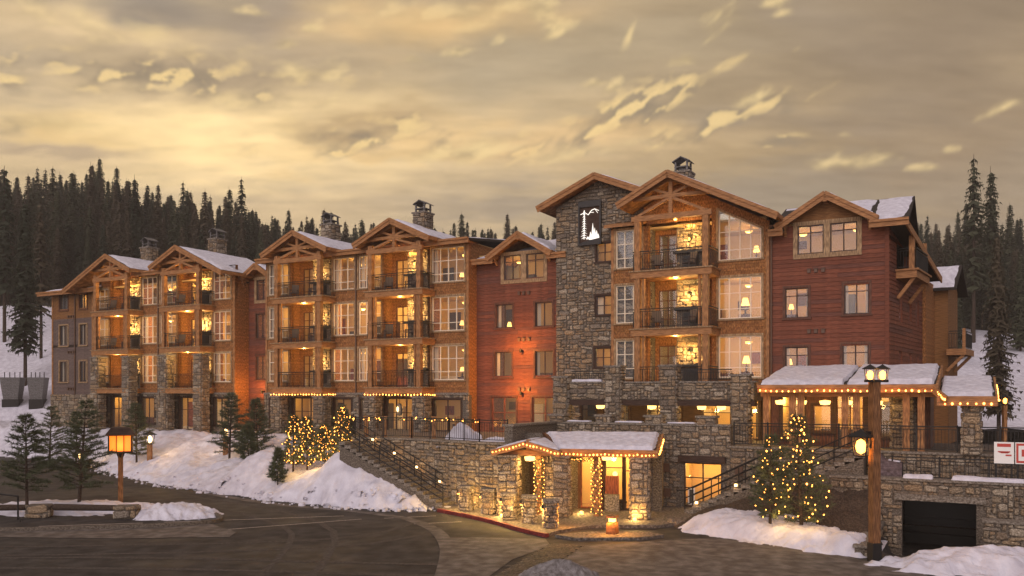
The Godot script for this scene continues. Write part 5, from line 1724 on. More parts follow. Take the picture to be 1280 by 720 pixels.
func tavern() -> void:
	var sec := lodge_thing("tavern_porch", "low tavern porch with a snowy roof and bulbs strung along its eave", "porch", Vector3(19.0, 2.95, 3.5))
	var e0 := 15.75
	var e1 := 22.7
	var nf := 6.2
	var ye := 5.62
	var st := mb()
	hexa(st, [Vector3(e0, 6.45, 0.06), Vector3(e1, 6.45, 0.06), Vector3(e1, 6.62, 0.06), Vector3(e0, 6.62, 0.06), Vector3(e0, ye - 0.1, nf), Vector3(e1, ye - 0.1, nf), Vector3(e1, ye + 0.08, nf), Vector3(e0, ye + 0.08, nf)])
	var roof := part(sec, "roof", st, "shingle")
	var fa := mb()
	box(fa, Vector3(e0, ye - 0.24, nf), Vector3(e1 + 0.07, ye + 0.06, nf + 0.08))
	box(fa, Vector3(e0, ye - 0.05, nf + 0.08), Vector3(e1 + 0.1, ye + 0.09, nf + 0.15))
	hexa(fa, [Vector3(e1, 6.2, 0.06), Vector3(e1 + 0.08, 6.2, 0.06), Vector3(e1 + 0.08, 6.66, 0.06), Vector3(e1, 6.66, 0.06), Vector3(e1, ye - 0.24, nf), Vector3(e1 + 0.08, ye - 0.24, nf), Vector3(e1 + 0.08, ye + 0.1, nf), Vector3(e1, ye + 0.1, nf)])
	part(roof, "fascia", fa, "beam")
	var so := mb()
	q(so, Vector3(e0, ye - 0.12, nf), Vector3(e0, 6.43, 0.06), Vector3(e1, 6.43, 0.06), Vector3(e1, ye - 0.12, nf))
	part(roof, "soffit", so, "soffit")
	var sn := mb()
	snow_sheet(sn, Vector3(e0, ye + 0.08, nf), Vector3(19.3, ye + 0.08, nf), Vector3(19.3, 6.6, 0.3), Vector3(e0, 6.6, 0.3), 0.2, 30, 14, 5.0)
	snow_sheet(sn, Vector3(19.3, ye + 0.08, nf), Vector3(e1, ye + 0.08, nf), Vector3(e1, 6.6, 0.3), Vector3(19.3, 6.6, 0.3), 0.22, 24, 14, 8.0)
	part(roof, "roof_snow", smooth_commit(sn), "roof_snow", "stuff")
	bulbs(roof, along(Vector3(e0, ye - 0.16, nf + 0.17), Vector3(e1, ye - 0.16, nf + 0.17), 0.24), 0.036)
	for x in [16.0, 18.5, 21.0]: lamp_light(roof, Vector3(x, ye - 0.3, nf + 0.3), AMBER, 0.2, 0.3)
	# lower roof over the right end of the deck
	var l0 := 22.8
	var l1 := 24.75
	var n1 := 6.6
	var yl := 5.16
	var lr := mb()
	hexa(lr, [Vector3(l0, 5.9, 2.0), Vector3(l1, 5.9, 2.0), Vector3(l1, 6.05, 2.0), Vector3(l0, 6.05, 2.0), Vector3(l0, yl - 0.1, n1), Vector3(l1, yl - 0.1, n1), Vector3(l1, yl + 0.06, n1), Vector3(l0, yl + 0.06, n1)])
	var low := part(sec, "lower_roof", lr, "shingle")
	var lf := mb()
	box(lf, Vector3(l0 - 0.05, yl - 0.3, n1), Vector3(l1 + 0.06, yl + 0.08, n1 + 0.1))
	hexa(lf, [Vector3(l1, 5.55, 2.0), Vector3(l1 + 0.08, 5.55, 2.0), Vector3(l1 + 0.08, 6.06, 2.0), Vector3(l1, 6.06, 2.0), Vector3(l1, yl - 0.3, n1), Vector3(l1 + 0.08, yl - 0.3, n1), Vector3(l1 + 0.08, yl + 0.08, n1), Vector3(l1, yl + 0.08, n1)])
	beam(lf, Vector3(22.62, ye - 0.12, nf + 0.2), Vector3(23.1, yl - 0.06, n1 + 0.3), 0.1, 0.26)
	part(low, "fascia", lf, "beam")
	var ls := mb()
	snow_sheet(ls, Vector3(l0, yl + 0.06, n1), Vector3(l1, yl + 0.06, n1), Vector3(l1, 6.05, 2.1), Vector3(l0, 6.05, 2.1), 0.17, 18, 12, 2.0)
	part(low, "roof_snow", smooth_commit(ls), "roof_snow", "stuff")
	bulbs(low, along(Vector3(l0 + 0.1, yl - 0.2, n1 + 0.12), Vector3(l1, yl - 0.2, n1 + 0.12), 0.25) + along(Vector3(22.66, ye - 0.1, nf + 0.27), Vector3(23.05, yl - 0.08, n1 + 0.36), 0.1) + along(Vector3(l1 + 0.1, yl - 0.1, n1), Vector3(l1 + 0.1, 5.7, 3.4), 0.3), 0.036)
	# posts
	for x in [16.0, 17.1, 17.45, 19.25, 19.7, 21.6, 22.15]:
		var p := mb()
		box(p, Vector3(x - 0.13, 2.95, nf - 0.75), Vector3(x + 0.13, ye - 0.1, nf - 0.49))
		part(sec, "post", p, "timber")
	pier(sec, Vector3(23.95, 2.95, 6.0), 0.6, 0.6, 1.95, 40, true, "stone_pier", 0.15)
	var bm := mb()
	box(bm, Vector3(e0, ye - 0.42, nf - 0.72), Vector3(e1, ye - 0.11, nf - 0.52))
	part(sec, "eave_beam", bm, "beam")
	# glazed front
	var wn := 3.4
	var holes := [Rect2(16.2, 3.3, 1.0, 1.9), Rect2(17.6, 3.6, 0.8, 1.2), Rect2(18.6, 2.96, 1.15, 2.3), Rect2(19.95, 3.4, 1.0, 1.8)]
	var w := mb()
	slab_wall(w, e0, 22.4, 2.5, 6.0, wn, 0.25, holes)
	box(w, Vector3(22.15, 2.5, 0.1), Vector3(22.4, 6.0, wn - 0.26))
	part(sec, "front_wall", w, "door_wood")
	window(sec, 16.2, 3.3, 1.0, 1.9, wn, 2, [0.75, 0.25], "sash_dark", "brown_beam")
	window(sec, 17.6, 3.6, 0.8, 1.2, wn, 1, [1.0], "door_wood", "brown_beam")
	window(sec, 18.6, 2.97, 1.15, 2.28, wn, 2, [0.75, 0.25], "door_wood", "brown_beam", 0.0, "glazed_door")
	window(sec, 19.95, 3.4, 1.0, 1.8, wn, 2, [0.75, 0.25], "sash_dark", "brown_beam")
	room(sec, e0 + 0.3, 22.0, 2.9, 5.6, 0.3, wn - 0.27)
	for x in [16.3, 18.2, 19.6, 21.0]: ceiling_light(sec, Vector3(x, 5.3, 1.9), 1.9)
	for x in [16.4, 17.3, 18.3, 19.2, 20.4]: pendant(sec, Vector3(x, 4.95, 4.6), 0.5)
	# stone pier between the glazing and the corner
	pier(sec, Vector3(21.35, 2.95, wn + 0.15), 0.9, 0.5, 2.6, 40, false, "stone_pier", 0.16)

# ------------------------------------------------------------------ walls, stairs and the entrance
func stone_wall(sec: Node3D, called: String, t: Transform3D, w: float, y0: float, y1: float, th: float, holes: Array, budget: int, cap := true, cell := 0.14) -> MeshInstance3D:
	var st := mb()
	slab_wall(st, 0, w, y0, y1, 0.0, th, holes)
	var o := part(sec, called, st, "mortar")
	o.transform = Transform3D(Basis(), o.position) * t
	rubble(o, 0, w, y0, y1, Transform3D(), holes, budget, cell)
	if cap:
		var c := mb()
		box(c, Vector3(-0.03, y1, -th - 0.06), Vector3(w + 0.03, y1 + 0.09, 0.12))
		part(o, "coping", c, "cap_stone")
	return o

func face_frame(a: Vector2, b: Vector2) -> Transform3D:
	# frame whose x runs from a to b on the ground, z to its right-hand viewer
	var d := (b - a).normalized()
	return Transform3D(Basis(Vector3(d.x, 0, d.y), Vector3.UP, Vector3(-d.y, 0, d.x)), Vector3(a.x, 0, a.y))

func mound(called: String, label: String, at: Vector3, rx: float, rz: float, h: float, seed_: float, m := "snow") -> void:
	var o := thing(called, label, "snow", Transform3D(Basis(), at), Vector3.ZERO, "")
	org[o] = Vector3.ZERO
	var f := func(x: float, z: float) -> float:
		var r := sqrt(pow(x / rx, 2.0) + pow(z / rz, 2.0)) + 0.28 * fn.get_noise_2d(x * 0.9 + seed_, z * 0.9) + 0.12 * fn.get_noise_2d(x * 3.0 + seed_, z * 3.0)
		return h * clampf(1.0 - r * r, -0.2, 1.0) * (1.0 + 0.35 * fn.get_noise_2d(x * 0.9 + seed_ * 2.0, z * 0.9)) + (0.03 * fn.get_noise_2d(x * 5.0, z * 5.0 + seed_) if r < 1.0 else 0.0)
	part(o, "pile", height_grid(-rx * 1.25, rx * 1.25, 60, -rz * 1.25, rz * 1.25, 44, f), m)

func stair_flight(sec: Node3D, t: Transform3D, run: float, width: float, y0: float, y1: float) -> void:
	# treads climb along local +x; width along z
	var n := int(round((y1 - y0) / 0.17))
	var side := mb()
	for i in n:
		var st := mb()
		var x := run * i / n
		var y := y0 + (y1 - y0) * (i + 1) / n
		box(st, Vector3(x, y - 0.16, -width / 2), Vector3(x + run / n + 0.03, y, width / 2))
		var o := part(sec, "step", st, "cap_stone")
		o.transform = Transform3D(Basis(), o.position) * t
	prism(side, [Vector2(0, y0 - 0.6), Vector2(run, y0 - 0.6), Vector2(run, y1 - 0.17), Vector2(0, y0 - 0.02)], -width / 2 + 0.03, width / 2 - 0.03)
	var s := part(sec, "stringer", side, "mortar")
	s.transform = Transform3D(Basis(), s.position) * t

func rake_rail(sec: Node3D, t: Transform3D, run: float, y0: float, y1: float, z: float) -> void:
	var st := mb()
	for h in [0.95, 0.62, 0.3]:
		tube(st, Vector3(0, y0 + h, z), Vector3(run, y1 + h, z), 0.028, 0.028, 6)
	var n := maxi(2, int(run / 1.1))
	for i in n + 1:
		var p := Vector3(run * i / n, lerpf(y0, y1, float(i) / n), z)
		tube(st, p, p + Vector3(0, 0.97, 0), 0.026, 0.026, 6)
	tube(st, Vector3(0, y0 + 0.95, z), Vector3(-0.35, y0 + 0.95, z), 0.028, 0.028, 6)
	var o := part(sec, "handrail", st, "iron")
	o.transform = Transform3D(Basis(), o.position) * t

func step_light(sec: Node3D, t: Transform3D, at: Vector3) -> void:
	var st := mb()
	box(st, t * at - Vector3(0.05, 0.05, 0.05), t * at + Vector3(0.05, 0.05, 0.05))
	part(sec, "step_light", st, "white_lamp")
	lamp_light(sec, t * (at + Vector3(0, -0.02, 0.12)), Color(1.0, 0.78, 0.5), 0.10, 0.05)

func forecourt() -> void:
	# curved retaining wall left of the entrance, with its railing and garland
	var rw := thing("retaining_wall", "curved rubble retaining wall below the terrace railing, left of the entrance", "wall", Transform3D(), Vector3.ZERO)
	for i in WALL.size() - 1:
		var t := face_frame(WALL[i + 1], WALL[i])
		stone_wall(rw, "wall_face", t, WALL[i].distance_to(WALL[i + 1]), -0.1, 3.02, 0.4, [], 60, true, 0.15)
	var fence := thing("terrace_fence", "black iron terrace fence wound with a lit garland above the curved wall", "fence", Transform3D(), Vector3.ZERO)
	for i in WALL.size() - 1:
		var a := Vector3(WALL[i].x, 3.11, WALL[i].y - 0.2)
		var b := Vector3(WALL[i + 1].x, 3.11, WALL[i + 1].y - 0.2)
		railing(fence, a, b, 1.0, "fence_panel", 1.3)
	var gst := mb()
	var gp := []
	for i in range(1, WALL.size() - 1):
		var a := Vector3(WALL[i].x, 4.1, WALL[i].y - 0.15)
		var b := Vector3(WALL[i + 1].x, 4.1, WALL[i + 1].y - 0.15)
		for k in int(a.distance_to(b) / 0.035):
			var p := a.lerp(b, rng.randf()) + Vector3(0, -0.06 * absf(sin(k * 0.9)), 0)
			var v := Vector3(rr(-1, 1), rr(-1, 1), rr(-1, 1)).normalized() * 0.13
			var s := Vector3(rr(-1, 1), rr(-1, 1), rr(-1, 1)).normalized() * 0.022
			tri(gst, p - s, p + s, p + v)
			if k % 9 == 0: gp.append(p + v * 0.5)
	part(fence, "garland", gst, "garland", "stuff")
	bulbs(fence, gp, 0.022)
	# left stairs
	var ls := thing("terrace_stairs", "stone stairs with black handrails climbing left beside the snow bank", "stairs", Transform3D(), Vector3.ZERO)
	var lt := Transform3D(face_frame(Vector2(-8.2, -41.55), Vector2(-2.9, -38.85)).basis.rotated(Vector3.UP, PI), Vector3(-2.9, 0.1, -38.85))
	var run := Vector2(-8.2, -41.55).distance_to(Vector2(-2.9, -38.85))
	stair_flight(ls, lt, run, 1.35, 0.0, 2.85)
	rake_rail(ls, lt, run, 0.05, 2.9, -0.62)
	rake_rail(ls, lt, run, 0.05, 2.9, 0.62)
	for k in 4: step_light(ls, lt, Vector3(run * (0.16 + 0.22 * k), 0.55 + 2.9 * (0.16 + 0.22 * k), 0.62))
	# terrace wall right of and behind the entrance, with the lit alcove window
	var tw := lodge_thing("terrace_wall", "rubble terrace wall with a lit window under a dark lintel, right of the entrance", "wall", Vector3(11.0, 0.0, 6.0))
	var alcove := Rect2(12.35 - 5.5, 0.12, 1.75, 2.05)
	var tf := Transform3D(Basis(), Vector3(5.5, 0, 6.0))
	stone_wall(tw, "wall_face", tf, 9.0, 0.0, 3.85, 0.4, [alcove], 200)
	var tf2 := Transform3D(Basis(), Vector3(14.5, 0, 6.0))
	stone_wall(tw, "wall_face", tf2, 12.0, 0.0, 2.9, 0.4, [Rect2(6.7, -0.1, 3.3, 1.85)], 100)
	var ret := Transform3D(Basis(Vector3.UP, -PI / 2), Vector3(5.5, 0, 6.0))
	stone_wall(tw, "wall_face", ret, 4.6, 0.0, 3.85, 0.4, [], 0)
	window(tw, 12.35, 0.14, 1.75, 2.03, 5.95, 2, [0.66, 0.34], "sash_dark", "")
	room(tw, 12.0, 14.6, 0.0, 2.3, 3.6, 5.58, false)
	ceiling_light(tw, Vector3(13.0, 2.15, 4.7), 2.2)
	ceiling_light(tw, Vector3(13.9, 2.15, 4.9), 1.2)
	var li := mb()
	box(li, Vector3(12.15, 2.2, 5.9), Vector3(14.3, 2.5, 6.22))
	part(tw, "lintel", li, "brown_beam")
	for x in [5.9, 8.4, 10.9, 13.4]:
		pier(tw, Vector3(x, 3.9, 5.8), 0.75, 0.55, 0.32, 10, true, "parapet_pier", 0.15)
	var sn := mb()
	for s in [[6.4, 7.7], [8.9, 10.4], [11.5, 12.9]]:
		snow_sheet(sn, Vector3(s[0], 3.95, 6.08), Vector3(s[1], 3.95, 6.08), Vector3(s[1], 3.95, 5.6), Vector3(s[0], 3.95, 5.6), 0.07, 16, 5, s[0])
	part(tw, "snow", smooth_commit(sn), "roof_snow", "stuff")
	for v in [[14.9, 1.9], [11.6, 0.75], [11.55, 1.9]]:
		var vs := mb()
		box(vs, Vector3(v[0] - 0.17, v[1] - 0.2, 6.05), Vector3(v[0] + 0.17, v[1] + 0.2, 6.13))
		part(tw, "vent", vs, "pipe")
	# railings of the tavern deck
	var df := lodge_thing("deck_railing", "black iron railing along the tavern deck behind the lamp post", "railing", Vector3(20.0, 2.99, 5.75))
	railing(df, Vector3(14.6, 2.99, 5.75), Vector3(26.4, 2.99, 5.75), 1.02, "railing_panel", 1.5)
	# right stairs
	var rs := lodge_thing("entrance_stairs", "stone stairs with triple handrails climbing right to the tavern", "stairs", Vector3(13.0, 0.1, 7.3))
	var rt := Transform3D(Basis(), Vector3(13.0, 0.1, 7.3))
	stair_flight(rs, rt, 3.5, 1.3, 0.0, 1.75)
	rake_rail(rs, rt, 3.5, 0.05, 1.8, 0.6)
	rake_rail(rs, rt, 3.5, 0.05, 1.8, -0.55)
	for k in 2: step_light(rs, rt, Vector3(0.5 + 1.7 * k, 0.5 + 0.85 * k, 0.55))
	var ln := mb()
	box(ln, Vector3(16.5, -0.2, 6.15), Vector3(18.0, 1.85, 7.95))
	part(rs, "landing", ln, "mortar")
	var rt2 := Transform3D(Basis(), Vector3(18.0, 0.1, 7.1))
	stair_flight(rs, rt2, 2.2, 1.3, 1.75, 2.85)
	rake_rail(rs, rt2, 2.2, 1.8, 2.9, 0.6)
	# garage wall with its dark opening
	var ga := lodge_thing("garage_wall", "rubble garage wall with a dark vehicle opening at the lower right", "wall", Vector3(23.0, -1.2, 8.0))
	var gt := Transform3D(Basis(), Vector3(19.0, 0, 8.0))
	stone_wall(ga, "wall_face", gt, 11.0, -1.3, 2.0, 0.5, [Rect2(2.6, -1.35, 2.5, 2.6)], 260)
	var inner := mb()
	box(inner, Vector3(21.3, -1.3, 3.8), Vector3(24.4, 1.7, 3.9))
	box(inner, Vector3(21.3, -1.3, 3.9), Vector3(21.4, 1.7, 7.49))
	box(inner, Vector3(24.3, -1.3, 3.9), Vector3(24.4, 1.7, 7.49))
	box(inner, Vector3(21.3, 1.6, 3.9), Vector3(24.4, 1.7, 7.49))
	part(ga, "garage_lining", inner, "hearth")  # near-black colour stands in for the shade inside the garage
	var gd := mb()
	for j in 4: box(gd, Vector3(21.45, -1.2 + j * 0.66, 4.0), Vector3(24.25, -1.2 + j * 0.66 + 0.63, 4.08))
	part(ga, "garage_door", gd, "hearth")  # coloured near-black as well, so the opening reads as a shaded void
	var gl := mb()
	box(gl, Vector3(21.35, 1.26, 7.7), Vector3(24.4, 1.5, 8.16))
	part(ga, "lintel", gl, "cap_stone")
	var slab := mb()
	box(slab, Vector3(19.0, 1.7, 5.6), Vector3(30.0, 1.98, 7.5))
	part(ga, "walk_slab", slab, "terrace")
	var wwt := Transform3D(Basis(), Vector3(24.3, 0, 10.6))
	stone_wall(ga, "wing_wall", wwt, 5.5, -1.3, 0.95, 0.5, [], 80)
	var rw2 := Transform3D(Basis(Vector3.UP, PI / 2), Vector3(20.9, 0, 14.0))
	stone_wall(ga, "ramp_wall", rw2, 5.9, -1.3, 0.3, 0.3, [], 40)
	var gs := mb()
	for s in [[21.6, 22.7], [23.2, 26.0], [26.3, 29.5]]:
		snow_sheet(gs, Vector3(s[0], 2.09, 8.1), Vector3(s[1], 2.09, 8.1), Vector3(s[1], 2.09, 7.55), Vector3(s[0], 2.09, 7.55), 0.16, 22, 5, s[0])
	part(ga, "snow", smooth_commit(gs), "roof_snow", "stuff")
	var gf := lodge_thing("walk_railing", "lower black railing on top of the garage wall", "railing", Vector3(25.0, 2.0, 7.2))
	railing(gf, Vector3(21.2, 1.99, 7.2), Vector3(29.5, 1.99, 7.2), 0.85, "railing_panel", 1.6)
	planter()
	pavilion()
	mound("snow_pile", "rounded dirty snow pile at the bottom middle on the paver band", Vector3(1.35, -0.05, -24.3), 1.25, 0.9, 0.5, 3.0, "old_snow")
	mound("snow_pile", "long snow pile in front of the garage opening, right of the lamp post", Vector3(14.6, -0.05, -25.6), 3.4, 1.5, 0.62, 9.0)
	mound("snow_pile", "small snow mound lit pink below the amber lantern on the left island", Vector3(-14.7, -0.05, -36.3), 2.1, 1.5, 0.58, 14.0)
	mound("snow_pile", "low snow patch behind the log rail around the young pines", Vector3(-20.6, -0.05, -38.2), 5.2, 2.2, 0.42, 21.0)
	mound("snow_pile", "rounded snow heap on the terrace behind the black fence", Vector3(-2.4, 2.93, -40.8), 1.0, 0.8, 0.85, 31.0)
	mound("snow_pile", "flat snow remnant on the terrace right of the rounded heap", Vector3(-0.6, 2.93, -40.0), 1.1, 0.6, 0.3, 37.0)

func planter() -> void:
	var o := lodge_thing("planter_bed", "sloping planter bed of dark earth beside the entrance stairs", "planter", Vector3(16.5, 0, 10.5))
	var f := func(u: float, n: float) -> float:
		var side := smoothstep(13.2, 14.0, u) * (1.0 - smoothstep(20.7, 20.95, u)) * (1.0 - smoothstep(10.6 + (u - 13.0) * 0.38, 11.4 + (u - 13.0) * 0.38, n))
		var h := side * (0.25 + 1.25 * clampf((u - 13.2) / 4.5, 0.0, 1.0) * (1.0 - smoothstep(8.2, 12.2, n)))
		return h * (1.0 + 0.25 * fn.get_noise_2d(u, n)) + 0.06 * fn.get_noise_2d(u * 3.0, n * 3.0) * side - 0.06
	part(o, "earth", height_grid(13.0, 21.0, 60, 7.98, 14.4, 50, f), "earth")
	for i in 30:
		var s := i / 29.0
		var p := Vector3(lerpf(13.4, 20.8, s), 0.0, lerpf(10.55, 13.6, pow(s, 1.1))) + Vector3(rr(-0.1, 0.1), 0, rr(-0.1, 0.1))
		placed(o, "edging_stone", stone_shapes[rng.randi() % 8], "stone%d" % [2, 5, 6, 0][rng.randi() % 4], Transform3D(Basis.from_euler(Vector3(-PI / 2 + rr(-0.3, 0.3), rr(0, TAU), 0)) * Basis.from_scale(Vector3(rr(0.3, 0.5), rr(0.25, 0.4), rr(0.25, 0.4))), p + Vector3(0, 0.08, 0)))
	var sn := lodge_thing("planter_snow", "snow lying in the planter around the lit pine on the right", "snow", Vector3(18, 0, 12))
	var g := func(u: float, n: float) -> float:
		var c := Geometry2D.get_closest_point_to_segment(Vector2(u, n), Vector2(15.4, 11.1), Vector2(20.2, 12.9))
		var d := c.distance_to(Vector2(u, n)) / 1.35 + 0.35 * fn.get_noise_2d(u * 0.7, n * 0.7) + 0.1 * fn.get_noise_2d(u * 3.0, n * 3.0)
		return f.call(u, n) + 0.42 * clampf(1.0 - d * d, -0.3, 1.0) + 0.04 * fn.get_noise_2d(u * 4.0, n * 4.0)
	part(sn, "snow_sheet", height_grid(13.6, 21.2, 90, 9.2, 14.6, 70, g), "snow", "stuff")

func pavilion() -> void:
	var P := Transform3D(Basis(Vector3.UP, deg_to_rad(-15.0)), Vector3(0, 0.12, -36.0))
	var o := thing("entrance_pavilion", "small stone entrance pavilion with a snowy roof and bulbs along its eaves", "pavilion", P)
	# cross gable on the left, long slope to the right
	var gc := 0.78
	var pk := 3.2
	var sl := 0.27
	var ye := 2.84
	for s in [-1, 1]:
		var a := Vector3(gc, pk, 0)
		var e := Vector3(gc + s * 1.5, pk - sl * 1.5, 0)
		var st := mb()
		var t := Vector3(0, -0.14, 0)
		var pts := [e + t + Vector3(0, 0, -2.6), a + t + Vector3(0, 0, -2.6), a + Vector3(0, 0, -2.6), e + Vector3(0, 0, -2.6), e + t + Vector3(0, 0, 0.7), a + t + Vector3(0, 0, 0.7), a + Vector3(0, 0, 0.7), e + Vector3(0, 0, 0.7)]
		if s > 0: pts = [pts[1], pts[0], pts[3], pts[2], pts[5], pts[4], pts[7], pts[6]]
		hexa(st, pts)
		var r := part(o, "gable_roof", st, "copper")
		var b := mb()
		beam(b, a + Vector3(0, -0.12, 0.74), e + Vector3(0, -0.12, 0.74), 0.08, 0.26)
		part(r, "barge_board", b, "beam")
		var sn := mb()
		snow_sheet(sn, a + Vector3(0, 0, -2.4), a + Vector3(0, 0, 0.62), e + Vector3(-s * 0.05, 0.02, 0.62), e + Vector3(-s * 0.05, 0.02, -2.4), 0.1 if s > 0 else 0.08, 16, 8, s + 4.0)
		part(r, "roof_snow", smooth_commit(sn), "roof_snow", "stuff")
		bulbs(r, along(e + Vector3(0, -0.1, 0.82), a + Vector3(0, -0.1, 0.82), 0.155), 0.03)
	var x0 := 2.2
	var x1 := 6.2
	var st2 := mb()
	var zr := -2.5
	var yr := 3.42
	hexa(st2, [Vector3(0.78, yr - 0.14, zr), Vector3(x1, yr - 0.14, zr), Vector3(x1, yr, zr), Vector3(0.78, yr, zr), Vector3(x0, ye - 0.14, 0.25), Vector3(x1, ye - 0.14, 0.25), Vector3(x1, ye, 0.25), Vector3(x0, ye, 0.25)])
	var roof := part(o, "roof", st2, "copper")
	var fa := mb()
	box(fa, Vector3(x0, ye - 0.26, 0.25), Vector3(x1 + 0.05, ye + 0.02, 0.33))
	box(fa, Vector3(x0, ye - 0.08, 0.33), Vector3(x1 + 0.08, ye + 0.05, 0.39))
	hexa(fa, [Vector3(x1, yr - 0.3, zr), Vector3(x1 + 0.08, yr - 0.3, zr), Vector3(x1 + 0.08, yr + 0.02, zr), Vector3(x1, yr + 0.02, zr), Vector3(x1, ye - 0.26, 0.25), Vector3(x1 + 0.08, ye - 0.26, 0.25), Vector3(x1 + 0.08, ye + 0.05, 0.25), Vector3(x1, ye + 0.05, 0.25)])
	part(roof, "fascia", fa, "beam")
	var sn2 := mb()
	snow_sheet(sn2, Vector3(x0 - 0.1, ye + 0.02, 0.22), Vector3(x1 - 0.05, ye + 0.02, 0.22), Vector3(x1 - 0.05, yr, zr), Vector3(0.9, yr, zr), 0.17, 34, 14, 12.0)
	part(roof, "roof_snow", smooth_commit(sn2), "roof_snow", "stuff")
	bulbs(roof, along(Vector3(x0, ye - 0.16, 0.42), Vector3(x1, ye - 0.16, 0.42), 0.17) + along(Vector3(x1 + 0.12, ye - 0.12, 0.2), Vector3(x1 + 0.12, yr - 0.2, zr + 0.5), 0.2), 0.03)
	for x in [0.8, 3.0, 5.0]: lamp_light(roof, Vector3(x, ye - 0.25, 0.75), AMBER, 0.16, 0.25)
	# columns
	for c in [[-0.08, 0.15, 0.78], [2.22, 0.05, 0.62], [1.62, -0.9, 0.6], [5.5, -0.15, 0.72]]:
		pier(o, Vector3(c[0], 0, c[1]), c[2], c[2], 2.5, 60, true, "stone_column", 0.15)
	# beams over the columns, gable lantern
	var bm := mb()
	box(bm, Vector3(-0.5, 2.56, 0.05), Vector3(2.5, 2.8, 0.3))
	box(bm, Vector3(2.5, 2.56, -0.25), Vector3(5.9, 2.72, 0.02))
	part(o, "lintel_beam", bm, "beam")
	var tb := mb()
	beam(tb, Vector3(gc, 2.8, 0.2), Vector3(gc, 3.25, 0.2), 0.16, 0.16)
	part(o, "king_post", tb, "beam")
	pendant(o, Vector3(gc + 0.1, 2.46, 0.36), 2.0)
	# warm lamps at the feet of the columns and inside
	for p in [Vector3(-0.2, 0.06, 0.95), Vector3(1.55, 0.06, -0.3), Vector3(5.35, 0.06, 0.55), Vector3(2.9, 0.06, -0.8)]:
		var up := mb()
		lathe(up, p, [[0.0, 0.06], [0.06, 0.05], [0.08, 0.0], [0.08, -0.12]], 8)
		part(o, "ground_light", up, "sconce_glow")
		lamp_light(o, p + Vector3(0, 0.22, 0.02), WARM, 1.5, 0.06)
	# glazed back with wooden doors
	var wz := -2.5
	var holes := [Rect2(0.3, 0.02, 0.95, 2.3), Rect2(2.55, 0.02, 0.95, 2.35), Rect2(3.65, 0.4, 0.85, 2.0), Rect2(4.55, 0.02, 1.05, 2.4)]
	var w := mb()
	slab_wall(w, -0.6, 6.2, 0.0, 3.4, wz, 0.25, holes)
	box(w, Vector3(-0.6, 0, wz), Vector3(-0.35, 2.6, -0.3))
	part(o, "back_wall", w, "mortar")
	window(o, 0.3, 0.02, 0.95, 2.3, wz, 1, [0.75, 0.25], "sash_dark", "brown_beam", 0.0, "glazed_door")
	window(o, 2.55, 0.02, 0.95, 2.35, wz, 1, [1.0], "red_door", "door_wood", 0.0, "glazed_door")
	window(o, 3.65, 0.4, 0.85, 2.0, wz, 1, [0.74, 0.26], "sash_dark", "brown_beam")
	window(o, 4.55, 0.02, 1.05, 2.4, wz, 2, [0.72, 0.28], "sash_dark", "brown_beam", 0.0, "glazed_door")
	room(o, -0.3, 6.0, 0.0, 2.7, wz - 1.9, wz - 0.27, false)
	for x in [0.8, 3.0, 4.0, 5.1]: ceiling_light(o, Vector3(x, 2.5, wz - 1.0), 2.4)
	for x in [1.9, 3.9]: pendant(o, Vector3(x, 2.4, -1.5), 1.6)
	for x in [4.05, 5.0]:
		var g := mb()
		ball(g, Vector3(x, 1.55, wz - 0.5), 0.12, 10)
		part(o, "globe_lamp", g, "pendant_glow")
		lamp_light(o, Vector3(x, 1.55, wz - 0.5), WARM, 0.5, 0.1)
	# posts wound with lights
	for p in [Vector3(1.12, 0, -0.35), Vector3(3.62, 0, -0.35)]:
		var ps := mb()
		box(ps, p + Vector3(-0.1, 0, -0.1), p + Vector3(0.1, 2.56, 0.1))
		part(o, "post", ps, "timber")
		var gs := mb()
		var bp := []
		for k in 420:
			var a := k * 0.21
			var y := 0.1 + 2.4 * k / 420.0
			var c: Vector3 = p + Vector3(cos(a) * 0.17, y, sin(a) * 0.17)
			var v := Vector3(rr(-1, 1), rr(-1, 1), rr(-1, 1)).normalized() * 0.11
			var s := Vector3(rr(-1, 1), rr(-1, 1), rr(-1, 1)).normalized() * 0.03
			tri(gs, c - s, c + s, c + v)
			if k % 7 == 0: bp.append(c + Vector3(cos(a), 0, sin(a)) * 0.06)
		part(o, "garland", gs, "garland", "stuff")
		bulbs(o, bp, 0.02)
	var gs2 := mb()
	var bp2 := []
	for k in 200:
		var c := Vector3(lerpf(2.5, 3.7, k / 200.0), 2.5 - 0.12 * sin(k / 200.0 * PI) + rr(-0.05, 0.05), 0.1 - 0.45 * k / 200.0)
		var v := Vector3(rr(-1, 1), rr(-1, 1), rr(-1, 1)).normalized() * 0.12
		var s := Vector3(rr(-1, 1), rr(-1, 1), rr(-1, 1)).normalized() * 0.03
		tri(gs2, c - s, c + s, c + v)
		if k % 8 == 0: bp2.append(c)
	part(o, "garland", gs2, "garland", "stuff")
	bulbs(o, bp2, 0.02)

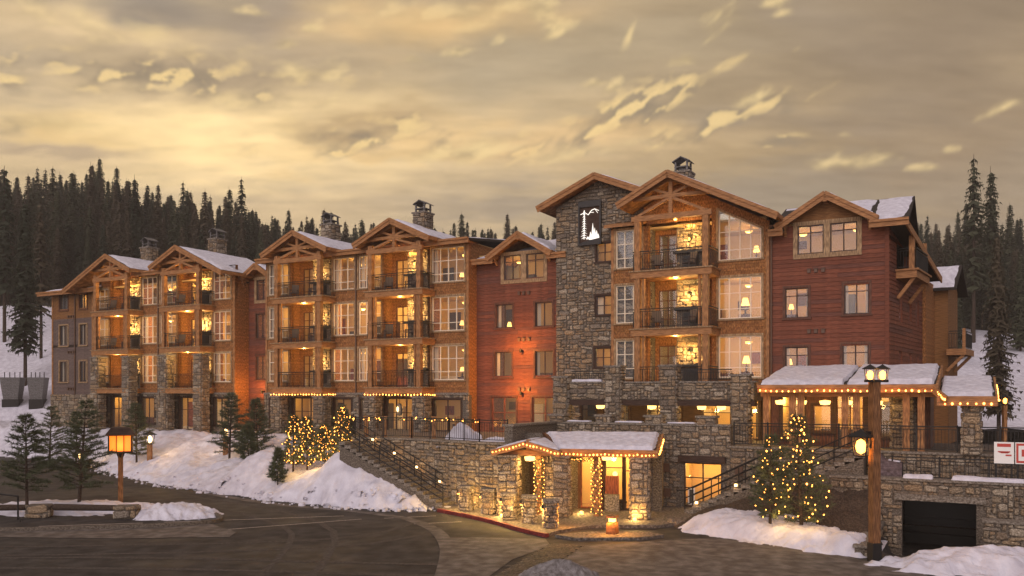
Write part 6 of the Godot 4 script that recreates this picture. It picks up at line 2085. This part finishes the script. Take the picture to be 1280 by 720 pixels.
# ------------------------------------------------------------------ plants
func conifer_mesh(seed_: int, levels: int, fat: float, sparse: float, bare: float) -> ArrayMesh:
	# unit-height conifer; crown of drooping ragged sprays
	var r := RandomNumberGenerator.new()
	r.seed = seed_
	var st := mb()
	var lean := Vector3(r.randf_range(-0.01, 0.01), 0, r.randf_range(-0.01, 0.01))
	for l in levels:
		var t := bare + (0.985 - bare) * pow(float(l) / levels, 0.95)
		var reach := fat * pow(1.0 - t, 0.72) * r.randf_range(0.75, 1.2) + 0.012
		var n := 8 if t < 0.8 else 6
		var off := r.randf() * TAU
		for i in n:
			if r.randf() < sparse: continue
			var a := off + TAU * (i + r.randf_range(-0.3, 0.3)) / n
			var d := Vector3(cos(a), 0, sin(a))
			var s := Vector3(-sin(a), 0, cos(a))
			var len := reach * r.randf_range(0.7, 1.15)
			var p := Vector3(0, t, 0) + lean * t
			var drop := len * r.randf_range(0.1, 0.5)
			var tip := p + d * len + Vector3(0, -drop, 0)
			var mid := p + d * len * 0.55 + Vector3(0, -drop * 0.35, 0)
			var wd := len * 0.26 + 0.006
			tri(st, p + Vector3(0, 0.012, 0), mid - s * wd, mid + s * wd)
			tri(st, mid - s * wd, tip, mid + s * wd)
			for k in 3:
				var f := 0.3 + 0.28 * k
				var b := p + d * len * f + Vector3(0, -drop * f * 0.7, 0)
				var sg := 1.0 if (k + i) % 2 else -1.0
				tri(st, b, b + s * sg * (wd * 1.3) + d * len * 0.12 + Vector3(0, -0.014, 0), b + d * len * 0.16)
				tri(st, b, b + d * len * 0.1 + Vector3(0, -0.026 * r.randf_range(0.5, 1.4), 0), b + s * sg * wd * 0.5)
	return st.commit()

func trunk_mesh() -> ArrayMesh:
	var st := mb()
	tube(st, Vector3(0, -0.03, 0), Vector3(0, 0.5, 0), 0.011, 0.008, 6)
	tube(st, Vector3(0, 0.5, 0), Vector3(0, 1.0, 0), 0.008, 0.001, 6)
	return st.commit()

# young pine with tufts of needles at the ends of open branches
func young_pine(called: String, label: String, at: Vector3, h: float, w: float, seed_: int, m: String, lights := 0, group := "", bare := 0.12) -> Node3D:
	var o := thing(called, label, "tree", Transform3D(Basis(), at), Vector3.ZERO, group)
	var r := RandomNumberGenerator.new()
	r.seed = seed_
	var tr := mb()
	var bend := Vector3(r.randf_range(-0.06, 0.06), 0, r.randf_range(-0.06, 0.06)) * h
	tube(tr, Vector3(0, -0.15, 0), Vector3(0, h * 0.5, 0) + bend * 0.5, h * 0.018, h * 0.012, 7)
	tube(tr, Vector3(0, h * 0.5, 0) + bend * 0.5, Vector3(0, h, 0) + bend, h * 0.012, 0.006, 7)
	var cr := mb()
	var pts := []
	var lv := 22
	for l in lv:
		var t := bare + (1.0 - bare) * (l + r.randf() * 0.6) / lv
		var reach := w * (pow(1.0 - t, 0.65) * 0.95 + 0.06) * smoothstep(bare - 0.1, bare + 0.12, t)
		var n := 6
		var off := r.randf() * TAU
		for i in n:
			if r.randf() < 0.12: continue
			var a := off + TAU * (i + r.randf_range(-0.3, 0.3)) / n
			var len := reach * r.randf_range(0.55, 1.15)
			var p := Vector3(0, h * t, 0) + bend * t
			var d := Vector3(cos(a), r.randf_range(-0.05, 0.45), sin(a)).normalized()
			tube(tr, p, p + d * len, 0.012 * h / 4.0 + 0.004, 0.004, 4)
			var k := maxi(3, int(len / 0.13))
			for j in k:
				var f := 0.3 + 0.7 * (j + 1.0) / k
				var c := p + d * len * f
				for e in 15:
					var v := (Vector3(r.randf_range(-1, 1), r.randf_range(-0.6, 1), r.randf_range(-1, 1)).normalized() + d * 0.7).normalized() * r.randf_range(0.12, 0.26)
					var s := v.cross(Vector3(r.randf_range(-1, 1), r.randf_range(-1, 1), r.randf_range(-1, 1))).normalized() * 0.013
					tri(cr, c - s, c + s, c + v)
			if lights > 0: pts.append(p + d * len * r.randf_range(0.75, 1.08))
			if lights > 0 and r.randf() < 0.5: pts.append(p + d * len * r.randf_range(0.4, 0.75) + Vector3(0, 0.08, 0))
	part(o, "trunk", tr, "bark")
	part(o, "crown", cr, m)
	if lights > 0:
		var keep := []
		for i in lights: keep.append(pts[int(float(i) / lights * pts.size())])
		bulbs(o, keep, 0.028)
		for k in 3:
			lamp_light(o, Vector3(0, h * (0.2 + 0.22 * k), 0) + Vector3(w * 0.5 * sin(k * 2.1), 0, w * 0.75), WARM, 0.45 if k == 0 else 0.2, 0.2)
	return o

func plants() -> void:
	# forest on the hill
	var kinds := []
	for i in 6: kinds.append(conifer_mesh(100 + i, [40, 44, 38, 42, 30, 40][i], [0.12, 0.10, 0.14, 0.115, 0.12, 0.13][i], [0.08, 0.15, 0.1, 0.2, 0.35, 0.12][i], [0.1, 0.16, 0.08, 0.2, 0.3, 0.14][i]))
	var tk := trunk_mesh()
	var spots := []
	var d := 104.0
	while d < 285.0:
		var step := 3.3 + (d - 120.0) * 0.014
		var x := -0.80 * d
		while x < 0.80 * d:
			var px := x + rr(-2.2, 2.2)
			var pd := d + rr(-2.4, 2.4)
			var a := px / pd
			x += step
			if a > -0.01 and a < 0.05: pass
			if a < 0.52 and pd < 121.0: continue
			# bare ski run low on the left, thin edge on the right
			if a < -0.40 and pd < 128.0 + 10.0 * fn.get_noise_2d(px * 0.05, 3.0): continue
			if a > 0.52 and pd < 121.0 and rng.randf() < 0.86 or pd < 106.0 + 8.0 * fn.get_noise_2d(px * 0.05, 8.0): continue
			if a > 0.10 and a < 0.42 and rng.randf() < 0.75: continue
			if rng.randf() < 0.06: continue
			spots.append([pd, Vector3(px, hill_height(px, -pd) - 0.4, -pd), rr(11.5, 19.5) * (1.14 if rng.randf() < 0.2 else 1.0) * (1.0 - 0.22 * smoothstep(-0.55, -0.2, a))])
		d += step * 0.95
	# which of them stand in front or rise into the sky: greatest and least elevation seen per direction
	var bins := {}
	for s in spots:
		var a: float = s[1].x / s[0]
		var tops: float = (s[1].y + s[2] - 5.4) / s[0]
		var k := int(floor(a * 120.0))
		if not bins.has(k): bins[k] = []
		bins[k].append([tops, s])
	var single := {}
	for k in bins:
		bins[k].sort_custom(func(p, r): return p[0] > r[0])
		if absf(k / 120.0) < 0.64:
			single[bins[k][0][1]] = true
	var near := spots.filter(func(s): return absf(s[1].x / s[0]) < 0.64 and (s[1].x / s[0] < -0.25 or s[1].x / s[0] > 0.47))
	near.sort_custom(func(p, r): return p[0] < r[0])
	for s in near:
		if single.size() >= 300: break
		single[s] = true
	var rest := []
	for s in spots:
		if not single.has(s):
			rest.append(s)
			continue
		var o := thing("hill_conifer", "dark conifer in the forest on the hill behind the lodge", "tree", Transform3D(Basis(Vector3.UP, rr(0, TAU)), s[1]), Vector3.ZERO, "conifers on the hill")
		var sc := Transform3D(Basis.from_scale(Vector3(s[2] * rr(0.85, 1.15), s[2], s[2] * rr(0.85, 1.15))), Vector3.ZERO)
		placed(o, "trunk", tk, "bark", sc)
		placed(o, "crown", kinds[rng.randi() % 6], "fir%d" % (rng.randi() % 3), sc)
	var fo := Node3D.new()
	fo.name = "forest"
	add_child(fo)
	tag(fo, "mass of dark conifers deeper in the forest on the hill", "forest", "", "stuff")
	for k in 6:
		var sub := []
		for i in rest.size():
			if i % 6 == k: sub.append(rest[i])
		for part_ in 2:
			var mm := MultiMesh.new()
			mm.transform_format = MultiMesh.TRANSFORM_3D
			mm.mesh = kinds[k] if part_ else tk
			mm.instance_count = sub.size()
			for i in sub.size():
				var h: float = sub[i][2]
				mm.set_instance_transform(i, Transform3D(Basis(Vector3.UP, i * 1.7) * Basis.from_scale(Vector3(h, h, h)), sub[i][1]))
			var mi := MultiMeshInstance3D.new()
			mi.name = "crowns" if part_ else "trunks"
			mi.multimesh = mm
			mi.material_override = M["fir%d" % (k % 3)] if part_ else M["bark"]
			fo.add_child(mi, true)
	print("forest ", single.size(), " ", rest.size())
	# conifers that stand out by themselves
	for t in [[0.237, 118.0, 20.5, 1, "slender conifer rising above the right slope of the timber gable roof"], [0.262, 120.0, 18.5, 3, "smaller conifer right of the slender one above the timber gable roof"], [0.345, 105.0, 21.0, 4, "tall ragged conifer above the roof between the timber gable and the red gable"], [0.318, 107.0, 17.5, 0, "short dark conifer left of the tall ragged one above the roof"], [0.453, 110.0, 17.5, 4, "thin conifer above the snowy roof right of the red gable"], [0.585, 74.0, 19.0, 1, "tall dark conifer standing on the snow at the right edge"], [0.555, 118.0, 27.0, 4, "tall sparse conifer rising over the right-hand forest"], [0.575, 121.0, 25.0, 3, "second sparse conifer beside the tall one over the right-hand forest"], [-0.325, 150.0, 21.0, 4, "bare-topped pine at the right end of the left ridge"], [-0.585, 96.0, 22.0, 3, "tall bare-stemmed pine on the ski slope at the left edge"], [-0.566, 104.0, 20.0, 4, "slim pine on the ski slope beside the far wing"], [-0.61, 108.0, 23.0, 4, "leaning thin pine on the ski slope at the far left"]]:
		var x: float = t[0] * t[1]
		var o := thing("conifer", t[4], "tree", Transform3D(Basis(Vector3.UP, t[1]), Vector3(x, hill_height(x, -t[1]) - 0.3 if t[1] > 84.0 else 0.6, -t[1])), Vector3.ZERO)
		var sc := Transform3D(Basis.from_scale(Vector3(t[2] * 0.9, t[2], t[2] * 0.9)), Vector3.ZERO)
		placed(o, "trunk", tk, "bark", sc)
		placed(o, "crown", kinds[t[3]], "fir%d" % (int(t[1]) % 3), sc)
	# strung with lights
	for t in [[-11.55, -43.9, 3.0, 0.95, "lit pine at the left of the clump on the snow bank"], [-10.65, -43.3, 2.8, 0.95, "lit pine second from the left in the clump on the snow bank"], [-9.7, -43.2, 2.2, 0.9, "shortest lit pine in the clump on the snow bank"], [-8.8, -42.9, 2.9, 0.85, "lit pine at the right of the clump beside the terrace stairs"]]:
		young_pine("lit_pine", t[4], Vector3(t[0], snow_height(t[0], t[1]) - 0.05, t[1]), t[2], t[3], int(t[0] * -100), "needle", 100, "pines wound with lights on the snow bank")
	young_pine("small_pine", "small unlit dark pine left of the lit clump on the snow bank", Vector3(-12.0, snow_height(-12.0, -42.6) - 0.05, -42.6), 1.9, 0.6, 61, "needle")
	var tp := B * Vector3(18.6, 0.25, 12.0)
	young_pine("tall_lit_pine", "tall pine wound with lights in the planter beside the lamp post", tp, 4.35, 1.2, 77, "needle", 110, "", 0.08)
	young_pine("tall_lit_pine", "shorter pine with lights leaning left in the planter before the stairs", tp + Vector3(-1.0, 0, -0.5), 3.6, 1.0, 79, "needle", 42, "", 0.16)
	# young pines on the left island and by the far wing
	young_pine("young_pine", "open young pine at the left edge behind the log rail", Vector3(-21.8, 0.1, -37.4), 4.3, 1.6, 5, "needle", 0, "", 0.2)
	young_pine("young_pine", "bushy young pine between the two log rails left of the amber lantern", Vector3(-19.9, 0.1, -38.2), 4.9, 1.75, 9, "needle", 0, "", 0.16)
	for t in [[-30.2, -57.6, 4.6, 1.5, "dark pine before the end block of the far wing"], [-24.9, -55.2, 4.0, 1.5, "dark pine before the stone piers of the far wing behind the amber lantern"], [-17.2, -50.6, 4.2, 1.4, "dark pine on the snow beside the path lamp near the red link block"], [-15.4, -50.4, 3.6, 1.3, "dark pine in front of the red link block"], [-15.0, -47.4, 2.2, 1.0, "low dark pine behind the shovelled snow heap"], [-34.5, -62.0, 5.0, 1.8, "dark bush-like pine at the left end of the lodge"]]:
		young_pine("young_pine", t[4], Vector3(t[0], snow_height(t[0], t[1]) - 0.1, t[1]), t[2], t[3], int(t[2] * 37), "needle")

# ------------------------------------------------------------------ small things
func small_things() -> void:
	# stone bollards with a small side light
	var spots := [Vector2(-2.04, -37.19), Vector2(-1.0, -36.1), Vector2(-0.12, -34.5), Vector2(0.7, -33.7), Vector2(1.5, -32.4)]
	var words := ["farthest stone bollard by the red kerb next to the curved wall", "second stone bollard from the curved wall", "middle one of the five stone bollards before the gable", "fourth stone bollard from the curved wall, before the entrance columns", "nearest stone bollard at the end of the red kerb"]
	for i in 5:
		var o := thing("stone_bollard", words[i], "bollard", Transform3D(Basis(Vector3.UP, -0.35 + 0.1 * i), Vector3(spots[i].x, 0.12, spots[i].y)), Vector3.ZERO, "stone bollards along the kerb")
		pier(o, Vector3.ZERO, 0.46, 0.46, 1.0, 24, true, "shaft", 0.13)
		var s := mb()
		box(s, Vector3(-0.36, 0.76, 0.05), Vector3(-0.29, 0.9, 0.2))
		part(o, "light_housing", s, "iron")
		var g := mb()
		box(g, Vector3(-0.365, 0.72, 0.06), Vector3(-0.30, 0.758, 0.19))
		part(o, "light_lens", g, "sconce_glow")
		lamp_light(o, Vector3(-0.5, 0.72, 0.12), WARM, 1.9, 0.06)
		if i == 4: lamp_light(o, Vector3(0.6, 0.6, 0.2), AMBER, 1.6, 0.05)
	# lamps sunk in the walk that wash the curved wall
	for i in 2:
		var c: Vector2 = [Vector2(-0.75, -37.0), Vector2(-1.9, -37.75)][i]
		var o := thing("ground_lamp", ["ground lamp at the foot of the curved wall beside the pavilion", "ground lamp at the foot of the curved wall near the stairs"][i], "lamp", Transform3D(Basis(), Vector3(c.x, 0.12, c.y)), Vector3.ZERO, "ground lamps washing the curved wall")
		var s := mb()
		lathe(s, Vector3.ZERO, [[0.1, -0.05], [0.1, 0.04], [0.07, 0.06]], 10)
		part(o, "housing", s, "iron")
		var g := mb()
		lathe(g, Vector3.ZERO, [[0.07, 0.055], [0.0, 0.06]], 10)
		part(o, "lamp_lens", g, "sconce_glow")
		lamp_light(o, Vector3(0, 0.3, 0), WARM, [1.6, 0.8][i], 0.06)
	# low copper lantern on the island
	var ll := thing("low_lantern", "low copper box lantern glowing on the small island in the drive", "lantern", Transform3D(Basis(Vector3.UP, 0.3), Vector3(3.75, 0.11, -31.1)))
	var st := mb()
	lathe(st, Vector3.ZERO, [[0.0, 0.0], [0.27, 0.0], [0.23, 0.42], [0.2, 0.44]], 4)
	part(ll, "body", st, "copper")
	var g2 := mb()
	lathe(g2, Vector3.ZERO, [[0.15, 0.44], [0.15, 0.58]], 4)
	part(ll, "lantern_glass", g2, "pendant_glow")
	var tp := mb()
	lathe(tp, Vector3.ZERO, [[0.16, 0.58], [0.28, 0.6], [0.24, 0.68], [0.0, 0.72]], 4)
	part(ll, "hood", tp, "copper")
	lamp_light(ll, Vector3(-0.4, 0.45, 0.2), AMBER, 1.3, 0.06)
	lamp_light(ll, Vector3(0.4, 0.45, 0.2), AMBER, 1.3, 0.06)
	# big amber lantern on the left
	var al := thing("amber_lantern", "large amber glass lantern on a timber post at the left", "street lamp", Transform3D(Basis(Vector3.UP, 0.4), Vector3(-19.1, 0, -40.6)))
	var ps := mb()
	box(ps, Vector3(-0.11, -0.1, -0.11), Vector3(0.11, 2.5, 0.11))
	part(al, "post", ps, "timber")
	var hd := mb()
	for x in [-0.5, 0.5]:
		for z in [-0.5, 0.5]: box(hd, Vector3(x - 0.035, 2.5, z - 0.035), Vector3(x + 0.035, 3.3, z + 0.035))
	for x in [-0.16, 0.16]:
		for z in [-0.52, 0.52]: box(hd, Vector3(x - 0.02, 2.5, z - 0.02), Vector3(x + 0.02, 3.3, z + 0.02))
	box(hd, Vector3(-0.56, 2.44, -0.56), Vector3(0.56, 2.52, 0.56))
	lathe(hd, Vector3(0, 2.2, 0), [[0.12, 0.0], [0.2, 0.24]], 4)
	part(al, "lantern_frame", hd, "iron")
	var gl := mb()
	box(gl, Vector3(-0.47, 2.54, -0.47), Vector3(0.47, 3.28, 0.47))
	part(al, "lantern_glass", gl, "amber_glass")
	var ro := mb()
	lathe(ro, Vector3.ZERO, [[0.78, 3.28], [0.95, 3.32], [0.6, 3.66], [0.0, 3.72]], 4)
	var rp := part(al, "lantern_roof", ro, "brown_beam")
	rp.rotation.y = PI / 4
	for v in [Vector3(0.75, 2.8, 0), Vector3(-0.75, 2.8, 0), Vector3(0, 2.8, 0.75), Vector3(0, 2.8, -0.75)]: lamp_light(al, v, AMBER, 0.55, 0.25)
	# lamp post on the right with three lanterns
	var lp := thing("lamp_post", "tall square timber lamp post with three lanterns at the right", "street lamp", Transform3D(Basis(Vector3.UP, 0.2), Vector3(11.5, 0, -26.4)))
	var p2 := mb()
	box(p2, Vector3(-0.13, 0.62, -0.13), Vector3(0.13, 5.75, 0.13))
	part(lp, "post", p2, "dark_timber")
	var p3 := mb()
	box(p3, Vector3(-0.155, -0.1, -0.155), Vector3(0.155, 0.62, 0.155))
	part(lp, "base_sleeve", p3, "iron")
	for x in [-0.2, 0.2]:
		lantern(lp, Vector3(x * 1.1, 5.93, 0.1), 0.17, 1.2, "sconce_glow")
	var ar := mb()
	beam(ar, Vector3(-0.7, 4.12, 0), Vector3(0.0, 4.12, 0), 0.08, 0.08)
	beam(ar, Vector3(-0.45, 4.1, 0), Vector3(-0.1, 3.6, 0), 0.06, 0.06)
	beam(ar, Vector3(-0.4, 5.75, 0.1), Vector3(0.4, 5.75, 0.1), 0.1, 0.08)
	part(lp, "arm", ar, "iron")
	lantern(lp, Vector3(-0.52, 3.68, 0.06), 0.27, 2.2, "sconce_glow")
	# farther lamp post at the right edge
	var fp := thing("far_lamp_post", "thin lamp post with a small glowing lantern at the right edge behind the deck", "street lamp", Transform3D(Basis(), Vector3(22.2, 2.6, -37.5)))
	var p4 := mb()
	box(p4, Vector3(-0.08, 0, -0.08), Vector3(0.08, 2.2, 0.08))
	part(fp, "post", p4, "timber")
	lantern(fp, Vector3(0, 2.4, 0.05), 0.15, 0.6, "sconce_glow")
	# path lamps on the snow by the far wing
	var pw := ["white path lamp at the left end of the lodge", "white path lamp before the far wing", "white path lamp near the red link block"]
	var pc := [Vector2(-30.6, -59.0), Vector2(-23.6, -54.2), Vector2(-17.9, -52.0)]
	for i in 3:
		var y := snow_height(pc[i].x, pc[i].y)
		var o := thing("path_lamp", pw[i], "lamp", Transform3D(Basis(), Vector3(pc[i].x, y - 0.1, pc[i].y)), Vector3.ZERO, "path lamps on the snow")
		var s := mb()
		box(s, Vector3(-0.13, -0.2, -0.13), Vector3(0.13, 1.1, 0.13))
		part(o, "post", s, "timber")
		lantern(o, Vector3(0, 1.42, 0), 0.27, 2.0, "white_lamp")
	# log rails and stone posts on the left island
	var rails := [[Vector3(-26.0, 0.42, -35.6), Vector3(-21.0, 0.42, -35.9), "leftmost log rail running out of the picture"], [Vector3(-19.8, 0.42, -36.0), Vector3(-17.0, 0.42, -35.7), "log rail between the two stone posts on the left island"]]
	for r in rails:
		var o := thing("log_rail", r[2], "rail", Transform3D(), Vector3.ZERO, "log rails on the left island")
		var s := mb()
		tube(s, r[0], r[1], 0.15, 0.13, 10)
		part(o, "log", s, "bark")
	for i in 2:
		var c: Vector3 = [Vector3(-20.4, 0, -35.9), Vector3(-16.5, 0, -35.65)][i]
		var o := thing("stone_post", ["squat stone post at the left end of the log rail", "squat stone post at the right end of the log rail by the snow mound"][i], "post", Transform3D(Basis(Vector3.UP, 0.2), c), Vector3.ZERO, "stone posts of the log rail")
		pier(o, Vector3.ZERO, 0.85, 0.6, 0.55, 16, false, "shaft", 0.16)
	# black bent pipe stand by the left post
	var bp := thing("pipe_stand", "black bent pipe stand next to the left stone post", "stand", Transform3D(Basis(), Vector3(-20.9, 0, -35.2)))
	var bs := mb()
	tube(bs, Vector3(0, 0, 0), Vector3(0, 1.0, 0), 0.035, 0.035)
	tube(bs, Vector3(0, 1.0, 0), Vector3(-0.9, 1.1, 0), 0.035, 0.035)
	tube(bs, Vector3(0, 0.2, 0), Vector3(0.4, 0.0, 0.5), 0.03, 0.03)
	part(bp, "pipe", bs, "iron")
	# grey housings at the foot of the ski run
	for i in 2:
		var o := thing("lift_housing", ["wider grey lift housing on the snow at the far left", "narrow grey lift housing beside the far wing"][i], "structure", Transform3D(Basis(Vector3.UP, 0.3), Vector3([-55.2, -52.4][i], [4.6, 4.6][i], -92.0)), Vector3.ZERO, "housings at the foot of the ski run")
		var s := mb()
		var k: float = [1.0, 0.85][i]
		hexa(s, [Vector3(-k * 0.7, 0, -1), Vector3(k * 0.7, 0, -1), Vector3(k, 2.4, -1.2), Vector3(-k, 2.4, -1.2), Vector3(-k * 0.7, 0, 1), Vector3(k * 0.7, 0, 1), Vector3(k, 2.4, 1.2), Vector3(-k, 2.4, 1.2)])
		part(o, "housing", s, "steel")
		var b := mb()
		box(b, Vector3(-k * 0.8, -3.0, -1.1), Vector3(k * 0.8, 0.0, 1.1))
		part(o, "plinth", b, "iron")
		var c := mb()
		for j in 4: tube(c, Vector3(-k * 0.8 + k * 0.5 * j, 2.4, 0), Vector3(-k * 0.8 + k * 0.5 * j, 3.0, 0), 0.05, 0.05, 5)
		part(o, "rods", c, "iron")
	# menu stand by the pavilion, framed notice in the alcove, signs on the right
	var ms := thing("menu_stand", "brown lectern-like notice stand in front of the entrance doors", "stand", Transform3D(Basis(Vector3.UP, -0.15), Vector3(4.45, 0.12, -37.0)))
	var m1 := mb()
	box(m1, Vector3(-0.3, 0.75, -0.05), Vector3(0.3, 1.55, 0.05))
	part(ms, "board", m1, "red_door")
	var m2 := mb()
	box(m2, Vector3(-0.32, 0.0, -0.22), Vector3(0.32, 0.72, 0.2))
	part(ms, "planter_box", m2, "cap_stone")
	var fnn := lodge_thing("framed_notice", "white framed notice standing inside the lit alcove window", "sign", Vector3(12.62, 0.14, 5.65))
	org[fnn] = Vector3.ZERO
	var f1 := mb()
	box(f1, Vector3(-0.16, 0.05, 0), Vector3(0.16, 0.85, 0.03))
	part(fnn, "panel", f1, "white_paint")
	var f2 := mb()
	box(f2, Vector3(-0.1, 0.14, 0.031), Vector3(0.1, 0.76, 0.035))
	part(fnn, "print", f2, "sign_dark")
	for i in 2:
		var o := lodge_thing("notice_sign", ["white notice sign with red print on the right railing", "second red-bordered notice sign at the right edge"][i], "sign", Vector3([25.0, 25.68][i], 2.12, 7.35), "notice signs by the garage")
		org[o] = Vector3.ZERO
		var a := mb()
		box(a, Vector3(-0.32, 0.62, 0), Vector3(0.32, 1.42, 0.03))
		part(o, "panel", a, "white_paint")
		var b := mb()
		if i == 0:
			box(b, Vector3(-0.22, 1.24, 0.031), Vector3(0.22, 1.36, 0.036))
			for k in 3: box(b, Vector3(-0.2 + 0.05 * k, 0.98 - 0.02 * k + 0.06, 0.031), Vector3(0.2 - 0.03 * k, 1.02 + 0.06 - 0.02 * k, 0.036))
			box(b, Vector3(0.05, 0.9, 0.031), Vector3(0.24, 0.96, 0.036))
		else:
			box(b, Vector3(-0.29, 0.66, 0.031), Vector3(-0.22, 1.38, 0.036))
			box(b, Vector3(0.22, 0.66, 0.031), Vector3(0.29, 1.38, 0.036))
			box(b, Vector3(-0.22, 1.3, 0.031), Vector3(0.22, 1.38, 0.036))
			box(b, Vector3(-0.22, 0.66, 0.031), Vector3(0.22, 0.74, 0.036))
			box(b, Vector3(-0.12, 0.9, 0.031), Vector3(0.12, 1.16, 0.036))
		part(o, "print", b, "sign_red")
		var c := mb()
		for x in [-0.25, 0.25]: box(c, Vector3(x - 0.025, 0, -0.03), Vector3(x + 0.025, 1.4, -0.001))
		part(o, "leg", c, "iron")
	# covered grill on the walk, patio posts and heater on the terrace
	var gr := lodge_thing("covered_grill", "covered dark grill with snow on its shelf above the garage wall", "grill", Vector3(21.0, 1.99, 7.0))
	org[gr] = Vector3.ZERO
	var gb := mb()
	prism(gb, [Vector2(-0.55, 0), Vector2(0.55, 0), Vector2(0.55, 0.62), Vector2(-0.05, 0.72), Vector2(-0.35, 1.02), Vector2(-0.55, 0.95)], -0.35, 0.35)
	part(gr, "cover", gb, "cloth_lilac")
	var gsn := mb()
	snow_sheet(gsn, Vector3(0.0, 0.68, 0.3), Vector3(0.52, 0.64, 0.3), Vector3(0.52, 0.64, -0.3), Vector3(0.0, 0.68, -0.3), 0.07, 10, 8, 1.0)
	part(gr, "snow", smooth_commit(gsn), "roof_snow", "stuff")
	var px := [-9.0, -7.6, -6.6, -5.2, -4.0, -2.8]
	for i in 6:
		var w := Vector3(px[i], 2.95, -43.6 + 0.25 * i)
		var o := thing("patio_post", "brown timber patio post, number %s from the lit pines behind the iron fence" % ["one", "two", "three", "four", "five", "six"][i], "post", Transform3D(Basis(), w), Vector3.ZERO, "patio posts behind the fence")
		var s := mb()
		box(s, Vector3(-0.1, 0, -0.1), Vector3(0.1, 1.15, 0.1))
		box(s, Vector3(-0.13, 1.15, -0.13), Vector3(0.13, 1.2, 0.13))
		part(o, "post", s, "timber")
	# hanging steel lantern under the right lower deck of the middle wing
	var hl := lodge_thing("hanging_lantern", "pale hanging lantern under the strung lights of the middle wing's right gable", "lantern", Vector3(-7.6, 3.9, 0.9))
	org[hl] = Vector3.ZERO
	var h1 := mb()
	lathe(h1, Vector3.ZERO, [[0.0, 0.0], [0.16, 0.05], [0.2, 0.4], [0.13, 0.72], [0.0, 0.8]], 10)
	part(hl, "lantern_glass", h1, "steel")
	var h2 := mb()
	ball(h2, Vector3(0.0, 0.42, 0.2), 0.07, 8, 2.4)
	part(hl, "lantern_flame", h2, "white_lamp")
	var h3 := mb()
	tube(h3, Vector3(0, 0.8, 0), Vector3(0, 1.35, 0), 0.012, 0.012, 5)
	part(hl, "chain", h3, "iron")
	lamp_light(hl, Vector3(0, 0.4, 0.36), WARM, 0.3, 0.1)

# four-sided lantern: roof, frame, glowing core
func lantern(parent: Node3D, at: Vector3, r: float, e: float, core: String) -> void:
	var f := mb()
	lathe(f, at, [[0.0, r * 2.1], [r * 0.3, r * 1.9], [r * 1.75, r * 1.2], [r * 1.7, r * 1.1]], 4)
	for i in 4:
		var a := TAU * i / 4
		tube(f, at + Vector3(cos(a) * r * 0.9, -r * 1.1, sin(a) * r * 0.9), at + Vector3(cos(a) * r * 1.2, r * 1.15, sin(a) * r * 1.2), r * 0.09, r * 0.09, 4)
	lathe(f, at, [[0.0, -r * 1.3], [r, -r * 1.1], [r, -r * 1.0], [0.0, -r]], 4)
	var o := part(parent, "lantern_frame", f, "iron")
	var g := mb()
	ball(g, at, r * 0.62, 8, 1.45)
	part(o, "lantern_bulb", g, core)
	lamp_light(parent, at, AMBER if core != "white_lamp" else Color(1, 0.8, 0.5), e, r * 0.4)
